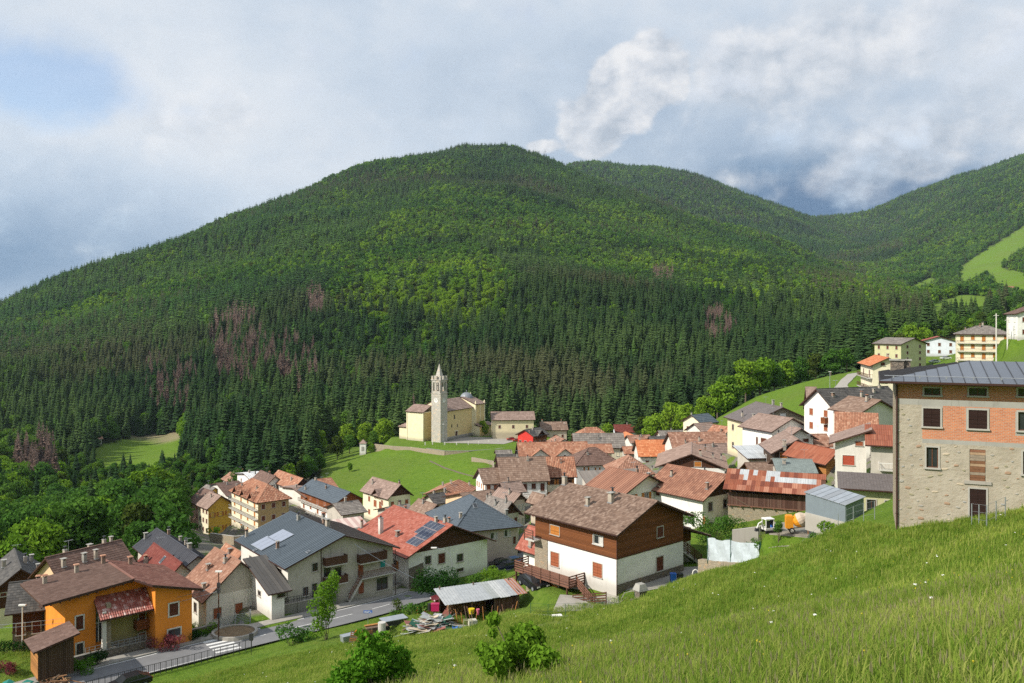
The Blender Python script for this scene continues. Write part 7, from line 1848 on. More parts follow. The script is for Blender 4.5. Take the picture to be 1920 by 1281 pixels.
# ================================================================== cars
def car_mesh(paint):
    mb = MB(); L, W_, = 4.2, 1.72
    prof = [(-2.1, .45), (-2.08, .78), (-1.2, .92), (-.55, 1.36), (.9, 1.42), (1.75, 1.0), (2.05, .9), (2.1, .45), (1.6, .28), (-1.7, .28)]
    n_ = len(prof)
    def sec(y, sx): return [(x*sx, y*(1.0 if z < 1.0 else .82), z) for x, z in prof]
    A0, B0 = sec(-W_/2, .98), sec(W_/2, .98)
    for i in range(n_):
        j = (i+1) % n_; m = M_glass if i in (2, 4) else paint; mb.quad([A0[i], A0[j], B0[j], B0[i]], m)
    lowA = [A0[i] for i in (0, 1, 2, 5, 6, 7, 8, 9)]; lowB = [B0[i] for i in (0, 1, 2, 5, 6, 7, 8, 9)]
    mb.quad(lowA[::-1], paint); mb.quad(lowB, paint)
    mb.quad([A0[2], A0[3], A0[4], A0[5]], M_glass); mb.quad([B0[2], B0[3], B0[4], B0[5]], M_glass)
    return mb.mesh('body')
WH = None
def car(p, rz, paint, label, s=1.0, spare=None, group=None):
    global WH
    t = thing('parked_car', label, 'car', p, math.radians(rz), group); t.scale = (s, s, s)
    new_obj('body', car_mesh(paint), t)
    if WH is None:
        mb = MB(); mb.tube([(0, -.11, 0), (0, .11, 0)], .33, M_black, 14); mb.tube([(0, -.12, 0), (0, .12, 0)], .19, M_galv, 10); WH = mb.mesh('wheel')
    for x in (-1.3, 1.3):
        for y in (-.8, .8): new_obj('wheel', WH, t, (x, y, .33))
    for y in (-.6, .6):
        mb = MB(); mb.box((-2.08, y, .66), (.06, .34, .14), M_frame); mb.build('headlight', t); mb = MB(); mb.box((2.08, y, .75), (.06, .3, .16), M_redpaint); mb.build('tail_light', t)
    if spare:
        mb = MB(); mb.tube([(2.1, 0, .85), (2.3, 0, .85)], .42, M_black, 14); mb.tube([(2.11, 0, .85), (2.33, 0, .85)], .24, plain('yellow_cover', (.75, .62, .03), .5), 14); mb.build('spare_wheel', t)
    return t
pc = {n_: plain('car_paint_'+n_, c, .25, .3, var=.03, spec=.6) for n_, c in dict(black=(.015, .016, .018), grey=(.12, .125, .13), navy=(.02, .03, .06), silver=(.45, .46, .48), white=(.75, .75, .74), red=(.45, .02, .02), maroon=(.16, .02, .025), blue=(.03, .07, .16)).items()}
cars = [((926, 1050), 152, 30, 'grey', 'grey parked car with pale windscreen at the house corner'), ((938, 1056), 148, 32, 'black', 'black car second in the parked row behind the red roofed house'), ((950, 1060), 146, 34, 'navy', 'dark navy car in the middle of the parked row'), ((962, 1058), 149, 30, 'blue', 'dark blue car near the small worn red roof'),
        ((944, 1045), 160, 30, 'black', 'black car parked in the rear row below the pinkish house'), ((958, 1046), 162, 28, 'silver', 'silver car in the rear row of the car park'), ((970, 1050), 158, 28, 'black', 'black car at the right end of the rear parked row'),
        ((958, 827), 388, 20, 'red', 'bright red car on the church square, left of its pair'), ((969, 827), 384, 15, 'red', 'bright red car on the church square beside the red house'), ((980, 825), 392, 10, 'white', 'white car behind the red house on the church square'),
        ((1773, 673), 345, 5, 'white', 'white car parked in front of the pale blue house'), ((1752, 674), 340, 8, 'silver', 'silver car parked beside the pale green four storey house')]
for (c, Y, rz, pn, lb) in cars: p = drop(c[0], c[1], Y); car((p.x, p.y, p.z+.12), rz, pc[pn], lb)
p = P(243, 1306, 88.5); car((p.x, p.y, zr0(p)+.02), 42, pc['black'], 'black car passing at the lower frame edge of the road')
p = drop(838, 1117, 113); car((p.x, p.y, p.z+.05), 30, pc['maroon'], 'maroon car with white roof load, half hidden beside the dark bush', spare=None)
p = drop(1000, 1112, 101.5); car((p.x, p.y, p.z), 120, pc['black'], 'black off-road car with yellow spare wheel cover by the stone basement', 1.1, spare=True)

# ================================================================== rusty barn, metal shed and their yard
def frame_at(p, rz): return Matrix.Translation(p) @ Matrix.Rotation(math.radians(rz), 4, 'Z')
bp = P(1360, 916, 133); bt = -22; ba = thing('barn', 'long timber barn with patched rusty sheet roof and boarded balcony front', 'barn', bp, math.radians(bt)); Lb = 14.4
mb = MB(); mb.box((Lb/2, 3.6, -3.4), (Lb-.6, 5.6, 4.6), M_rubble); mb.build('stone_base', ba)
mb = MB(); mb.box((Lb/2, 4.0, -.3), (Lb-.8, 4.6, 2.2), M_wood_dk); mb.build('wall', ba)
bd = new_obj('boarded_front', None, ba); q = random.Random(5); nb = 76
mbd = [plain('barn_board_%d' % i, c, .85, var=.3, scale=7) for i, c in enumerate([(.10, .05, .038), (.13, .065, .05), (.085, .04, .03), (.15, .085, .065)])]
for i in range(nb): mb = MB(); x = .3+(Lb-.6)*(i+.5)/nb; hh = 1.95+(.12 if i > nb/2 else 0)+q.uniform(-.04, .04); mb.box((x, .55+q.uniform(-.015, .015), -2.55+hh/2), ((Lb-.6)/nb*.9, .03, hh), q.choice(mbd)); mb.build('board', bd)
mb = MB(); mb.bar((.2, .6, -2.6), (Lb-.2, .6, -2.6), .22, .16, M_timber_r); mb.bar((.2, .5, -2.05+1.2), (3.6, .5, -2.6), .1, .1, M_wood_grey)
for i in range(9): mb.bar((.6+i*1.65, .35, -2.7), (.6+i*1.65, 1.6, -2.7), .2, .2, M_timber_r)
for i in range(7): mb.bar((.4+i*2.27, .7, -2.6), (.4+i*2.27, .7, .35), .2, .2, M_timber)
mb.build('timber_frame', ba)
mb = MB(); rz_ = 2.3; slab = [Vector((-.3, -.5, 0)), Vector((Lb+.2, -.5, 0)), Vector((Lb+.2, 4.9, rz_)), Vector((-.3, 4.9, rz_))]; prism(mb, slab, .1, M_timber); slab2 = [Vector((Lb+.2, 8, .6)), Vector((-.3, 8, .6)), slab[3], slab[2]]; prism(mb, slab2, .1, M_timber); bro = mb.build('roof', ba)
M_rustA = [R_rust, tiles_mat('rusty_sheet_dark', (.15, .045, .028), (.19, .058, .035), (.24, .08, .05), .15), tiles_mat('rusty_sheet_light', (.30, .12, .075), (.36, .155, .10), (.42, .2, .13), .15)]
cols, rows = 22, 4; galv = {(3, 3), (4, 3), (6, 3), (4, 2), (9, 3), (10, 3), (11, 3), (11, 2), (12, 2), (13, 2), (14, 2), (15, 2), (16, 2), (17, 2), (18, 2), (19, 2), (9, 2)}
nrm = Vector((0, -rz_, 5.4)).normalized()
for i in range(cols):
    for j in range(rows):
        if q.random() < .01: continue
        m = R_tin if (i, j) in galv else q.choice([M_rustA[0], M_rustA[0], M_rustA[1], M_rustA[2]])
        u0, u1 = -.3+(Lb+.5)*i/cols, -.3+(Lb+.5)*(i+1)/cols+.03; v0, v1 = j/rows-.015, (j+1)/rows; f = lambda u_, v_, l: Vector((u_+q.uniform(-.01, .01), -.55+5.45*v_, rz_*v_))+nrm*l
        l = .03+.012*q.random()+.01*(i % 2); mb = MB(); mb.hexa([f(u0, v0, l), f(u1, v0, l), f(u1, v1, l-.01), f(u0, v1, l-.01), f(u0, v0, l+.02), f(u1, v0, l+.02), f(u1, v1, l+.01), f(u0, v1, l+.01)], m)
        for e_ in (.25, .6): mb.bar(f(u0+(u1-u0)*e_, v0, l+.03), f(u0+(u1-u0)*e_, v1, l+.02), .05, .03, m)
        mb.build('roof_sheet', bro)
# grey metal shed
ms_ = P(1585, 990, 83); sr = thing('metal_shed', 'grey corrugated metal shed with pale flat-pitched roof beside the mixer', 'shed', ms_, math.radians(28)); H0, Wd, Dd = 2.35, 2.6, 5.0
mb = MB()
def ribwall(mb, a, b_, z0, z1a, z1b, m, out):
    a = Vector(a); b_ = Vector(b_); n_ = max(4, int((b_-a).length/.22)); o_ = Vector(out)
    for i in range(n_):
        for (t0, t1, e0, e1) in ((i/n_, (i+.5)/n_, 0, .035), ((i+.5)/n_, (i+1)/n_, .035, 0)):
            p, q_ = a.lerp(b_, t0)+o_*e0, a.lerp(b_, t1)+o_*e1; mb.quad([p+Vector((0, 0, z0)), q_+Vector((0, 0, z0)), q_+Vector((0, 0, z1a+(z1b-z1a)*t1)), p+Vector((0, 0, z1a+(z1b-z1a)*t0))], m, r=.5)
M_shed = plain('blue_grey_sheet_metal', (.22, .26, .29), .5, .2, var=.1)
ribwall(mb, (0, Dd, 0), (0, 0, 0), .5, 2.55, 2.2, M_shed, (-1, 0, 0)); ribwall(mb, (0, 0, 0), (Wd, 0, 0), .3, 2.2, 2.75, M_shed, (0, -1, 0)); ribwall(mb, (Wd, 0, 0), (Wd, Dd, 0), 0, 2.75, 3.1, M_shed, (1, 0, 0)); ribwall(mb, (Wd, Dd, 0), (0, Dd, 0), 0, 3.1, 2.55, M_shed, (0, 1, 0)); mb.build('wall', sr)
mb = MB(); mb.box((.02, Dd/2, -.35), (.16, Dd, 1.8), M_conc_lt); mb.box((Wd/2, .02, -.6), (Wd, .16, 1.8), M_conc_lt); mb.build('concrete_base', sr)
rf4 = [Vector((-.15, -.15, 2.2)), Vector((Wd+.15, -.15, 2.77)), Vector((Wd+.15, Dd+.15, 3.12)), Vector((-.15, Dd+.15, 2.57))]
for i in range(7):
    t0, t1 = i/7, (i+1)/7-.01; a, b_ = rf4[1].lerp(rf4[2], t0), rf4[1].lerp(rf4[2], t1); c, d = rf4[0].lerp(rf4[3], t1), rf4[0].lerp(rf4[3], t0); mb = MB(); u_ = Vector((0, 0, .05)); mb.hexa([d, a, b_, c, d+u_, a+u_, b_+u_, c+u_], M_galv if i % 3 else M_metal_gy); mb.build('roof_sheet', sr)
# concrete mixer
mp = drop(1497, 1000, 90); mt_ = thing('concrete_mixer', 'orange wheeled concrete mixer with tilted drum on the gravel pad', 'mixer', mp+Vector((0, 0, .1)), math.radians(-8)); M_or = plain('mixer_orange', (.70, .28, .02), .5, var=.15); M_drum = plain('mixer_drum_cement', (.52, .42, .33), .8, var=.3, scale=4)
mb = MB(); rg = [(-.15, .30), (.1, .62), (.5, .78), (.95, .74), (1.35, .42), (1.5, .36)]; n_ = 16; pv = None; ax = Vector((.82, -.25, .52)).normalized(); sx_ = ax.cross(Vector((0, 0, 1))).normalized(); sy_ = sx_.cross(ax)
for k_, (t_, R_) in enumerate(rg):
    c = Vector((-.35, 0, 1.05))+ax*t_; ring = [c+(sx_*math.cos(6.283*j/n_)+sy_*math.sin(6.283*j/n_))*R_ for j in range(n_)]
    if pv: [mb.quad([pv[j], pv[(j+1) % n_], ring[(j+1) % n_], ring[j]], M_or if k_ < 3 else M_drum) for j in range(n_)]
    pv = ring
mb.build('drum', mt_, smooth=True)
mb = MB(); mb.box((-.95, 0, 1.1), (.75, .8, 1.25), M_or); mb.box((-.95, 0, 1.76), (.6, .7, .12), M_or); mb.build('engine_box', mt_)
mb = MB()
for y in (-.5, .5): mb.bar((-.6, y, .3), (.95, y, .55), .08, .1, M_galv); mb.bar((.9, y, 0), (.75, y, 1.5), .08, .08, M_wood_lt if y < 0 else M_galv)
mb.bar((.75, -.5, 1.4), (.75, .5, 1.4), .06, .06, M_galv); mb.build('frame', mt_)
for y in (-.55, .55): mb = MB(); mb.tube([(-.75, y-.07, .3), (-.75, y+.07, .3)], .3, M_black, 14); mb.tube([(-.75, y-.08, .3), (-.75, y+.08, .3)], .17, M_white, 10); mb.build('wheel', mt_)
# small excavator with white cab
ep = drop(1440, 1022, 90.5); ex = thing('mini_excavator', 'small excavator with white cab, partly hidden by garden shrubs', 'excavator', ep, math.radians(15)); ex.scale = (.7, .7, .7); mb = MB()
mb.box((0, 0, 2.1), (1.5, 1.3, .14), M_white)
for x in (-.65, .65):
    for y in (-.55, .55): mb.box((x, y, 1.35), (.11, .11, 1.5), M_white)
mb.box((0, 0, .62), (1.5, 1.3, .35), M_white); mb.build('cab', ex); mb = MB(); mb.box((-.3, -.56, 1.35), (.7, .03, 1.1), M_glass); mb.box((.66, 0, 1.35), (.03, 1.0, 1.1), M_glass); mb.build('pane', ex)
mb = MB(); mb.box((.9, .1, .75), (1.0, 1.1, .7), M_bluepaint); mb.build('engine_cover', ex)
for y in (-.65, .65): mb = MB(); mb.box((.2, y, .2), (2.0, .3, .42), M_black); mb.build('track', ex)
mb = MB(); mb.tube([(-.8, 0, .8), (-1.2, -.1, 1.7), (-1.7, -.2, 1.5), (-2.0, -.2, .8)], .11, M_white, 6); mb.build('boom', ex); mb = MB(); mb.box((-2.05, -.2, .6), (.5, .5, .45), M_metal_dk, taper=.7); mb.build('bucket', ex)
wall_line('concrete_wall', [P(1373, 1010, 97), P(1422, 1004, 96), P(1432, 1000, 99)], 1.0, .3, M_conc_lt, 'short bare concrete wall between fig bush and excavator', base=-1.6)
wall_line('dry_stone_wall', [P(1313, 1063, 98), P(1360, 1068, 94.5), P(1425, 1072, 91), P(1500, 1058, 88)], .9, .7, M_rubble, 'dry stone wall of the garden under the plastic sheeting', base=-2.5)
# plastic sheeting on posts
a, b_ = P(1326, 1048, 96.5), P(1425, 1058, 90.5); ps = thing('plastic_screen', 'pale translucent plastic sheeting stretched on green posts above the stone wall', 'screen', a); mb = MB(); n_ = 30; M_pl = plain('plastic_sheet', (.50, .56, .60), .35, var=.2, scale=2, spec=.5)
for i in range(n_):
    for j in range(5):
        f = lambda u_, v_: (b_-a)*u_+Vector((.10*math.sin(u_*40+v_*3), .14*math.sin(u_*23+v_*5), 2.25*v_-.15+.08*math.sin(u_*17)*v_+.25*(1-u_)*(v_ > .99)))
        mb.quad([f(i/n_, j/5), f((i+1)/n_, j/5), f((i+1)/n_, (j+1)/5), f(i/n_, (j+1)/5)], M_pl)
mb.build('sheet', ps, smooth=True); M_gp = plain('green_post', (.03, .10, .07), .5)
for t_ in (0, .45, 1): mb = MB(); p = (b_-a)*t_+Vector((0, -.12, 0)); mb.tube([p-Vector((0, 0, .5)), p+Vector((0, 0, 2.6))], .04, M_gp, 6); mb.build('post', ps)
fence_line('wire_fence', [P(*q_) for q_ in [(1375,1010,100),(1440,985,106),(1545,975,104)]], 1.7, 3.0, 'green wire mesh fence behind the garden, below the barn', mat=M_gp, rails=(.05, .35, .65, 1.0), pw=.06, rw=.02)
fence_line('wire_fence', [P(*q_) for q_ in [(1462,1058,84),(1490,1045,84),(1545,1020,80),(1600,990,75),(1640,985,70)]], 1.5, 3.2, 'wire fence with pale posts climbing the meadow edge towards the stone house', mat=M_galv, rails=(.3, .65, 1.0), pw=.05, rw=.012)
fence_line('wire_fence', [P(*q_) for q_ in [(1822,975,57),(1850,950,54),(1885,925,56)]], 1.4, 2.0, 'slanting wire fence posts in the grass before the rubble wall', mat=M_galv, rails=(.3, .65, 1.0), pw=.05, rw=.012)
fence_line('wire_fence', [P(*q_) for q_ in [(995,1158,89),(1060,1150,89.5),(1130,1138,89.5),(1190,1122,91),(1240,1105,92.5),(1300,1085,95)]], 1.5, 2.4, 'thin green wire fence round the chalet yard', mat=M_gp, rails=(.05, .5, 1.0), pw=.05, rw=.015)
fence_line('timber_fence', [P(*q_) for q_ in [(857,1098,121),(900,1092,117),(950,1082,117),(1003,1068,119)]], 1.25, 4.0, 'dark wooden post and rail fence beside the grassy track', mat=M_timber, rails=(.5, .98), pw=.14, rw=.11)
wall_line('yard_wall', draped([(995,1160,88.5),(1060,1152,89),(1130,1140,89.2),(1200,1120,91)]), .35, .35, M_conc, 'low concrete kerb wall of the chalet yard')

# ================================================================== open shed with junk
jp = drop(842, 1160, 95); jz = 0; js = thing('open_shed', 'open-sided shed with pale metal sheet roof, full of firewood', 'shed', jp, math.radians(22)); Lx, Ly = 8.4, 3.6
rc = [Vector((-.6, -.5, 2.05)), Vector((Lx+.8, -.5, 2.2)), Vector((Lx+.8, Ly+.4, 2.75)), Vector((-.6, Ly+.4, 2.6))]
M_sheets = [plain('pale_sheet_%d' % i, c, .5, .25, var=.2, scale=2) for i, c in enumerate([(.46, .47, .47), (.40, .42, .43), (.52, .53, .52), (.36, .38, .36)])]
for i in range(9):
    t0, t1 = i/9, (i+1)/9+.008; a, b_, c, d = rc[0].lerp(rc[1], t0), rc[0].lerp(rc[1], t1), rc[3].lerp(rc[2], t1), rc[3].lerp(rc[2], t0); dy = Vector((0, q.uniform(-.25, .2), q.uniform(0, .05))); u_ = Vector((0, 0, .03)); a = a+dy; b_ = b_+dy; mb = MB(); mb.hexa([a, b_, c, d, a+u_, b_+u_, c+u_, d+u_], M_rustA[2] if i == 8 else q.choice(M_sheets))
    for e_ in (.2, .5, .8): mb.bar(a.lerp(b_, e_)+u_*1.4, d.lerp(c, e_)+u_*1.4, .06, .04, M_sheets[1])
    mb.build('roof_sheet', js)
for (x, y) in ((0, 0), (2.6, -.1), (5.4, 0), (0, Ly), (4, Ly), (Lx, Ly), (Lx, 0)): mb = MB(); mb.bar((x, y, -.8), (x+q.uniform(-.15, .15), y, 2.1+.24*y), .13, .13, M_wood_grey); mb.build('post', js)
for i in range(14): mb = MB(); mb.box((5.6+i*.205, -.02, .65), (.19, .03, 2.5+q.uniform(-.1, .1)), q.choice(mbd)); mb.build('board', js)
mb = MB(); mb.box((Lx/2, Ly+.05, 1.1), (Lx, .04, 2.9), M_wood_dk); mb.box((Lx+.05, Ly/2, 1.1), (.04, Ly, 2.7), M_wood_dk); mb.build('back_wall', js)
JM = frame_at(jp, 22)
fw = thing('firewood_pile', 'heap of stacked split firewood inside the open shed', 'firewood', jp, math.radians(22)); M_log = [plain('log_%d' % i, c, .9, var=.35, scale=8) for i, c in enumerate([(.30, .16, .08), (.24, .12, .06), (.38, .24, .13), (.18, .10, .06)])]
k_ = 0
for r_ in range(9):
    for c_ in range(24): mb = MB(); x = .5+c_*.19+q.uniform(-.04, .04); z = .05+r_*.15; mb.tube([(x, 1.6+q.uniform(-.1, .1), z), (x+.02, 2.2, z)], q.uniform(.06, .085), q.choice(M_log), 6); mb.build('log', fw)
def junk(name, label, cat, px, py, Y, fn_, rz=0, up=0.0):
    p = drop(px, py, Y); t = thing(name, label, cat, p+Vector((0, 0, up)), math.radians(rz)); fn_(t); return t
def mk(t, nm, f_): mb = MB(); f_(mb); return mb.build(nm, t)
junk('bucket', 'yellow plastic tub standing in the open shed', 'tub', 884, 1150, 95.2, lambda t: mk(t, 'tub', lambda m: m.tube([(0, 0, 0), (0, 0, .55)], [.28, .36], plain('yellow_plastic', (.70, .55, .03), .4), 12)), up=.9)
junk('bucket', 'small pink bucket beside the yellow tub', 'bucket', 896, 1152, 95.2, lambda t: mk(t, 'tub', lambda m: m.tube([(0, 0, 0), (0, 0, .6)], [.16, .2], plain('pink_plastic', (.70, .15, .28), .4), 10)), up=.8)
junk('crate', 'magenta plastic crate next to the red trailer', 'crate', 816, 1152, 97, lambda t: mk(t, 'crate', lambda m: (m.box((0, 0, .4), (.9, .6, .75), plain('magenta_plastic', (.45, .02, .10), .4)), m.box((0, 0, .8), (.95, .65, .05), plain('magenta_plastic', (.45, .02, .10), .4)))), up=.6)
junk('barrel', 'small black barrel between crate and trailer', 'barrel', 806, 1150, 97.5, lambda t: mk(t, 'barrel', lambda m: m.tube([(0, 0, 0), (0, 0, .75)], .24, M_black, 12)), up=.5)
junk('wire_cage', 'white wire-framed cube container beside the shed', 'container', 886, 1166, 92.5, lambda t: (mk(t, 'tank', lambda m: m.box((0, 0, .5), (.85, .8, .9), plain('milky_plastic', (.55, .52, .42), .5))), mk(t, 'cage', lambda m: [m.bar((x, -.43, 0), (x, -.43, 1.05), .03, .03, M_galv) for x in (-.44, -.22, 0, .22, .44)]+[m.bar((-.44, -.43, z), (.44, -.43, z), .03, .03, M_galv) for z in (.03, .5, 1.03)])), 15)
junk('wire_crate', 'pale green wire mesh crate lying in the grass by the shed', 'crate', 877, 1174, 90.5, lambda t: mk(t, 'frame', lambda m: [m.bar(a_, b__, .05, .05, M_palegreen) for a_, b__ in (((-.45, 0, 0), (-.4, 0, .9)), ((.45, 0, 0), (.5, 0, .85)), ((-.4, 0, .9), (.5, 0, .85)), ((-.45, 0, 0), (.45, 0, 0)), ((-.45, .5, 0), (-.4, .4, .9)), ((.45, .5, 0), (.5, .4, .85)), ((-.4, .4, .9), (.5, .4, .85)))]+[m.bar((-.4+.14*i, .01, 0), (-.38+.14*i, .01, .88), .012, .012, M_galv) for i in range(7)]), 10)
junk('tarpaulin', 'crumpled blue tarpaulin at the foot of the junk heap', 'tarpaulin', 858, 1178, 91, lambda t: mk(t, 'sheet', lambda m: [m.quad([(-.6+.3*i, -.2, .1*((i*7) % 3)), (-.3+.3*i, -.2, .1*(((i+1)*7) % 3)), (-.3+.3*i, .4, .25+.08*((i*5) % 3)), (-.6+.3*i, .4, .25+.08*(((i+4)*5) % 3))], M_bluepaint) for i in range(4)]))
# junk heap: planks, sheets, pipes - each its own
M_jk = M_sheets+[M_wood_grey, M_wood_grey, plain('old_door_red', (.26, .10, .08), .7), plain('green_net', (.02, .09, .06), .8), plain('pale_board', (.52, .44, .33), .8), M_conc_lt]
hx_, hy_ = 808, 1170
for i in range(120):
    t_ = q.gauss(0, 1); u2 = q.gauss(0, 1); p = drop(hx_+t_*18+u2*6, hy_+4, 93.5+u2*1.0); hgt = max(.08, .95-abs(t_)*.35-abs(u2)*.2)*q.uniform(.3, 1.0); m = q.choice(M_jk)
    L = q.uniform(.8, 2.8); w_ = q.choice([.1, .15, .2, .5, .8]) if i % 3 else q.uniform(.5, .95)
    nm, ct, lb = ('plank', 'board', 'loose board thrown on the junk heap beside the open shed') if w_ < .3 else ('metal_sheet', 'sheet', 'loose sheet or panel lying on the junk heap beside the open shed')
    mb = MB(); mb.box((0, 0, 0), (L, w_, .04), m); o = mb.build(nm); o.location = (p.x, p.y, p.z+hgt+.1); o.rotation_euler = (q.uniform(-.35, .35), q.uniform(-.45, .45), q.uniform(-.5, 1.2)); tag(o, lb, ct, 'junk heap beside the open shed')
for i in range(14):
    p = drop(858+i*8, 1160-i*.8, 94.2); m = q.choice(M_jk+[M_bluepaint, M_rustA[0]]); mb = MB(); a_ = Vector((q.uniform(-.5, .5), 0, 0)); mb.bar(a_, a_+Vector((q.uniform(-.6, .6), .3, q.uniform(1.2, 2.2))), .07, .07, q.choice([M_wood_grey, M_wood_lt, M_timber_r])); o = mb.build('pole'); o.location = p; tag(o, 'pole leaning against the front of the open shed', 'pole', 'poles leaning on the open shed')
# red tipping trailer with hay
def trailer(t):
    for (c_, s_) in (((0, -.85, .95), (3.0, .07, .75)), ((0, .85, .95), (3.0, .07, .75)), ((-1.5, 0, .95), (.07, 1.7, .75)), ((1.5, 0, .95), (.07, 1.7, .75))): mk(t, 'side_panel', lambda m: [m.box(c_, s_, M_redpaint), m.box((c_[0], c_[1], 1.3), (s_[0]+.05, s_[1]+.05, .06), M_redpaint)])
    mk(t, 'bed', lambda m: m.box((0, 0, .6), (3.0, 1.7, .08), M_redpaint))
    for x in (-.5, .5): 
        for y in (-.95, .95): mk(t, 'wheel', lambda m: m.tube([(x, y-.1, .3), (x, y+.1, .3)], .3, M_black, 12))
tr = junk('trailer', 'red tipping trailer loaded with hay beside the dark bush', 'trailer', 806, 1150, 102.5, trailer, 25)
mk(tr, 'x', lambda m: None) if False else None
hay = crown_leaf([(0, 0, 1.15, 1.3, .75, .3)], 500, .12, plain('hay', (.38, .33, .12), .9), 5); o = new_obj('hay_load', hay, None, tr.location); o.rotation_euler = tr.rotation_euler; tag(o, 'heap of dry hay lying in the red trailer', 'hay')
def cart(t):
    mk(t, 'tray', lambda m: (m.box((0, 0, 1.0), (2.9, 1.5, .08), M_galv),)); mk(t, 'side_panel', lambda m: (m.box((0, -.7, .7), (2.8, .05, .5), M_metal_dk), m.box((-1.38, 0, .7), (.05, 1.4, .5), M_metal_dk), m.box((1.38, 0, .7), (.05, 1.4, .5), M_metal_dk)))
    for x in (-1.0, 1.0): mk(t, 'wheel', lambda m: m.tube([(x, -.75, .28), (x, -.6, .28)], .28, M_black, 10))
junk('cart', 'flat cart with pale metal top standing at the meadow edge', 'cart', 738, 1172, 96, cart, 30)
def pallet(t):
    for i in range(7): mk(t, 'plank', lambda m: m.box((0, -.02, .12+i*.17), (1.15, .025, .1), M_wood_lt if i % 3 else M_wood_grey))
    for x in (-.5, 0, .5): mk(t, 'bearer', lambda m: m.box((x, .05, .65), (.09, .1, 1.25), M_wood_grey))
for i, (x, y, rz, lb) in enumerate(((676, 1192, 20, 'wooden pallet standing upright beside the orange disc'), (690, 1190, 35, 'second wooden pallet leaning nearer the grey cart'), (664, 1193, 10, 'leftmost wooden pallet of the upright group'))): t = junk('pallet', lb, 'pallet', x, y, 91.5-i*.3, pallet, rz); t.rotation_euler = (-.25, .1*i, math.radians(rz))
junk('disc_sign', 'orange round plate propped on the pallets', 'plate', 672, 1172, 91.2, lambda t: mk(t, 'plate', lambda m: m.tube([(0, 0, 0), (0, .05, .02)], .42, M_or, 14)), up=1.0)
junk('table', 'rough wooden workbench with boards on top near the pallets', 'bench', 706, 1178, 93.5, lambda t: (mk(t, 'top', lambda m: m.box((0, 0, 1.15), (2.4, 1.1, .1), M_wood_grey)), mk(t, 'front', lambda m: m.box((0, -.4, .5), (1.8, .06, 1.2), M_wood_grey)), mk(t, 'board', lambda m: m.box((-.2, .1, 1.3), (2.2, .3, .12), M_wood_lt))), 25)
junk('tub', 'grey metal tub tipped over beside the pallets', 'tub', 652, 1186, 92.5, lambda t: mk(t, 'tub', lambda m: (m.box((0, 0, .45), (1.3, .8, .7), M_galv, taper=1.15),)), 35)
junk('drum', 'upright grey concrete pipe left of the flat cart', 'pipe', 716, 1186, 92, lambda t: mk(t, 'pipe', lambda m: m.tube([(0, 0, -.3), (0, 0, 1.7)], .42, M_conc_lt, 12)))
# old axle with two tyres
def axle(t):
    for x in (-.75, .75): mk(t, 'wheel', lambda m: (m.tube([(x-.14, 0, .48), (x+.14, 0, .48)], .48, M_black, 16), m.tube([(x-.15, 0, .48), (x+.15, 0, .48)], .2, M_metal_gy, 8)))
    mk(t, 'axle', lambda m: m.box((0, 0, .48), (1.4, .2, .2), M_wood_grey)); mk(t, 'tank', lambda m: m.box((0, .3, .85), (1.0, .6, .45), M_white))
junk('axle', 'old axle with two big tyres and a white tank in the grass', 'axle', 1046, 1150, 86.5, axle, 12)
for (x, y, Y, lb) in ((1085, 1140, 87.6, 'black tyre lying half sunk in the grass by the yard fence'), (1160, 1133, 88, 'dark tyre heap at the kerb wall of the yard')): junk('tyre', lb, 'tyre', x, y, Y, lambda t: mk(t, 'tyre', lambda m: m.tube([(0, 0, 0), (0, .1, .3)], .55, M_black, 14)))
junk('garden_grill', 'stone garden grill covered with a grey sheet in the chalet yard', 'grill', 1201, 1112, 93, lambda t: (mk(t, 'base', lambda m: m.box((0, 0, .5), (1.0, .9, 1.1), M_rubble_d)), mk(t, 'cover', lambda m: m.box((0, 0, 1.35), (1.3, 1.2, .7), M_conc, taper=.6))), 30)
junk('tree_stump', 'upright wooden stump at the yard fence', 'stump', 1185, 1125, 90.5, lambda t: mk(t, 'stump', lambda m: m.tube([(0, 0, -.3), (0, 0, .9)], [.26, .22], M_ltbark, 9)))
junk('hose_reel', 'white hose coil hung on the yard fence post', 'hose', 1304, 1062, 98, lambda t: mk(t, 'coil', lambda m: [m.tube([(math.cos(a_/8*6.283)*.35, 0, 1.2+math.sin(a_/8*6.283)*.45) for a_ in range(9)], .06, M_white, 5)]))
for i, (x, y, m, lb) in enumerate(((1262, 1077, M_bluepaint, 'blue plastic bin beside the chalet side door'), (1275, 1072, M_metal_dk, 'dark bin next to the blue bin in the chalet yard'))): junk('bin', lb, 'bin', x, y, 98.5, lambda t: mk(t, 'bin', lambda m_: (m_.box((0, 0, .5), (.6, .6, 1.0), m, taper=1.1), m_.box((0, 0, 1.03), (.7, .7, .08), m))))
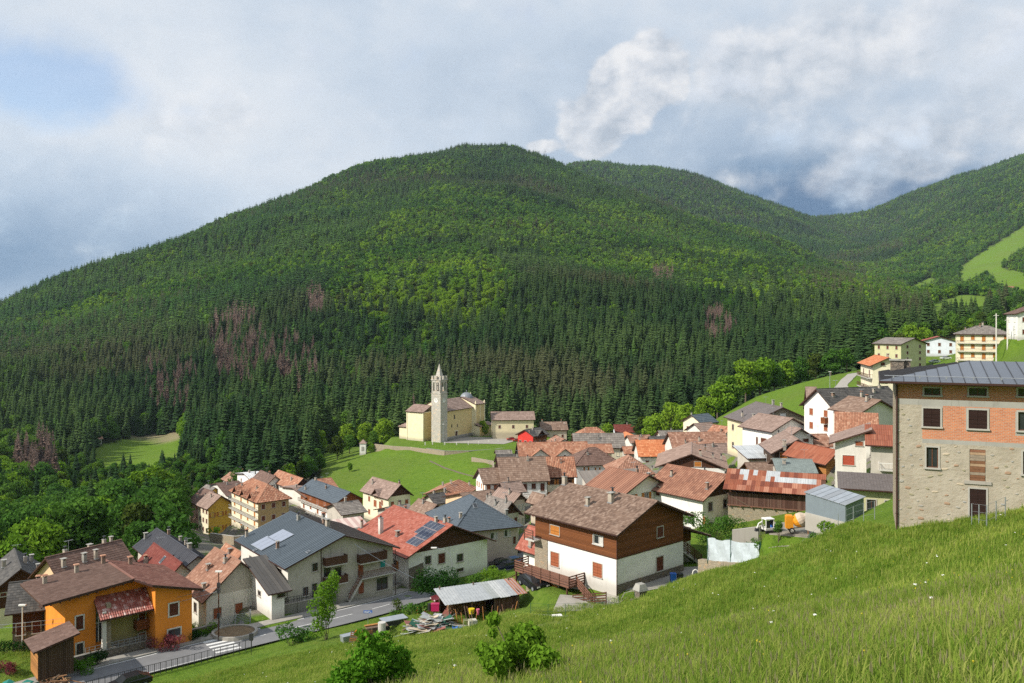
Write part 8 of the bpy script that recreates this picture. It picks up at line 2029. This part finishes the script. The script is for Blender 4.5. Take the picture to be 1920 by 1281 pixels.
# pergola canopy
cp = P(657, 985, 168); pg = thing('canopy', 'pinkish-white striped canopy roof on posts behind the brown sheet roof', 'canopy', Vector((cp.x, cp.y, g1(cp.x, cp.y))), math.radians(30)); zt = cp.z-g1(cp.x, cp.y); M_cv = [plain('canopy_cream', (.62, .50, .44), .7), plain('canopy_pink', (.50, .34, .30), .7)]
for i in range(8): mk(pg, 'canvas_strip', lambda m: m.hexa([Vector((-3+i*.75, -2.5, zt)), Vector((-2.26+i*.75, -2.5, zt)), Vector((-2.26+i*.75, 2.5, zt+.9)), Vector((-3+i*.75, 2.5, zt+.9)), Vector((-3+i*.75, -2.5, zt+.05)), Vector((-2.26+i*.75, -2.5, zt+.05)), Vector((-2.26+i*.75, 2.5, zt+.95)), Vector((-3+i*.75, 2.5, zt+.95))], M_cv[i % 2]))
for (x, y) in ((-2.9, -2.4), (2.9, -2.4), (-2.9, 2.4), (2.9, 2.4)): mk(pg, 'post', lambda m: m.box((x, y, zt/2-.5), (.15, .15, zt+1.6), M_white))
# ridge mast
rp = drop(1022, 296, 2860); t = thing('mast', 'tiny lattice mast standing on the wooded ridge', 'mast', rp); mk(t, 'mast', lambda m: (m.bar((0, 0, 0), (0, 0, 42), 1.2, 1.2, M_metal_gy), m.bar((-5, 0, 34), (5, 0, 34), .8, .8, M_metal_gy)))
# turquoise tarp and wood by the lower left corner
mb = MB(); M_tq = plain('turquoise_tarp', (.02, .20, .17), .6); c = drop(28, 1270, 88)
for i in range(8):
    for j in range(3):
        f = lambda a_, b__: (c.x-2.2+a_*.62, c.y-1+b__*.9, c.z+.1+.22*math.sin(a_*1.9+b__*2)+.1*b__); mb.quad([f(i, j), f(i+1, j), f(i+1, j+1), f(i, j+1)], M_tq)
tag(mb.build('tarpaulin'), 'turquoise tarpaulin spread over stored things at the lower left', 'tarpaulin')
bw = thing('woodpile', 'tangled heap of branches and logs beside the small brown shed', 'woodpile', drop(105, 1262, 88.5))
for i in range(60): mk(bw, 'branch', lambda m: m.tube([Vector((q.gauss(0, 1.0), q.gauss(0, .5), max(.05, .7+q.gauss(0, .3)))), Vector((q.gauss(0, 1.2), q.gauss(0, .6), max(.0, .5+q.gauss(0, .35))))], q.uniform(.04, .09), q.choice(M_log+[M_wood_grey]), 5))

# ================================================================== single trees and shrubs
def tree_at(kd, i, px, py, Y, h_, label, wide=1.0, cat='tree'):
    ref = {'spruce': 25, 'larch': 23, 'dead': 23, 'broad': 15, 'fresh': 13, 'olive': 12}[kd]; p = drop(px, py, Y); s_ = h_/ref; t = plant(kd, i, (p.x, p.y, p.z-.2), s_*wide, q.uniform(0, 6), label, None, cat, s_); return t
LAB = [('fresh', 1228, 806, 405, 15, 'bright green tree left of the blue-grey roofed cream house'), ('fresh', 1258, 800, 395, 18, 'tall bright green tree behind the blue-grey roofed cream house'), ('olive', 1205, 808, 430, 12, 'small pale tree at the forest edge behind the maroon roof'), ('fresh', 1290, 792, 385, 14, 'bright tree at the lower end of the meadow'),
 ('fresh', 1322, 785, 370, 13, 'dense bright tree where the meadow meets the wood'), ('fresh', 1345, 775, 365, 15, 'second bright tree up the meadow edge'), ('broad', 1368, 768, 372, 16, 'third tree up the meadow edge, darker green'), ('fresh', 1398, 752, 385, 19, 'broad bright tree casting shade on the meadow'), ('fresh', 1425, 744, 395, 20, 'tallest bright tree of the meadow edge'),
 ('broad', 1452, 738, 400, 16, 'green tree above the middle of the meadow'), ('fresh', 1476, 733, 405, 15, 'light green tree near the top of the meadow'), ('broad', 1502, 726, 410, 14, 'rounded tree near the upper meadow corner'), ('olive', 1530, 718, 405, 13, 'olive tinted tree left of the upper lane'), ('broad', 1558, 712, 400, 14, 'green tree beside the upper lane bend'), ('broad', 1588, 706, 400, 12, 'green tree right of the upper lane bend'),
 ('olive', 1845, 640, 330, 9, 'brownish green tree left of the apartment house roof'), ('broad', 1880, 632, 330, 10, 'dark tree right behind the white poles'), ('olive', 1905, 625, 320, 9, 'olive tree at the frame edge behind the poles'), ('olive', 1810, 650, 400, 10, 'brownish tree behind the blue house'),
 ('broad', 225, 1018, 232, 15, 'large rounded yellow-green tree left of the village lane'), ('fresh', 195, 1030, 228, 13, 'yellow-green tree at the left of the large rounded tree'), ('fresh', 262, 985, 262, 14, 'yellow-green tree above the dark round tree'), ('fresh', 292, 975, 270, 16, 'bright spreading tree nearest the pink house'), ('broad', 322, 970, 280, 16, 'tall green tree directly left of the pink house'),
 ('broad', 262, 1010, 232, 10, 'round dark green tree between the yellow-green trees'), ('fresh', 310, 1000, 238, 6, 'small feathery tree beside the lane'), ('fresh', 150, 1050, 205, 8, 'bright tree behind the brown roofed left houses'), ('fresh', 118, 1062, 200, 9, 'bright tree above the left slate roofs'), ('broad', 60, 1058, 215, 11, 'green tree behind the far left roof'), ('fresh', 20, 1060, 210, 10, 'pale green tree at the far left edge'),
 ('broad', 252, 1062, 168, 6, 'dark shrub-like tree beside the lane and the black seam roof'), ('broad', 600, 890, 350, 8, 'round shrub tree at the left foot of the green mound'), ('olive', 632, 862, 372, 10, 'olive tree on the upper left of the mound'), ('broad', 655, 850, 385, 9, 'green tree beside the white shrine'), ('fresh', 695, 842, 372, 5, 'bright shrub right of the white shrine'), ('broad', 700, 836, 400, 8, 'tree behind the white shrine'), ('fresh', 655, 882, 340, 4, 'low round bush on the green mound'),
 ('fresh', 545, 893, 330, 9, 'bright tree behind the rear brown roof'), ('fresh', 905, 826, 405, 8, 'bright green shrub tree between church and parish house'), ('dead', 775, 790, 470, 31, 'lone reddish-brown withered spruce left of the church tower'), ('spruce', 1135, 806, 445, 30, 'tall spruce with bare trunk behind the orange hipped roof')]
for (kd, x, y, Y, h_, lb) in LAB: tree_at(kd, q.randrange(3), x, y, Y, h_, lb, q.uniform(.95, 1.2))
def bush(px, py, Y, blobs, n_, size, mat, label, stems=5, cat='bush', base=None, name='bush', dz=0):
    p = base or drop(px, py, Y); t = thing(name, label, cat, (p.x, p.y, p.z+dz)); new_obj('foliage', crown_leaf(blobs, n_, size, mat, int(px)), t); mb = MB(); qq = random.Random(px); top = max(b_[2] for b_ in blobs)
    for i in range(stems):
        b_ = blobs[i % len(blobs)]; mb.tube([(qq.uniform(-.15, .15), qq.uniform(-.15, .15), -.3), (b_[0]*.5, b_[1]*.5, b_[2]*.5), (b_[0], b_[1], b_[2]*1.02)], [.05*size*6, .035*size*6, .01], M_ltbark, 5)
    mb.build('stems', t); return t
# two bushes standing in the meadow
def rblobs(seed, n_, w, d, h_, r0, r1, z0=.3):
    r_ = random.Random(seed); return [(r_.gauss(0, w*.36), r_.gauss(0, d*.36), h_*(z0+(1-z0)*r_.random()**.8)*.82, *(lambda a: (a, a, a*.9))(r_.uniform(r0, r1))) for _ in range(n_)]
bA = hit(693, 1300, 10, 200); print('bush A', bA)
bB = P(962, 1262, 1.0)
def on_meadow(px, py):   # bare meadow under a photo pixel
    return hit(px, py, 6, 120)
b1 = on_meadow(700, 1310); b2 = on_meadow(985, 1285)
sA = b1.y/F; sB = b2.y/F     # metres per photo pixel there
bush(700, 1310, 0, [((x-700)*sA, q.uniform(-.8, .8), (1310-y)*sA, r_*sA, r_*sA, r_*sA) for x, y, r_ in ((655,1260,34),(690,1225,30),(690,1195,18),(705,1262,40),(735,1255,30),(660,1295,40),(745,1290,34),(640,1285,28),(715,1205,20),(700,1300,40),(682,1178,10))], 5200, .085, L_bush, 'bright green leafy bush at the lower frame edge, left of centre', 8, base=b1)
bush(985, 1285, 0, [((x-985)*sB, q.uniform(-.8, .8), (1285-y)*sB, r_*sB, r_*sB, r_*sB*.9) for x, y, r_ in ((930,1215,26),(925,1180,14),(950,1240,34),(985,1225,38),(1015,1215,26),(1000,1255,34),(1035,1240,18),(920,1250,18),(965,1205,22),(925,1166,8),(905,1225,14),(1040,1262,18),(960,1270,30))], 5200, .075, L_br_lt, 'wide green bush with bare twigs in the meadow at the bottom centre', 9, base=b2)
bush(815, 1120, 116, rblobs(4, 16, 5.0, 3.5, 4.6, 1.1, 1.7), 5200, .13, L_dkbush, 'big dark rounded evergreen bush between the road and the open shed', 4)
t_ = rblobs(9, 12, 2.0, 2.0, 9.0, .7, 1.1, .12); bush(612, 1195, 96.5, [(b_[0], b_[1], b_[2]*1.0, b_[3], b_[4], b_[5]*1.3) for b_ in t_], 2600, .14, L_br_lt, 'slender light green young tree on the meadow side of the road', 6, 'tree', name='young_tree')
bush(546, 1212, 98, rblobs(12, 8, 2.4, 2, 2.3, .6, .95), 1500, .12, L_br, 'round green bush at the meadow side of the road', 4)
bush(744, 1160, 108, rblobs(13, 6, 1.5, 1, 2.6, .35, .6), 500, .1, L_br_ol, 'thin pale shrub by the road above the flat cart', 5)
bush(772, 1172, 99, rblobs(14, 9, 3.4, 2, 1.6, .5, .9), 1500, .12, L_br, 'low green bush left of the junk heap', 3)
bush(890, 1078, 124, rblobs(15, 9, 5, 2, 1.7, .5, .9), 1400, .13, L_br, 'low hedge bush under the white wall of the red roofed house', 3); bush(925, 1072, 128, rblobs(16, 8, 4, 2, 1.5, .5, .9), 1200, .12, L_br_lt, 'tall weeds beside the white wall, near the track', 3)
bush(1338, 985, 112, rblobs(17, 14, 6.0, 3, 3.8, .8, 1.3), 4000, .13, L_br, 'broad fig bush in the garden below the ribbed roof house', 6)
bush(1461, 1030, 88.5, rblobs(18, 6, .7, .7, 2.2, .25, .42), 700, .1, L_br, 'leafy garden shrub in front of the excavator', 4); bush(1423, 1022, 91.5, rblobs(19, 6, .9, .9, 1.9, .3, .5), 600, .1, L_br, 'small shrub left of the excavator cab', 4); bush(1550, 1014, 83, rblobs(20, 6, 1.2, 1.0, 1.6, .25, .42), 700, .1, L_br_lt, 'small fruit tree at the right end of the gravel pad', 4); bush(1525, 1036, 84.5, rblobs(21, 6, 1.2, 1, 1.5, .3, .5), 600, .09, L_br, 'low shrub by the wire fence post', 4)
bush(318, 1212, 99.8, rblobs(22, 9, 2.6, 1.4, 1.9, .4, .7), 1600, .09, L_redbush, 'red leaved shrub in front of the orange house', 5); bush(360, 1196, 103, rblobs(23, 7, 2.2, 1.2, 1.4, .4, .65), 1100, .09, L_dkbush, 'dark green shrub right of the red leaved shrub', 4); bush(385, 1190, 105, rblobs(24, 7, 2.0, 1.2, 1.6, .4, .65), 1100, .09, L_br_lt, 'bright shrub beside the utility pole', 4)
bush(152, 1245, 92.5, rblobs(25, 8, 2.4, 1.2, 1.7, .4, .7), 1400, .09, L_bush, 'bright garden bush below the lower window of the orange house', 4); bush(178, 1236, 94.5, rblobs(26, 7, 1.6, 1.0, 1.6, .4, .7), 1200, .09, L_dkbush, 'dark clipped bush beside the white column', 4)
bush(60, 1185, 104, rblobs(27, 8, 2.6, 1.5, 2.0, .5, .8), 1300, .1, L_br_ol, 'dusty olive bush below the slate roofed cottage', 4); bush(20, 1222, 97, [(-2.5+i*.7, 0, .8, .6, .5, .6) for i in range(9)], 2200, .09, L_dkbush, 'clipped green hedge in the garden at the far left', 3, 'hedge', name='hedge'); bush(10, 1262, 91, rblobs(28, 7, 2.0, 1.2, 1.4, .4, .6), 1000, .09, L_redbush, 'reddish shrub at the lower left corner', 4)
bush(345, 1003, 243, [(-3+i*.9, 0, .9, .8, .7, .8) for i in range(8)], 1200, .2, L_br, 'hedge beside the paved square near the pink house', 3, 'hedge', name='hedge'); bush(402, 1003, 236, rblobs(30, 6, 2.0, 1.5, 3.4, .6, .9), 900, .18, L_bush, 'bright bush in the square between yellow and ochre houses', 4); bush(1605, 738, 222, rblobs(31, 7, 3.0, 2, 2.4, .8, 1.2), 1000, .22, L_br, 'round bush beside the upper lane', 4)
bush(1405, 872, 155, rblobs(32, 8, 3.0, 1.5, 2.6, .5, .9), 1200, .14, L_dkbush, 'dark plant growing below the tin lean-to', 4)
print('site ok')
# ================================================================== meadow grass and flowers
def tuft(n_, h_, spread, mats, seed, seedheads=0, wmul=1.0):
    seedheads = seedheads//2
    r_ = random.Random(seed); mb = MB()
    for i in range(n_):
        a = r_.uniform(0, 6.283); d = spread*math.sqrt(r_.random()); x, y = math.cos(a)*d, math.sin(a)*d; hh = h_*r_.uniform(.4, 1.05); w_ = r_.uniform(.004, .008)*wmul; ln = r_.uniform(.2, .8)*hh; la = r_.uniform(0, 6.283)
        dx, dy = math.cos(la)*ln, math.sin(la)*ln; sx, sy = -math.sin(la)*w_, math.cos(la)*w_; m = r_.choice(mats); rv = r_.random()
        p0 = (x-sx, y-sy, -.05); p1 = (x+sx, y+sy, -.05); p2 = (x+dx*.35+sx*.8, y+dy*.35+sy*.8, hh*.6); p3 = (x+dx*.35-sx*.8, y+dy*.35-sy*.8, hh*.6); p4 = (x+dx, y+dy, hh*(1-.18*ln/hh))
        mb.quad([p0, p1, p2, p3], m, rv); mb.quad([p3, p2, p4], m, rv)
    for i in range(seedheads):
        a = r_.uniform(0, 6.283); d = spread*math.sqrt(r_.random()); x, y = math.cos(a)*d, math.sin(a)*d; hh = h_*r_.uniform(1.0, 1.4); tx, ty = r_.uniform(-.1, .1), r_.uniform(-.1, .1); w_ = .004*wmul
        mb.quad([(x-w_, y, 0), (x+w_, y, 0), (x+tx+w_, y+ty, hh), (x+tx-w_, y+ty, hh)], M_gst); 
        for k in range(2): b_ = w_*2.2; c = (x+tx, y+ty); o_ = (b_, 0) if k else (0, b_); mb.quad([(c[0]-o_[0]*.4, c[1]-o_[1]*.4, hh*.86), (c[0]+o_[0], c[1]+o_[1], hh*.96), (c[0], c[1], hh*1.12), (c[0]-o_[0], c[1]-o_[1], hh*.96)], M_gsd)
    return mb.mesh('tuft')
def gmat(name, c1, c2, tr=.35):
    m, T, bs = base_mat(name); oi = T.node('ShaderNodeObjectInfo'); at = T.node('ShaderNodeAttribute', attribute_name='rnd').outputs['Fac']
    n = T.noise(oi.outputs['Location'], .16, 4, .6); k = T.m('ADD', T.m('MULTIPLY', at, .5), T.m('MULTIPLY_ADD', T.sstep(n, .35, .68), .8, -.15), clamp=True); col = T.mix(k, c1, c2)
    df = T.node('ShaderNodeBsdfDiffuse'); tl = T.node('ShaderNodeBsdfTranslucent'); mx = T.node('ShaderNodeMixShader'); T.l.new(col, df.inputs[0]); T.l.new(col, tl.inputs[0]); mx.inputs[0].default_value = tr
    T.l.new(df.outputs[0], mx.inputs[1]); T.l.new(tl.outputs[0], mx.inputs[2]); out = [x for x in T.n if x.type == 'OUTPUT_MATERIAL'][0]; T.l.new(mx.outputs[0], out.inputs[0]); T.n.remove(bs); return m
M_g1 = gmat('grass_green', (.175, .27, .035), (.33, .40, .075), .48); M_g2 = gmat('grass_dry', (.28, .33, .07), (.44, .45, .14), .48); M_g3 = gmat('grass_deep', (.10, .20, .022), (.20, .31, .04), .48)
M_gst = gmat('grass_stalk', (.20, .26, .05), (.30, .32, .10)); M_gsd = gmat('seed_head', (.28, .28, .13), (.40, .36, .20)); M_fw = plain('white_umbel', (.8, .8, .75), .8, var=.05); M_fy = plain('yellow_flower', (.75, .60, .03), .7, var=.05)
TU = [tuft(34, .36, .24, [M_g1, M_g1, M_g2], 1, 2), tuft(34, .28, .26, [M_g1, M_g3], 2, 1), tuft(30, .42, .24, [M_g1, M_g1, M_g2], 3, 3), tuft(34, .32, .28, [M_g3, M_g1], 4, 1)]
TF = [tuft(22, .34, .40, [M_g1, M_g1, M_g3], 11, 1, 2.0), tuft(22, .28, .42, [M_g1, M_g3], 12, 0, 2.2), tuft(20, .40, .40, [M_g1, M_g1, M_g2], 13, 1, 2.0)]
rg_ = np.random.RandomState(3)
def grass_pts(r0, r1, dens, a0, a1):
    n_ = int(math.radians(a1-a0)/2*(r1*r1-r0*r0)*dens); u_ = rg_.rand(n_); r_ = np.sqrt(r0*r0+u_*(r1*r1-r0*r0)); a = np.radians(a0+(a1-a0)*rg_.rand(n_)); x, y = r_*np.sin(a), r_*np.cos(a); z = gfast(x, y)
    px_, py_ = to_px(x, y, z); k = (px_ > -60) & (px_ < 1990) & (py_ < 1400) & (rg_.rand(n_) < .55+1.6*np.clip(fbm(x/3.5, y/3.5, 3)+.25, 0, .5))
    d, _, _, _ = seg_dist(x, y, ROAD); k &= d > 3.6
    # the meadow ends where gardens and yards begin
    edge = np.interp(px_, [-60, 200, 340, 480, 600, 700, 850, 1000, 1100, 1200, 1300, 1400, 1480, 1540, 1600, 1680, 1800, 1920, 2000], [1300, 1300, 1282, 1240, 1222, 1214, 1186, 1150, 1134, 1110, 1083, 1060, 1032, 1010, 983, 992, 974, 956, 950])
    k &= (py_ > edge-2)
    dd, _, _, _ = seg_dist(x, y, PATH_M); k &= (dd > .45) | (rg_.rand(n_) < .2)
    for h in H:
        if h['Y'] > 130: continue
        o = h['origin']; lx = (x-o.x)*h['u'].x+(y-o.y)*h['u'].y; ly = (x-o.x)*h['v'].x+(y-o.y)*h['v'].y; m_in = (lx > .7) & (lx < h['W']-.7) & (ly > .7) & (ly < h['D']-.7); k &= ~m_in
    return x[k], y[k], z[k]
xs_, ys_, zs_ = grass_pts(5, 28, 34, -10, 40); mass('meadow_grass', TU, np.stack([xs_, ys_, zs_], -1), .75+.6*rg_.rand(len(xs_)), rg_.rand(len(xs_))*6.28, 'tall flowering meadow grass nearest the viewpoint', 'grass')
print('near tufts', len(xs_))
xs_, ys_, zs_ = grass_pts(28, 96, 12, -34, 40); mass('meadow_grass', TF, np.stack([xs_, ys_, zs_], -1), .75+.6*rg_.rand(len(xs_)), rg_.rand(len(xs_))*6.28, 'meadow grass on the slope above the village', 'grass')
print('far tufts', len(xs_))
# rough grass in gardens and banks between the houses
x, y = [], []
for (cx_, cy_, Y, rx, n_) in ((960,1098,116,11,900),(900,1085,122,8,500),(1420,1045,94,9,700),(1450,990,118,12,900),(700,1190,88,8,600),(30,1225,96,6,400),(600,1140,105,4,200),(870,1175,94,9,700),(1040,1150,88,5,300)):
    c = P(cx_, cy_, Y); x.append(c.x+rg_.normal(size=n_)*rx*.5); y.append(c.y+rg_.normal(size=n_)*rx*.42)
x = np.concatenate(x); y = np.concatenate(y); d, _, _, _ = seg_dist(x, y, ROAD); k = d > 4.8
for h in H:
    o = h['origin']; lx = (x-o.x)*h['u'].x+(y-o.y)*h['u'].y; ly = (x-o.x)*h['v'].x+(y-o.y)*h['v'].y; k &= ~((lx > .5) & (lx < h['W']-.5) & (ly > .5) & (ly < h['D']-.5))
for (cx_, cy_, hx_, hy_, rz, zz, so) in PADS[:5]:
    cs, sn = math.cos(rz), math.sin(rz); lx = (x-cx_)*cs+(y-cy_)*sn; ly = -(x-cx_)*sn+(y-cy_)*cs; k &= ~((np.abs(lx) < hx_) & (np.abs(ly) < hy_))
x, y = x[k], y[k]; mass('bank_grass', TF, np.stack([x, y, gfast(x, y)], -1), .7+.6*rg_.rand(len(x)), rg_.rand(len(x))*6.28, 'rough grass on the banks and gardens between the houses', 'grass')
# flowers
def umbel(m, w_, h_):
    mb = MB(); mb.bar((0, 0, 0), (0, 0, h_), .008, .008, M_g3)
    for i in range(7): a = i*.9; r_ = w_*(.0 if i == 0 else .6); mb.box((math.cos(a)*r_, math.sin(a)*r_, h_+.01*(i % 2)), (w_*.5, w_*.5, .015), m, rz=a)
    return mb.mesh('flower')
x, y, z = grass_pts(20, 90, .05, -30, 40); mass('white_flowers', [umbel(M_fw, .045, .42), umbel(M_fw, .035, .36)], np.stack([x, y, z], -1), .8+.5*rg_.rand(len(x)), rg_.rand(len(x))*6, 'white umbel flowers dotted over the meadow', 'flowers')
x, y, z = grass_pts(9, 60, .16, -30, 40); mass('yellow_flowers', [umbel(M_fy, .014, .34)], np.stack([x, y, z], -1), .8+.5*rg_.rand(len(x)), rg_.rand(len(x))*6, 'small yellow flowers in the near meadow', 'flowers')
# ================================================================== air
M_hz = bpy.data.materials.new('thin_haze'); M_hz.use_nodes = True; T = NT(M_hz.node_tree); M_hz.node_tree.nodes.clear()
pv_ = T.node('ShaderNodeVolumePrincipled'); pv_.inputs['Color'].default_value = (.66, .83, 1.0, 1); pv_.inputs['Density'].default_value = 3.4e-5; pv_.inputs['Anisotropy'].default_value = .2
M_hz.cycles.homogeneous_volume = True
ot = T.node('ShaderNodeOutputMaterial'); T.l.new(pv_.outputs[0], ot.inputs['Volume'])
mb = MB(); zlo, zhi = float(GZ.min())-120, float(GZ.max())+80; mb.box((0, 3450, (zlo+zhi)/2), (14000, 8300, zhi-zlo), M_hz); hz = mb.build('haze'); hz['kind'] = 'stuff'; hz['label'] = 'thin bluish haze filling the valley air'
